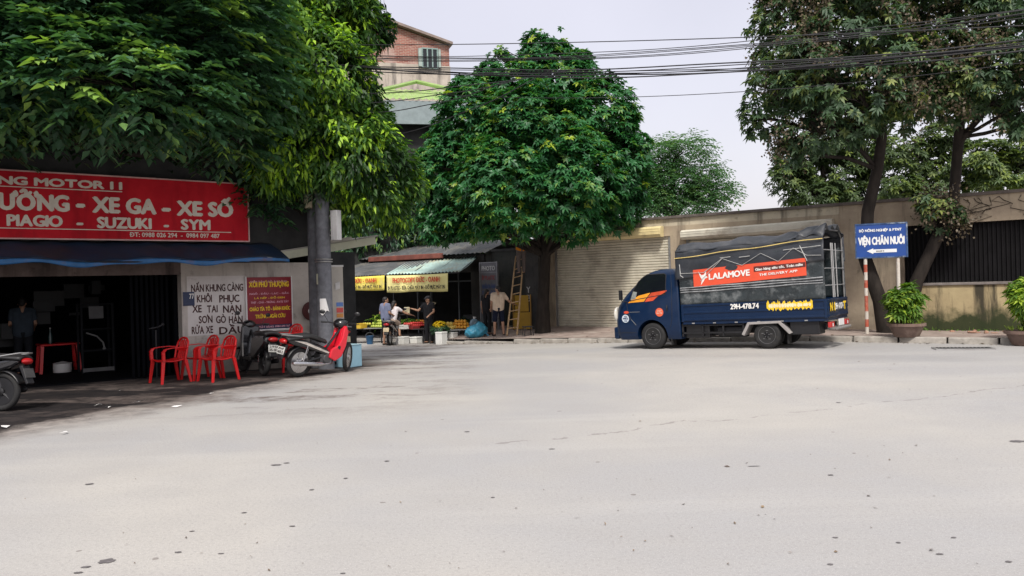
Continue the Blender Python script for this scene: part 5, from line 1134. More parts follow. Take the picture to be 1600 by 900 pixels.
# weeds along the wall foot
rng = np.random.default_rng(77); n = 90; u_ = rng.uniform(1.3, 5.5, n); P = np.array([tuple(W(a, 2.86 - .12 * rng.random(), .15)) for a in u_])
o = leaf_object('weeds', [leaves(P, rng.normal(size=(n, 3)) * .6 + np.array([0, 0, 1.0]), rng.normal(size=(n, 3)), .06 + .12 * rng.random(n), np.full(n, .03), .4 + .2 * rng.random(n))], M['leaf_shrub'], None); tag(o, 'low weeds along the foot of the mossy wall', 'weeds', None, 'stuff')

# fallen leaves and scraps on the road
rng = np.random.default_rng(5); n = 460
P = np.stack([rng.uniform(-14, 16, n), 3.2 + 21 * rng.random(n) ** 1.3, np.zeros(n)], 1)
c = rng.random(n) < .45; P[c, 1] = 3.5 + 3 * rng.random(c.sum()) + .35 * P[c, 0]
P[:, 2] = [ground_z(x, y) + .006 for x, y, _ in P]
D = rng.normal(size=(n, 3)) * np.array([1, 1, .05])
P = P[P[:, 1] > 2.8]; n = len(P); D = D[:n]
o = leaf_object('fallen_leaves', [leaves(P, D, np.array([0, 0, 1.0]) + .2 * rng.normal(size=(n, 3)), .012 + .05 * rng.random(n) ** 3, .008 + .03 * rng.random(n) ** 3, .5 + .25 * rng.normal(size=n), droop=-.03, fold=.15)], leafmat('dead_leaf', (0.07, 0.05, 0.04), (0.13, 0.095, 0.07), (0.28, 0.2, 0.12), .05), None); tag(o, 'brown fallen leaves strewn over the road', 'leaves', None, 'stuff')
q = MB(); rng = np.random.default_rng(15)     # pale paper scraps on the oily ground
for px, py in ((5, 656), (35, 658), (142, 645), (190, 604), (150, 626), (250, 640), (275, 632), (560, 560), (168, 630), (96, 668), (215, 622), (330, 612)):
    p = onplane(px, py, (0, (EYE) * FPX / max(20, py - 452), 0), (1, 0, 0)); z = ground_z(p.x, p.y) + .012; s_ = rng.uniform(.04, .11)
    q.add([(p.x + s_ * rng.uniform(-1, 1), p.y + s_ * rng.uniform(-1, 1), z + rng.uniform(0, .03)) for _ in range(4)], [(0, 1, 2), (0, 2, 3)])
o = q.build('litter', M['white_paint'], None); tag(o, 'pale paper scraps lying on the oily ground before the repair shop', 'litter', None, 'stuff')
n = 420; rng = np.random.default_rng(91); u_ = rng.uniform(-12, 9, n); v_ = np.where(rng.random(n) < .6, -.02 - .3 * rng.random(n) ** 2, .25 + 2.6 * rng.random(n))
P = np.array([(W(a, b_).x, W(a, b_).y, (ground_z(W(a, b_).x, W(a, b_).y) if b_ < 0 else walk_z(a, b_)) + .012) for a, b_ in zip(u_, v_)])
o = leaf_object('kerb_leaves', [leaves(P, rng.normal(size=(n, 3)) * np.array([1, 1, .1]), np.array([0, 0, 1.0]) + .25 * rng.normal(size=(n, 3)), .04 + .07 * rng.random(n), .025 + .03 * rng.random(n), .4 + .3 * rng.normal(size=n), droop=-.05)], bpy.data.materials['dead_leaf'], None); tag(o, 'dry leaves gathered along the kerb and far pavement', 'leaves', None, 'stuff')
# dark tar patch and stains: slightly raised thin sheets on the road
def blob(px, py, rx, ry, sd, m):
    rng = np.random.default_rng(sd); h = (py - (444 - .027 * (px - 800))); D_ = EYE * FPX / h; p = at(px, py, D_); q = MB(); n = 22
    pts = [(p.x + rx * math.cos(2 * math.pi * i / n) * (.7 + .5 * rng.random()), p.y + ry * math.sin(2 * math.pi * i / n) * (.7 + .5 * rng.random())) for i in range(n)]
    q.add([(p.x, p.y, ground_z(p.x, p.y) + .005)] + [(x, y, ground_z(x, y) + .004) for x, y in pts], [(0, i + 1, (i + 1) % n + 1) for i in range(n)]); return q
m_ = mat('tar', (0.12, 0.11, 0.112), .7, var=.3, scale=20)
qs = MB()
rng = np.random.default_rng(19)
for px, py, rx, ry in ((166, 878, .05, .045), (134, 887, .03, .02), (122, 896, .03, .015), (140, 757, .035, .03), (381, 802, .02, .015), (278, 864, .025, .015), (300, 831, .018, .012), (432, 727, .05, .03), (448, 724, .03, .02), (457, 823, .022, .014), (487, 766, .02, .02), (540, 748, .02, .02), (605, 721, .025, .025), (770, 778, .015, .015), (536, 897, .016, .01), (1305, 841, .018, .012), (1404, 849, .016, .012), (1468, 867, .022, .015), (1297, 883, .02, .012), (1576, 879, .022, .014), (1490, 841, .018, .012), (1590, 690, .08, .05), (1178, 729, .06, .012), (730, 675, .03, .03), (862, 702, .03, .02), (1298, 743, .025, .02), (1310, 630, .03, .03), (345, 866, .02, .01)):
    b_ = blob(px, py, rx, ry, int(px), m_); qs.add(b_.v, b_.f)
o = qs.build('road_stain', m_, None); tag(o, 'small dark tar and oil stains on the pale road', 'stains', None, 'stuff')

# ================================================================== RED PLASTIC CHAIRS
def make_chair(loc, rz, label):
    c = thing('plastic_chair', label, 'chair', loc, rz, 'red plastic armchairs by the repair shop')
    # faces +x
    q = MB(); q.sheet(lambda a, b: (-.20 + .43 * a, (-.20 + .40 * b) * (1 + .12 * a), .42 + .012 * math.cos(b * 6) - .03 * math.sin(a * 3.1)), 10, 8); q.build('seat', M['red_plastic'], c, solid=.022, smooth=True)
    q = MB()        # back made of upright slats inside a rounded hoop
    pts = [(-.20, -.21, .42), (-.235, -.22, .60), (-.275, -.19, .74), (-.29, -.10, .80), (-.295, 0, .815), (-.29, .10, .80), (-.275, .19, .74), (-.235, .22, .60), (-.20, .21, .42)]
    q.tube(pts, .02, 8)
    for y in (-.13, -.065, 0, .065, .13):
        h = .79 - abs(y) * .3
        q.add([(x_, y + dy, z) for x_, z in ((-.205, .42), (-.25, .60), (-.287, h)) for dy in (-.022, .022)] + [(x_ - .014, y + dy, z) for x_, z in ((-.205, .42), (-.25, .60), (-.287, h)) for dy in (-.022, .022)], [(0, 1, 3, 2), (2, 3, 5, 4), (6, 8, 9, 7), (8, 10, 11, 9), (0, 2, 8, 6), (2, 4, 10, 8), (1, 7, 9, 3), (3, 9, 11, 5)])
    q.add([(-.24, -.2, .57), (-.24, .2, .57), (-.255, .2, .63), (-.255, -.2, .63), (-.252, -.2, .57), (-.252, .2, .57), (-.267, .2, .63), (-.267, -.2, .63)], [(0, 1, 2, 3), (7, 6, 5, 4), (0, 4, 5, 1), (3, 2, 6, 7)])
    q.build('backrest', M['red_plastic'], c, bevel=.004, smooth=True)
    for s_ in (-1, 1):
        q = MB(); pts = [(-.25, s_ * .225, .64), (-.10, s_ * .255, .655), (.08, s_ * .265, .65), (.19, s_ * .26, .635), (.23, s_ * .25, .58), (.225, s_ * .245, .42)]
        for a, b in zip(pts, pts[1:]):
            v = []
            for p in (a, b):
                wx, wz = (.028, .008) if abs(b[2] - a[2]) < .05 else (.014, .026)
                v += [(p[0] - (wz if wx == .014 else 0), p[1] - .026, p[2] - (.008 if wx == .028 else 0)), (p[0] - (wz if wx == .014 else 0), p[1] + .026, p[2] - (.008 if wx == .028 else 0)), (p[0] + (wz if wx == .014 else 0), p[1] + .026, p[2] + (.008 if wx == .028 else 0)), (p[0] + (wz if wx == .014 else 0), p[1] - .026, p[2] + (.008 if wx == .028 else 0))]
            q.add(v, [(0, 1, 5, 4), (1, 2, 6, 5), (2, 3, 7, 6), (3, 0, 4, 7), (0, 3, 2, 1), (4, 5, 6, 7)])
        q.build('armrest', M['red_plastic'], c, bevel=.004)
        for x0, x1 in ((.215, .265), (-.20, -.28)):
            q = MB(); w0, w1 = .032, .022; y0, y1 = s_ * .215, s_ * .25
            q.add([(x0 - w0, y0 - w0 * .7, .42), (x0 + w0, y0 - w0 * .7, .42), (x0 + w0, y0 + w0 * .7, .42), (x0 - w0, y0 + w0 * .7, .42), (x1 - w1, y1 - w1 * .7, 0), (x1 + w1, y1 - w1 * .7, 0), (x1 + w1, y1 + w1 * .7, 0), (x1 - w1, y1 + w1 * .7, 0)], [(0, 1, 5, 4), (1, 2, 6, 5), (2, 3, 7, 6), (3, 0, 4, 7), (0, 3, 2, 1), (4, 5, 6, 7)]); q.build('leg', M['red_plastic'], c, bevel=.006)
    return c
def gpt(px, py, D): p = at(px, py, D); return (p.x, p.y, ground_z(p.x, p.y))
ch = make_chair(gpt(266, 597, 14.9), R(228), 'red plastic armchair standing alone at the left before the dark shop opening')
dup(ch, gpt(314, 590, 15.35), R(228), 'red plastic armchair between the lone chair and the black scooter, further from the road')
dup(ch, gpt(341, 593, 15.0), R(232), 'red plastic armchair nearest the black scooter, in front of another')
g_ = gpt(447, 552, 16.5); dup(ch, g_, R(232), 'lower red plastic armchair of the stacked pair behind the red motorbike')
dup(ch, (g_[0], g_[1], g_[2] + .13), R(232), 'upper red plastic armchair of the stacked pair behind the red motorbike')

# ================================================================== MOTORBIKES (local x: forward, wheels on z = 0)
M['red_paint'] = mat('red_paint', (0.66, 0.012, 0.03), .22, var=.06, coat=.6)
M['black_paint'] = mat('black_paint', (0.010, 0.010, 0.012), .25, coat=.5)
M['seat_black'] = mat('seat_black', (0.018, 0.018, 0.019), .55)
M['plate'] = mat('plate_white', (0.55, 0.55, 0.53), .5)
M['plate_shaded'] = mat('plate_shaded', (0.06, 0.06, 0.06), .6); M['plate_dirty'] = mat('plate_yellowish', (0.55, 0.45, 0.28), .5)
M['lamp_red'] = mat('lamp_red', (0.38, 0.01, 0.012), .2)
M['stripe'] = mat('stripe', (0.5, 0.46, 0.42), .4, var=.3, scale=9)
def bike_wheel(root, x, y, r, turn=0.0, spokes=True, w=.05):
    T = Matrix.Translation((x, y, r)) @ Matrix.Rotation(turn, 4, 'Z') @ Matrix.Rotation(R(90), 4, 'X')
    q = MB(); q.tube([((r - w) * math.cos(a), (r - w) * math.sin(a), 0) for a in np.linspace(0, 2 * math.pi, 30, endpoint=False)], w, 10, T, closed=True); ty = q.build('tyre', M['rubber'], root, smooth=True)
    q = MB(); q.lathe([(r - 2 * w + .004, -.022), (r - 2 * w - .012, -.012), (r - 2 * w - .012, .012), (r - 2 * w + .004, .022)], 30, T); q.lathe([(.02, -.06), (.055, -.045), (.06, .045), (.02, .06)], 14, T)
    for i in range(18 if spokes else 5):
        a = 2 * math.pi * i / (18 if spokes else 5); b = a + (.25 if spokes else .1)
        q.tube([(.05 * math.cos(a), .05 * math.sin(a), .03 * (-1) ** i), ((r - 2 * w) * math.cos(b), (r - 2 * w) * math.sin(b), 0)], .0028 if spokes else .018, 4, T)
    q.build('rim', M['chrome'] if spokes else M['dark_metal'], ty, smooth=True, angle=40); return ty
def motorbike(name, label, loc, rz, body, kind='underbone', lean=R(-6), steer=0.0, plate='plate', seat_rack=False, plate_txt=None, dark_rim=False):
    b = thing(name, label, 'motorbike', loc, rz, 'motorbikes parked in the street'); b.rotation_euler = (lean, 0, rz)
    WB = 1.18 if kind == 'underbone' else 1.25; r = .285 if kind == 'underbone' else .25
    sp_k = kind == 'underbone' and not dark_rim; bike_wheel(b, 0, 0, r, 0, sp_k, .045 if kind == 'underbone' else .055); bike_wheel(b, WB, 0, r, steer, sp_k, .042 if kind == 'underbone' else .05)
    fx, fz = WB - .24, .88
    St = Matrix.Translation((fx, 0, 0)) @ Matrix.Rotation(steer, 4, 'Z') @ Matrix.Translation((-fx, 0, 0))
    q = MB()
    for s_ in (-1, 1): q.tube([(fx, s_ * .075, fz - .1), (WB, s_ * .075, r)], .021, 8, St)
    q.build('fork', M['steel'], b)
    q = MB(); n = 12      # front mudguard
    def mud(x, rr, a0, a1, w, m, T=None):
        q = MB(); q.sheet(lambda a, c: (x + rr * math.cos(a0 + (a1 - a0) * a), (c - .5) * w, r + (rr - .035 * (2 * c - 1) ** 2) * math.sin(a0 + (a1 - a0) * a)), 14, 6, T); q.build('mudguard', m, b, solid=.008, smooth=True)
    mud(WB, r + .035, R(20), R(150), .13, body, St); mud(0, r + .05, R(35), R(160), .16, M['black_plastic'])
    # handlebar, mirrors, headlamp
    q = MB(); q.tube([(fx - .12, -.34, 1.0), (fx - .03, -.2, .99), (fx + .02, 0, .95), (fx - .03, .2, .99), (fx - .12, .34, 1.0)], .013, 7, St)
    for s_ in (-1, 1): q.tube([(fx - .125, s_ * .35, 1.0), (fx - .08, s_ * .24, .995)], .02, 8, St); q.tube([(fx - .06, s_ * .25, 1.0), (fx + .02, s_ * .38, .975)], .006, 5, St)
    q.build('handlebar', M['black_plastic'], b)
    for s_ in (-1, 1):
        q = MB(); q.tube([(fx - .05, s_ * .22, 1.0), (fx - .05, s_ * .30, 1.12), (fx - .06, s_ * .33, 1.16)], .006, 5, St); q.ball((fx - .06, s_ * .345, 1.19), (.02, .06, .042), 10, St); q.build('mirror', M['black_plastic'], b)
    hc = body if kind == 'scooter' else M['black_paint']
    q = MB(); q.ball((fx + .06, 0, .96), (.13, .15, .11), 14, St); q.build('headlamp_cowl', hc, b, smooth=True)
    q = MB(); q.ball((fx + .14, 0, .955), (.06, .10, .075), 12, St); q.build('headlight', M['glass'], b, smooth=True)
    if kind == 'underbone':
        q = MB(); q.prism([(-.34, .70), (-.30, .77), (.05, .72), (.34, .60), (.60, .50), (.66, .40), (.58, .36), (.42, .44), (.12, .55), (-.22, .64)], -.115, .115); q.build('side_cover', M['black_paint'], b, bevel=.03)
        q = MB()
        for s_ in (-1, 1): q.add([(x_, s_ * .119, z) for x_, z in ((-.22, .73), (.05, .685), (.34, .565), (.62, .445), (.60, .42), (.32, .525), (.04, .64))], [tuple(range(7))])
        q.build('side_stripe', M['seat_black' if dark_rim else 'stripe'], b)
        q = MB(); q.sheet(lambda a, c: (-.36 + .92 * a, (c - .5) * .26 * (1 - .35 * max(0, a - .6) / .4), .79 + .03 * math.sin(a * 3.1) - .12 * max(0, a - .55) / .45 - .05 * (2 * c - 1) ** 2), 18, 8); q.build('seat', M['seat_black'], b, solid=.05, smooth=True)
        for s_ in (-1, 1):
            q = MB(); q.prism([(.60, .34), (.74, .26), (.90, .34), (1.0, .55), (1.04, .80), (1.0, .94), (.94, .92), (.90, .72), (.80, .56), (.64, .50)], s_ * .13 - .03, s_ * .13 + .03); q.build('leg_shield', body, b, bevel=.02)
        q = MB(); q.prism([(.86, .52), (.94, .46), (1.05, .80), (1.01, .95), (.96, .93)], -.105, .105); q.build('front_cover', body, b, bevel=.02)
        q = MB(); q.add([(x_, s_ * .163, z) for s_ in (-1, 1) for x_, z in ((.78, .52), (.84, .48), (.86, .54), (.8, .57))], [(0, 1, 2, 3), (4, 5, 6, 7)]); q.build('air_slot', M['black_plastic'], b)
    else:
        q = MB(); q.prism([(-.38, .72), (-.30, .80), (.2, .78), (.42, .72), (.45, .45), (.36, .30), (.1, .36), (-.18, .52), (-.36, .62)], -.17, .17); q.build('body', body, b, bevel=.05)
        q = MB(); q.sheet(lambda a, c: (-.36 + .84 * a, (c - .5) * .32 * (1 - .3 * max(0, a - .6) / .4), .84 + .02 * math.sin(a * 6) - .04 * (2 * c - 1) ** 2), 18, 8); q.build('seat', M['seat_black'], b, solid=.06, smooth=True)
        q = MB(); q.prism([(.40, .28), (.86, .27), (.88, .33), (.42, .34)], -.16, .16); q.build('footboard', M['black_plastic'], b, bevel=.01)
        q = MB(); q.prism([(.82, .30), (.92, .28), (1.02, .50), (1.08, .70), (1.04, .95), (.96, .95), (.92, .60)], -.19, .19); q.build('leg_shield', body, b, bevel=.04)
    # running gear
    q = MB(); q.tube([(.58, -.12, .32), (.58, .12, .32)], .095, 14); q.tube([(.55, 0, .33), (.80, 0, .36)], .065, 12); q.span(.42, .66, -.10, .10, .24, .42); q.build('engine', mat('engine_grey', (0.10, 0.10, 0.105), .5, .5, dirt=(0.04, 0.03, 0.03)), b, bevel=.015)
    q = MB()
    for s_ in (-1, 1): q.tube([(.44, s_ * .09, .36), (0, s_ * .10, r)], .02, 6)
    q.tube([(.95, 0, .86), (.62, 0, .5), (.30, 0, .62), (-.25, 0, .68)], .025, 6); q.build('frame', M['black_plastic'], b)
    for s_ in (-1, 1):
        q = MB(); q.tube([(.0, s_ * .12, r + .02), (.10, s_ * .12, .62)], .012, 6); pts = [(.02 + .09 * i / 40 * 1.0, s_ * .12 + .022 * math.cos(i * 1.3), .36 + .2 * i / 40) for i in range(41)]; q.tube(pts, .005, 4); q.build('shock_absorber', M['chrome'], b)
    q = MB(); q.tube([(.74, -.06, .30), (.70, -.12, .22), (.50, -.15, .23)], .014, 7); q.tube([(.50, -.15, .23), (.42, -.16, .235), (.36, -.16, .24), (-.22, -.165, .31), (-.26, -.165, .315)], [.016, .03, .042, .046, .02], 10); q.build('exhaust', M['chrome'] if kind == 'underbone' and not dark_rim else M['dark_metal'], b, smooth=True, angle=50)
    q = MB(); q.tube([(.5, -.05, .26), (.46, -.17, .24)], .012, 6); q.tube([(.5, .05, .26), (.46, .2, .24)], .012, 6); q.tube([(.46, .10, .26), (.38, .22, .02)], .012, 6); q.build('footpeg', M['dark_metal'], b)
    q = MB(); q.ball((-.38, 0, .72), (.06, .10, .05), 12); q.build('tail_light', M['lamp_red'], b, smooth=True)
    T = Matrix.Translation((-.42, 0, .55)) @ Matrix.Rotation(R(18), 4, 'Y') @ Matrix.Rotation(R(-90), 4, 'Z')
    q = MB(); q.span(-.095, .095, -.006, .006, -.07, .07, T); pl_ = q.build('license_plate', M[plate], b)
    if plate_txt:
        t_ = MB(); text(t_, plate_txt[0], -.08, .08, .015, .04, -.0085, .06, T); text(t_, plate_txt[1], -.085, .085, -.05, .045, -.0085, .06, T); t_.build('lettering', M['black_letter'], pl_)
    q = MB(); q.prism([(-.30, .66), (-.36, .66), (-.46, .40), (-.43, .38)], -.07, .07); q.build('plate_holder', M['black_plastic'], b, bevel=.008)
    if kind == 'underbone':
        q = MB(); q.tube([(-.05, -.13, .80), (-.36, -.12, .84), (-.40, 0, .84), (-.36, .12, .84), (-.05, .13, .80)], .011, 6); q.build('grab_rail', M['steel'], b)
    return b
motorbike('motorbike', 'red and black underbone motorbike parked in front of the concrete poles', gpt(466, 588, 15.2), R(52), M['red_paint'], lean=R(7), steer=R(36), plate_txt=('29-H7', '4152'))
motorbike('scooter', 'glossy black scooter parked by the painted wall behind the red chairs', gpt(412, 583, 15.6), R(126), M['black_paint'], 'scooter', lean=R(6), steer=R(12), plate_txt=('29S1', '35.512'))
motorbike('motorbike', 'dark motorbike with a red tail light cut off by the left edge', gpt(3, 645, 11.7), R(172), M['black_paint'], lean=R(5), plate='plate_shaded', dark_rim=True)  # rims, stripe, exhaust and plate coloured dark to hold the shade here
motorbike('motorbike', 'black motorbike standing in shade behind the pale blue box and pole', gpt(531, 553, 19.2), R(118), M['black_paint'], lean=R(5), steer=R(20), plate='plate_dirty')
wb = gpt(609, 539, 27.0)
motorbike('motorbike', 'dark motorbike with a yellowish plate ridden by the woman at the fruit stall', wb, R(84), M['black_paint'], lean=0.0, plate='plate_dirty')

# pale blue drilled box
p = gpt(543, 569, 17.4); bb = thing('blue_box', 'pale blue box with dark round holes beside the concrete pole', 'box', p, R(-32))
q = MB(); q.span(-.24, .24, -.2, .2, 0, .47); q.build('case', mat('pale_blue', (0.23, 0.40, 0.50), .6, var=.12, dirt=(0.14, 0.22, 0.26), dirt_amt=.6), bb, bevel=.012)
q = MB(); T = Matrix.Rotation(R(90), 4, 'X')
for x, z in ((-.16, .38), (.16, .38), (.14, .22), (-.16, .09), (.15, .08)): q.lathe([(.036, .2005), (.0, .2035)], 12, T @ Matrix.Translation((x, z, 0)))
q.build('hole_ring', M['black_plastic'], bb)
q = MB(); q.span(-.25, .25, -.21, .21, .47, .485); q.build('lid', mat('pale_blue_lid', (0.30, 0.46, 0.52), .6), bb, bevel=.006)
cb_ = thing('carton', 'small brown carton lying on the pale blue box', 'box', (p[0] - .12, p[1] + .05, p[2] + .487), .2)
q = MB(); q.box(0, 0, .07, .2, .15, .14); q.build('carton', mat('carton', (0.40, 0.28, 0.15), .8), cb_, bevel=.004)
q = MB(); q.box(0, 0, .1415, .2, .04, .003); q.build('tape', mat('tape', (0.5, 0.42, 0.3), .4), cb_)
# dark red parasol folded against the poles with round fan-like cover
p = Fp(2.0, -.28, .0); um = thing('red_round_cover', 'dark red round cover with a white centre hanging on the wall beside the poles', 'cover', (p.x, p.y, 1.18), FAC_ROT)
T = Matrix.Translation((0, .2, 0)) @ Matrix.Rotation(R(90), 4, 'X')
q = MB(); q.lathe([(.21, 0), (.20, .03), (.13, .05), (.09, .045)], 26, T); q.build('rim', mat('dark_red', (0.06, 0.008, 0.008), .5), um, smooth=True)
q = MB(); q.lathe([(.085, .046), (.05, .07), (0, .075)], 18, T); q.build('hub', M['white_paint'], um, smooth=True)
q = MB(); q.span(-.02, .22, .16, .19, -.40, -.30); q.build('green_tag', mat('green_tag', (0.02, 0.20, 0.06), .5), um)

# ------------------------------------------------------------------ inside the repair shop
p = Fp(-2.4, 3.1, 0.0); tb = thing('plastic_table', 'low red plastic table inside the dark repair shop', 'table', (p.x, p.y, -.02), FAC_ROT)
q = MB(); q.span(-.38, .38, -.28, .28, .62, .66); q.build('tabletop', M['red_plastic'], tb, bevel=.015)
for sx in (-1, 1):
    for sy in (-1, 1):
        q = MB(); q.add([(sx * a + dx, sy * b_ + dy, z) for a, b_, z in ((.33, .23, .62), (.38, .27, 0)) for dx, dy in ((-.03, -.03), (.03, -.03), (.03, .03), (-.03, .03))], [(0, 1, 5, 4), (1, 2, 6, 5), (2, 3, 7, 6), (3, 0, 4, 7), (4, 5, 6, 7)]); q.build('leg', M['red_plastic'], tb)
p2_ = Fp(-2.35, 2.95, 0); kt = thing('enamel_pot', 'white enamel pot on the floor under the red plastic table', 'pot', (p2_.x, p2_.y, -.02), FAC_ROT)
q = MB(); q.lathe([(.15, 0), (.18, .04), (.18, .22), (.19, .23), (.16, .24), (.03, .27), (0, .27)], 22); q.build('pot', M['white_paint'], kt, smooth=True, angle=40)
q = MB(); q.tube([(.19, 0, .2), (.24, 0, .24), (.19, 0, .26)], .01, 5); q.ball((0, 0, .285), .02, 6); q.build('handle', M['black_plastic'], kt)
bt = thing('bottle', 'dark bottle standing on the red plastic table', 'bottle', (p.x - .1, p.y - .1, .64), 0)
q = MB(); q.lathe([(.04, 0), (.042, .18), (.018, .25), (.016, .32), (.0, .32)], 14); q.build('bottle', mat('bottle_green', (0.03, 0.06, 0.06), .2), bt, smooth=True)
q = MB(); q.lathe([(.018, .318), (.018, .34), (0, .34)], 10); q.build('cap', M['steel'], bt)
p = Fp(-1.8, 2.4, 0); cs = thing('parts_cabinet', 'glass parts cabinet with pale labels inside the dark repair shop', 'cabinet', (p.x, p.y, -.02), FAC_ROT)
q = MB()
for x in (-.3, .3):
    for y in (-.2, .2): q.span(x - .02, x + .02, y - .02, y + .02, 0, 1.5)
for z in (.08, .5, .95, 1.48): q.span(-.28, .28, -.2, .2, z - .012, z + .012)
q.build('frame', M['shop_dark'], cs)
q = MB(); q.span(-.16, .12, -.215, -.21, 1.18, 1.44); q.build('paper_label', mat('label_dim2', (0.12, 0.12, 0.125), .7), cs); q = MB(); q.span(-.3, .3, -.225, -.215, .06, .14); q.build('paper_label', mat('label_dim', (0.12, 0.12, 0.125), .7), cs)
q = MB(); q.tube([(-.2, -.1, .88), (.0, -.12, .8), (.12, -.12, .66), (.14, -.12, .55)], .018, 6); q.ball((.14, -.12, .53), .035, 8); q.build('hose', mat('hose_pale', (0.2, 0.2, 0.2), .5), cs)
p = Fp(-1.28, -.2, 0); pm = thing('floor_pump', 'thin dark floor pump standing beside the left red chair', 'pump', (p.x, p.y, ground_z(p.x, p.y)), FAC_ROT)
q = MB(); q.tube([(0, 0, 0), (0, 0, .95)], .016, 8); q.span(-.12, .12, -.02, .02, .0, .02); q.build('barrel', M['dark_metal'], pm)
q = MB(); q.tube([(-.12, 0, .98), (.04, 0, 1.0), (.12, 0, 1.04)], .016, 7); q.ball((.13, 0, 1.05), .035, 8); q.build('handle', M['dark_metal'], pm)
p = at(172, 231, 15.2); lp_ = thing('wall_lamp', 'white barrel shaped lamp hanging under the dark foliage above the red sign', 'lamp', p)
q = MB(); q.lathe([(0, -.11), (.06, -.11), (.095, -.07), (.095, .05), (.07, .09), (.03, .11), (0, .11)], 18); q.build('shade', mat('lamp_shade', (0.62, 0.58, 0.56), .5), lp_, smooth=True, angle=50)
q = MB(); q.tube([(0, 0, .1), (0, 0, .45), (-.1, .3, .6)], .012, 6); q.build('bracket', M['dark_metal'], lp_)
#@@
# ================================================================== PEOPLE (local: facing +y, z up, metres; scaled about the feet)
def remesh(o, vox, smooth_it=6):
    r_ = o.modifiers.new('join', 'REMESH'); r_.mode = 'VOXEL'; r_.voxel_size = vox
    s_ = o.modifiers.new('soft', 'SMOOTH'); s_.factor = .5; s_.iterations = smooth_it
    bake(o); o.data.polygons.foreach_set('use_smooth', [True] * len(o.data.polygons)); return o
def cap(mb, a, b, r0, r1=None, n=12):
    r1 = r0 if r1 is None else r1; a, b = Vector(a), Vector(b); d = (b - a); L_ = d.length; d = d / max(L_, 1e-6); pts, rs = [], []
    for i in range(6): t = -math.pi / 2 + math.pi / 2 * i / 5; pts.append(a + d * r0 * math.sin(t)); rs.append(max(.001, r0 * math.cos(t)))
    for i in range(6): t = math.pi / 2 * i / 5; pts.append(b + d * r1 * math.sin(t)); rs.append(max(.001, r1 * math.cos(t)))
    mb.tube(pts, rs, n)
def lerp(a, b, t): return tuple(a[i] + (b[i] - a[i]) * t for i in range(3))
BASE = dict(head=(0, .015, 1.545), neck=(0, -.01, 1.42), chest=(0, 0, 1.25), pelvis=(0, 0, .93),
            shL=(-.185, -.01, 1.385), elL=(-.235, -.03, 1.11), wrL=(-.245, .05, .87), shR=(.185, -.01, 1.385), elR=(.235, -.03, 1.11), wrR=(.245, .05, .87),
            hipL=(-.09, 0, .90), knL=(-.10, .02, .48), anL=(-.105, -.02, .075), hipR=(.09, 0, .90), knR=(.10, .02, .48), anR=(.105, -.02, .075), look=(0, 1, 0), hair='short')
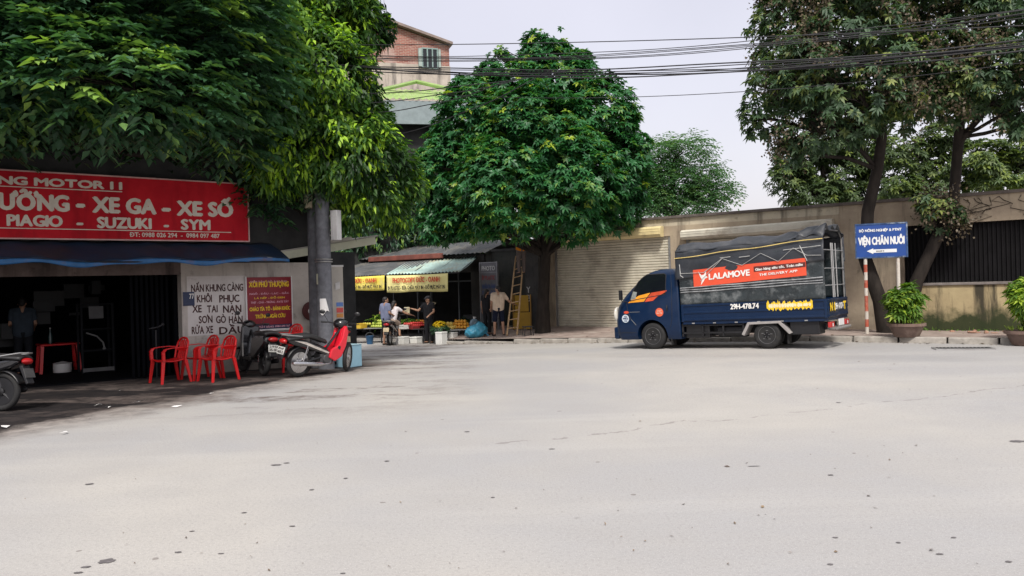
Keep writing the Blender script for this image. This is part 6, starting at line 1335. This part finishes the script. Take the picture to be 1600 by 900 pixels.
def person(label, loc, rz, h, pose, top, bottom, legs='shorts', sleeve=.55, shoe=None, hair='short', torso_w=1.0, hat=None, toes=None):
    J = dict(BASE); J.update(pose); k = h / 1.67
    p = thing('person', label, 'person', loc, rz, 'people at the far pavement'); p.scale = (k, k, k)
    b = MB(); H = Vector(J['head']); lk = Vector(J['look']).normalized()
    for s_ in ('L', 'R'):
        g = -1 if s_ == 'L' else 1; sh, el, wr, hp, kn, an = (J[q + s_] for q in ('sh', 'el', 'wr', 'hip', 'kn', 'an'))
        cap(b, lerp(J['pelvis'], hp, .7), lerp(J['chest'], sh, .55), .105 * torso_w, .10 * torso_w); cap(b, lerp(J['neck'], sh, .3), sh, .055, .052)
        cap(b, sh, el, .048, .038); cap(b, el, lerp(el, wr, .35), .038, .039); cap(b, lerp(el, wr, .35), wr, .038, .025)
        cap(b, hp, kn, .083, .055); cap(b, kn, lerp(kn, an, .35), .053, .054); cap(b, lerp(kn, an, .35), an, .053, .035)
        t_ = Vector(toes) if toes else Vector((g * .04, .17, 0)); f = Vector(an); cap(b, f + Vector((0, -.02, -.035)), f + t_ + Vector((0, 0, -.05)), .036, .026)
        # hand: palm, four curled fingers of different length, thumb off the side
        d = (Vector(wr) - Vector(el)).normalized(); sd = d.cross(Vector((0, 0, 1)) if abs(d.z) < .8 else Vector((0, 1, 0))).normalized(); nn = d.cross(sd); w = Vector(wr)
        for u_ in (-.022, 0, .022): cap(b, w + sd * u_ * .7, w + d * .075 + sd * u_, .014, .013, 8)
        for u_, fl in ((-.027, .052), (-.009, .064), (.009, .068), (.027, .058)):
            a0 = w + d * .078 + sd * u_; a1 = a0 + d * fl * .55 + nn * .006; a2 = a1 + (d * .7 + nn * .7) * fl * .5; cap(b, a0, a1, .0085, .008, 7); cap(b, a1, a2, .008, .0065, 7)
        t0 = w + d * .025 - sd * .022; t1 = t0 + (d * .6 - sd * .8) * .035; cap(b, t0, t1, .011, .010, 7); cap(b, t1, t1 + (d * .9 + nn * .3) * .03, .0095, .008, 7)
    cap(b, J['pelvis'], J['chest'], .10, .11); cap(b, J['chest'], J['neck'], .085, .055); cap(b, J['neck'], H + Vector((0, 0, -.05)), .054, .05)
    rt_ = lk.cross(Vector((0, 0, 1))).normalized(); up_ = rt_.cross(lk)
    T = Matrix(((rt_.x, lk.x, up_.x, H.x), (rt_.y, lk.y, up_.y, H.y), (rt_.z, lk.z, up_.z, H.z), (0, 0, 0, 1)))
    b.ball((0, -.005, .02), (.076, .096, .10), 16, T); b.ball((0, .022, -.055), (.058, .066, .062), 14, T); b.ball((0, .094, -.012), (.013, .02, .022), 8, T)
    for g in (-1, 1): b.ball((g * .077, -.005, -.008), (.012, .02, .032), 8, T); b.ball((g * .034, .078, .012), (.022, .012, .010), 8, T)
    b.ball((0, .084, -.058), (.024, .010, .010), 8, T)
    body = remesh(b.build('body', M['skin'], p), .0095, 3)
    e_ = MB()
    for g in (-1, 1): e_.ball((g * .032, .084, .0), (.012, .008, .008), 8, T)
    e_.build('eyes', M['hair'], p)
    q = MB(); q.ball((0, -.022, .045), (.086, .095, .088), 16, T); q.ball((0, -.05, -.01), (.074, .062, .075), 14, T)
    if hair == 'long': q.ball((0, -.085, -.07), (.06, .045, .12), 12, T); q.ball((0, -.09, -.18), (.035, .03, .09), 10, T)
    remesh(q.build('hair', M['hair'], p), .012, 3)
    if hat:
        q = MB(); q.ball((0, -.01, .085), (.098, .108, .055), 16, T); q.ball((0, .10, .06), (.07, .06, .012), 12, T); remesh(q.build('cap', hat, p), .01, 3)
    q = MB()
    for s_ in ('L', 'R'):
        sh, el, hp = J['sh' + s_], J['el' + s_], J['hip' + s_]
        cap(q, lerp(J['pelvis'], hp, .8), lerp(J['chest'], sh, .6), .124 * torso_w, .118 * torso_w); cap(q, lerp(J['neck'], sh, .35), sh, .062, .066); cap(q, sh, lerp(sh, el, min(1, sleeve)), .068, .062)
        if sleeve > 1: cap(q, el, lerp(el, J['wr' + s_], .9), .056, .042)
    cap(q, J['pelvis'], J['chest'], .115, .125); remesh(q.build('shirt', top, p), .014, 5)
    q = MB(); cap(q, lerp(J['hipL'], J['pelvis'], .4), lerp(J['hipR'], J['pelvis'], .4), .118, .118)
    for s_ in ('L', 'R'):
        hp, kn, an = J['hip' + s_], J['kn' + s_], J['an' + s_]
        if legs == 'shorts': cap(q, hp, lerp(hp, kn, .88), .10, .088)
        else: cap(q, hp, kn, .10, .075); cap(q, kn, lerp(kn, an, .9), .075, .062)
    remesh(q.build('shorts' if legs == 'shorts' else 'trousers', bottom, p), .014, 4)
    if shoe:
        q = MB()
        for s_ in ('L', 'R'):
            g = -1 if s_ == 'L' else 1; an = Vector(J['an' + s_]); t_ = Vector(toes) if toes else Vector((g * .04, .17, 0))
            cap(q, an + Vector((0, -.03, -.055)), an + t_ + Vector((0, .01, -.06)), .04, .036)
        remesh(q.build('footwear', shoe, p), .01, 2)
    return p
def cloth(n, c): return mat(n, c, .85, var=.15, scale=5, bump=.25, spec=.2)
def spt(px, py, D, dz=0): p = at(px, py, D); return (p.x, p.y, stand(p) + dz)
black_cloth = cloth('black_cloth', (0.014, 0.014, 0.017)); sandal = mat('sandal', (0.02, 0.015, 0.013), .7)
person('man in a cream shirt and navy shorts holding the bamboo ladder', spt(780, 527, 26.4, .01), R(8), 1.63, dict(wrR=(.56, .14, 1.04), elR=(.37, .0, 1.13), wrL=(-.24, .12, .92), look=(-.75, .6, -.15), anL=(-.15, 0, .075), knL=(-.13, .03, .48), anR=(.15, -.03, .075), knR=(.13, .01, .48)), cloth('cream_cloth', (0.60, 0.48, 0.37)), cloth('navy_cloth', (0.010, 0.013, 0.030)), 'shorts', .62, sandal)
person('dark haired person in black half hidden behind the cream shirted man', spt(762, 525, 27.0, .01), R(-35), 1.52, dict(elL=(-.25, .0, 1.10), wrL=(-.27, .08, .88), look=(.3, .9, -.25)), black_cloth, black_cloth, 'trousers', .35, sandal, 'long', .92)
lz = 1.98
person('person in an orange jacket and grey trousers standing high on the ladder', (0.33, 26.45, lz), R(20), 1.52, dict(wrL=(-.30, .32, 1.62), elL=(-.36, .16, 1.36), wrR=(.24, .38, 1.72), elR=(.36, .2, 1.46), head=(0, .06, 1.53), look=(-.2, .9, .4), anL=(-.09, .0, .075), anR=(.09, .0, .075)), cloth('orange_cloth', (0.62, 0.22, 0.015)), cloth('grey_cloth', (0.13, 0.105, 0.10)), 'trousers', 1.5, sandal)
person('man in a grey blue shirt and dark shorts standing beside the ridden motorbike', spt(604, 541, 27.3, .01), R(-40), 1.62, dict(wrL=(-.16, .26, 1.02), elL=(-.27, -.02, 1.10), wrR=(.2, .22, 1.0), look=(.5, .8, -.1)), cloth('blue_grey_cloth', (0.16, 0.18, 0.27)), black_cloth, 'shorts', .6, sandal)
# woman astride the motorbike, arm out to the vendor
person('woman in a white top sitting on a motorbike and reaching right to the fruit seller', (wb[0] + .02, wb[1] + .38, wb[2] + .0), R(-4), 1.58, dict(pelvis=(0, .0, .88), chest=(.03, .10, 1.16), neck=(.06, .12, 1.33), head=(.09, .15, 1.45), look=(.55, .8, -.25), hipL=(-.10, .0, .86), hipR=(.10, .0, .86), knL=(-.20, .36, .72), anL=(-.24, .20, .34), knR=(.20, .36, .72), anR=(.24, .22, .34), shL=(-.13, .10, 1.29), shR=(.22, .12, 1.29), elR=(.46, .24, 1.12), wrR=(.68, .34, 1.04), elL=(-.24, .10, 1.06), wrL=(-.22, .32, 1.0)), cloth('white_cloth', (0.62, 0.58, 0.60)), cloth('beige_cloth', (0.42, 0.33, 0.27)), 'shorts', .45, sandal, 'long', .88)
person('fruit seller in black clothes and cap with one bare arm held out over the stall', spt(671, 537, 27.4, .01), R(150), 1.60, dict(elR=(.36, .12, 1.16), wrR=(.56, .26, 1.24), elL=(-.25, .03, 1.12), wrL=(-.20, .25, 1.0), look=(.5, .8, -.2), anL=(-.13, 0, .075), knL=(-.12, .05, .48)), black_cloth, black_cloth, 'trousers', .5, sandal, 'short', 1.0, mat('cap_dark', (0.03, 0.03, 0.035), .8))
pm_ = Fp(-3.0, 3.4, -.02)
person('mechanic in a dim grey blue shirt standing in the dark repair shop', pm_, R(30), 1.66, dict(wrL=(-.22, .22, 1.0), wrR=(.2, .24, 1.0), look=(.2, .9, -.4)), cloth('mechanic_shirt', (0.045, 0.06, 0.08)), cloth('mechanic_trousers', (0.018, 0.02, 0.025)), 'trousers', .6, sandal)

# ================================================================== BAMBOO LADDER AND YELLOW BOARDS
M['bamboo'] = mat('bamboo', (0.46, 0.31, 0.17), .6, var=.25, scale=6, dirt=(0.25, 0.16, 0.09))
l0 = at(792, 527, 26.2); r0_ = at(808, 528, 26.2); l0.z = stand(l0); r0_.z = stand(r0_); lt = at(806, 400, 26.9); rt2 = at(818.5, 395, 26.9)
ld = thing('bamboo_ladder', 'tall narrow bamboo ladder leaning up into the dome shaped tree', 'ladder', l0)
q = MB(); q.tube([(0, 0, 0), lt - l0], [.03, .022], 8); q.build('rail', M['bamboo'], ld)
q = MB(); q.tube([r0_ - l0, rt2 - l0], [.033, .024], 8); q.build('rail', M['bamboo'], ld)
for i in range(9):
    t = .09 + .105 * i; a = (lt - l0) * t; b_ = (r0_ - l0) + (rt2 - r0_) * t; q = MB(); q.tube([a, b_], .018, 7); q.build('rung', M['bamboo'], ld)
yb = spt(818, 520, 27.4); yl = thing('yellow_board', 'yellow wooden boards propped upright behind the bamboo ladder', 'board', yb, R(-10))
M['yellow_board'] = mat('yellow_board', (0.40, 0.235, 0.015), .6, var=.18, dirt=(0.2, 0.11, 0.01))
q = MB(); q.span(-.28, .20, -.02, .02, .62, 1.18); q.build('panel', M['yellow_board'], yl, bevel=.006)
q = MB(); q.span(-.32, .26, -.03, .03, .03, .60); q.build('panel', M['yellow_board'], yl, bevel=.006)
q = MB()
for x in (-.33, .27): q.span(x - .02, x + .02, -.04, .04, 0, 1.2)
q.build('frame', mat('board_frame_y', (0.28, 0.15, 0.02), .6), yl)
# painted letters on the trunk side of the pillar
hs = W(-10.2, 2.55)
T = Matrix.Translation((-.20, -.279, 1.05))
t_ = MB(); text(t_, 'B', -.03, .13, .0, .22, -.002, .04, T); text(t_, 'Y', -.03, .12, .30, .2, -.002, .03, T)
t_.build('lettering', mat('pillar_white', (0.42, 0.42, 0.42), .7, var=.2), pl)
# dark bench behind and small clutter near the pillar
p = spt(842, 521, 25.6); st = thing('low_stool', 'low dark stool by the trunk of the dome shaped tree', 'stool', (p[0] - .35, p[1], p[2]), .3)
q = MB(); q.span(-.16, .16, -.13, .13, .26, .29); q.build('seat', M['dark_metal'], st, bevel=.008)
for sx in (-1, 1):
    for sy in (-1, 1): q = MB(); q.tube([(sx * .12, sy * .1, .26), (sx * .15, sy * .12, 0)], .014, 6); q.build('leg', M['dark_metal'], st)

# ================================================================== FRUIT STALLS
M['crate_white'] = mat('crate_white', (0.74, 0.74, 0.71), .7, var=.08, dirt=(0.4, 0.38, 0.34))
M['table_grey'] = mat('table_grey', (0.22, 0.22, 0.22), .6, var=.2)
M['table_dark'] = mat('table_dark', (0.04, 0.035, 0.035), .6)
def P3(px, py, D): return at(px, py, D)
def stall_table(label, pxl, pxr, py, D, depth, m, z=None):
    a, b = at(pxl, py, D), at(pxr, py, D); g = ground_z(a.x, a.y); L_ = (b - a).length; c = (a + b) / 2
    t = thing('stall_table', label, 'table', (c.x, c.y, g), math.atan2(b.y - a.y, b.x - a.x)); h = c.z - g
    q = MB(); q.span(-L_ / 2, L_ / 2, 0, depth, h - .03, h); q.build('tabletop', m, t, bevel=.006)
    for sx in (-1, 1):
        for y in (.05, depth - .05): q = MB(); q.span(sx * (L_ / 2 - .06) - .02, sx * (L_ / 2 - .06) + .02, y - .02, y + .02, 0, h - .03); q.build('leg', M['dark_metal'], t)
    return t, h, L_, g
def crate(label, px, py, D, w, d, h, m, rz=WALL_ROT, z=None, name='fruit_crate'):
    p = at(px, py, D); c = thing(name, label, 'crate', (p.x, p.y, p.z if z is None else z), rz)
    q = MB(); t = .018
    q.span(-w / 2, w / 2, -d / 2, d / 2, 0, t); q.span(-w / 2, w / 2, -d / 2, -d / 2 + t, t, h); q.span(-w / 2, w / 2, d / 2 - t, d / 2, t, h); q.span(-w / 2, -w / 2 + t, -d / 2 + t, d / 2 - t, t, h); q.span(w / 2 - t, w / 2, -d / 2 + t, d / 2 - t, t, h)
    q.build('box', m, c, bevel=.004)
    q = MB(); q.span(-w / 2 - .012, w / 2 + .012, -d / 2 - .012, -d / 2 - .001, h - .035, h + .003); q.span(-w / 2 - .012, w / 2 + .012, d / 2 + .001, d / 2 + .012, h - .035, h + .003); q.build('rim', m, c, bevel=.004)
    return c
tA = stall_table('long low fruit table with white trays at the left end of the stalls', 543, 598, 513, 28.2, .8, M['table_grey'])
tB = stall_table('dark fruit table behind the ridden motorbike and the seller', 622, 664, 514, 28.0, .8, M['table_dark'])
tC = stall_table('pale fruit table heaped with oranges at the right end of the stalls', 684, 737, 515, 27.5, .75, M['crate_white'])
crate('white foam tray on the left end of the fruit stalls', 552, 512.5, 28.6, .55, .4, .10, M['crate_white'])
crate('yellow crate on the front of the left fruit table', 563, 513, 28.3, .36, .3, .17, mat('crate_yellow', (0.55, 0.36, 0.03), .6))
crate('shallow red crate of apples in the middle of the stalls', 640, 514, 28.3, .6, .4, .10, mat('crate_red', (0.35, 0.05, 0.05), .6))
crate('white foam box of red fruit just right of the ridden motorbike', 629, 514, 27.7, .34, .28, .14, M['crate_white'])
def foam(label, px, pyb, D, w, h):
    p = gpt(px, pyb, D); c = thing('foam_box', label, 'box', p, WALL_ROT + .1)
    q = MB(); q.span(-w / 2, w / 2, -.16, .16, 0, h - .05); q.build('box', M['crate_white'], c, bevel=.012); q = MB(); q.span(-w / 2 - .008, w / 2 + .008, -.168, .168, h - .049, h); q.build('lid', M['crate_white'], c, bevel=.01)
foam('tall white foam box on the ground in front of the right fruit table', 690, 540, 26.6, .26, .42)
foam('white foam box hung with a yellow note under the right fruit table', 706, 530, 27.2, .28, .36)
foam('white foam box on the ground behind the ridden motorbike', 629, 536, 27.5, .34, .26)
foam('small brown stained foam box on the ground under the middle table', 650, 533, 27.8, .3, .22)
p = gpt(578, 536, 27.9); bkt = thing('blue_bucket', 'blue bucket on the ground below the left fruit table', 'bucket', p)
q = MB(); q.lathe([(.10, 0), (.14, .28), (.15, .29), (.13, .29), (.12, .26), (0, .25)], 18); q.build('tub', mat('bucket_blue', (0.02, 0.09, 0.2), .5), bkt, smooth=True, angle=40)
q = MB(); q.tube([(.145 * math.cos(a), 0, .28 + .12 * math.sin(a)) for a in np.linspace(0, math.pi, 10)], .005, 5); q.build('handle', M['steel'], bkt)
# fruit: each one a thing of its own
FR = {}
def fruit_proto(name, r, col, m_label, sq=.92):
    q = MB(); q.lathe([(0, -r * sq), (r * .5, -r * sq * .87), (r * .87, -r * .45), (r, 0), (r * .88, r * .45), (r * .5, r * sq * .86), (r * .12, r * sq * .93), (0, r * sq * .86)], 12)
    q.tube([(0, 0, r * .8), (.004, 0, r * 1.08)], .005, 5); return q, mat(name + '_skin', col, .45, var=.15)
def fruits(name, label, group, r, col, spots, cat):
    q, m = fruit_proto(name, r, col, label); first = None
    for i, s_ in enumerate(spots):
        if first is None: o = q.build(name, m, None, smooth=True, angle=60); first = o; tag(o, label, cat, group)
        else: o = first.copy(); COL.objects.link(o)
        o.location = s_; o.rotation_euler = (random.uniform(-.4, .4), random.uniform(-.4, .4), random.uniform(0, 6))
def heap(px, py, D, nx, ny, layers, r, jit=.15):
    c = at(px, py, D); out_ = []; random.seed(int(px))
    for l in range(layers):
        for i in range(nx - l):
            for j in range(max(1, ny - l)):
                u_ = (i - (nx - l - 1) / 2) * r * 2.05 + random.uniform(-jit, jit) * r; v_ = (j - (ny - l - 1) / 2) * r * 2.05 + random.uniform(-jit, jit) * r
                q_ = Vector((c.x, c.y, c.z)) + UD * u_ + ND * (v_ + .3); q_.z = c.z + r * .95 + l * r * 1.55; out_.append(q_)
    return out_
fruits('orange', 'ripe orange heaped on the pale right hand fruit table', 'oranges on the right fruit table', .062, (0.85, 0.42, 0.05), heap(711, 514, 27.5, 6, 3, 3, .062), 'orange')
fruits('pomelo', 'large pale yellow fruit beside the oranges on the right fruit table', 'yellow fruit on the right fruit table', .075, (0.78, 0.58, 0.14), heap(694, 515, 27.5, 3, 2, 2, .075), 'pomelo')
fruits('green_mango', 'green fruit piled on the left fruit table', 'green fruit on the left fruit table', .06, (0.42, 0.50, 0.08), heap(584, 513, 28.2, 6, 3, 3, .06), 'mango')
fruits('lime_fruit', 'yellow green fruit in the yellow crate', 'fruit in the yellow crate', .05, (0.55, 0.50, 0.08), heap(563, 509, 28.2, 3, 2, 1, .05), 'fruit')
fruits('apple', 'red apple in the shallow red crate', 'apples in the middle of the stalls', .05, (0.50, 0.035, 0.03), heap(642, 511, 28.3, 6, 3, 2, .05), 'apple')
fruits('tangerine', 'small orange tangerine behind the red apples', 'tangerines in the middle of the stalls', .045, (0.60, 0.22, 0.03), heap(648, 507, 28.7, 6, 2, 2, .045), 'tangerine')
fruits('dragon_fruit', 'red fruit in the foam box right of the ridden motorbike', 'red fruit in the foam box', .05, (0.55, 0.06, 0.05), heap(628, 509, 27.5, 3, 2, 1, .05), 'fruit')
# black basket heaped with yellow flowers in front of the seller
p = gpt(688, 537, 26.9); fb = thing('flower_basket', 'dark basket stand topped with a heap of yellow flowers before the seller', 'flowers', p, .2)
q = MB()
for a in (0.4, 2.5, 4.6): q.tube([(.12 * math.cos(a), .12 * math.sin(a), .42), (.2 * math.cos(a), .2 * math.sin(a), 0)], .018, 6)
q.lathe([(.12, .30), (.20, .52), (.21, .54), (.17, .54), (.10, .40), (0, .38)], 16); q.build('basket', M['black_plastic'], fb)
rng = np.random.default_rng(8); n = 120; Pp = norm(rng.normal(size=(n, 3))) * np.array([.2, .18, .11]) + np.array([0, 0, .62])
leaf_object('blossom', whorl(Pp, norm(Pp - np.array([0, 0, .5])), rng, k=6, ln=.06, wd=.035, tint0=.55, tv=.2, young=0), leafmat('yellow_petal', (0.5, 0.33, 0.02), (0.75, 0.55, 0.02), (0.8, 0.65, 0.05), .2), fb)
n = 110; Pp = norm(rng.normal(size=(n, 3))) * np.array([.26, .24, .16]) + np.array([0, 0, .48]); leaf_object('foliage', whorl(Pp, norm(Pp - np.array([0, 0, .4])), rng, k=5, ln=.10, wd=.04, tint0=.3, tv=.15, young=0), M['leaf_shade'], fb)
# greenery heaped on the stalls
def greens(label, px, py, D, sx, sy, sz, n, sd):
    c = at(px, py, D); rng = np.random.default_rng(sd); Pp = rng.normal(size=(n, 3)) * np.array([sx, sy, sz]); g = thing('greens', label, 'vegetables', c)
    leaf_object('leaves', whorl(Pp, norm(Pp + np.array([0, 0, .2])), rng, k=6, ln=.13, wd=.06, tint0=.45, tv=.2), M['leaf_shrub'] if sd % 2 else M['leaf_shade'], g)
    q = MB()
    for i in range(6): q.tube([(Pp[i][0], Pp[i][1], -sz * 2), tuple(Pp[i])], .008, 5)
    q.build('stalks', M['leaf_back'], g)
greens('pile of leafy greens at the back of the left fruit table', 592, 503, 28.6, .16, .12, .12, 40, 3)
greens('dark leafy greens behind the oranges on the right fruit table', 726, 505, 28.2, .17, .12, .07, 40, 4)
greens('bunch of leafy greens behind the apples', 640, 503, 28.9, .3, .1, .05, 40, 5)
# pale lamp and little stand among the stall goods
p = gpt(637, 520, 28.0); sc_ = thing('hanging_scale', 'small spring scale with a pale dial on a thin stand at the fruit stall', 'scale', p)
q = MB(); q.tube([(0, 0, 0), (0, 0, 1.0)], .015, 6); q.span(-.14, .14, -.1, .1, 0, .03); q.build('stand', M['dark_metal'], sc_)
q = MB(); q.box(0, 0, 1.13, .2, .10, .24); q.build('dial', mat('dial', (0.42, 0.38, 0.25), .5, var=.3, scale=8), sc_, bevel=.02)
p = P3(676, 474, 28.2); hl = thing('stall_lamp', 'pale shaded lamp hanging over the fruit stall next to the seller', 'lamp', p)
q = MB(); q.ball((0, 0, 0), (.12, .10, .05), 14); q.build('shade', mat('lamp_pale', (0.6, 0.52, 0.36), .5), hl, smooth=True)
q = MB(); q.tube([(0, 0, .04), (0, .05, .7)], .006, 5); q.build('cord', M['black_plastic'], hl)
# bulging blue sack
p = spt(742, 528, 26.6); sk = thing('blue_sack', 'bulging bright blue plastic sack at the kerb beside the fruit stall', 'sack', p, .3)
q = MB()
def sack(a, b):
    t = 2 * math.pi * a; s_ = math.sin(math.pi * (.02 + .96 * b) ** .85); r_ = .34 * s_ ** .6; z = .5 * b - .02
    w_ = 1 + .13 * math.sin(t * 3 + b * 5) * b + .06 * math.sin(t * 7 - b * 9) + .05 * math.sin(t * 11 + b * 14)
    return (r_ * w_ * math.cos(t) * 1.1 + .07 * b, r_ * w_ * .8 * math.sin(t), z + .06 * math.cos(t) * b)
q.sheet(sack, 44, 22); q.build('sack', mat('sack_blue', (0.05, 0.28, 0.42), .42, var=.3, scale=6, bump=.6), sk, smooth=True, angle=60)
q = MB(); q.tube([(.1, 0, .44), (.25, -.05, .30), (.42, -.08, .06), (.48, -.1, .02)], [.035, .03, .035, .02], 8); q.build('tied_end', mat('sack_blue2', (0.05, 0.22, 0.36), .45), sk)
p = spt(741, 508, 27.6); bg = thing('clear_bag', 'clear plastic bag of goods propped at the foot of the framed board', 'bag', p, 0)
q = MB(); q.ball((0, 0, .26), (.19, .12, .26), 16); q.build('bag', mat('bag_pale', (0.16, 0.24, 0.30), .25, var=.6, scale=7), bg, smooth=True)
q = MB(); q.tube([(0, 0, .5), (.02, 0, .58)], [.03, .06], 8); q.build('tied_top', M['white_paint'], bg)
#@@
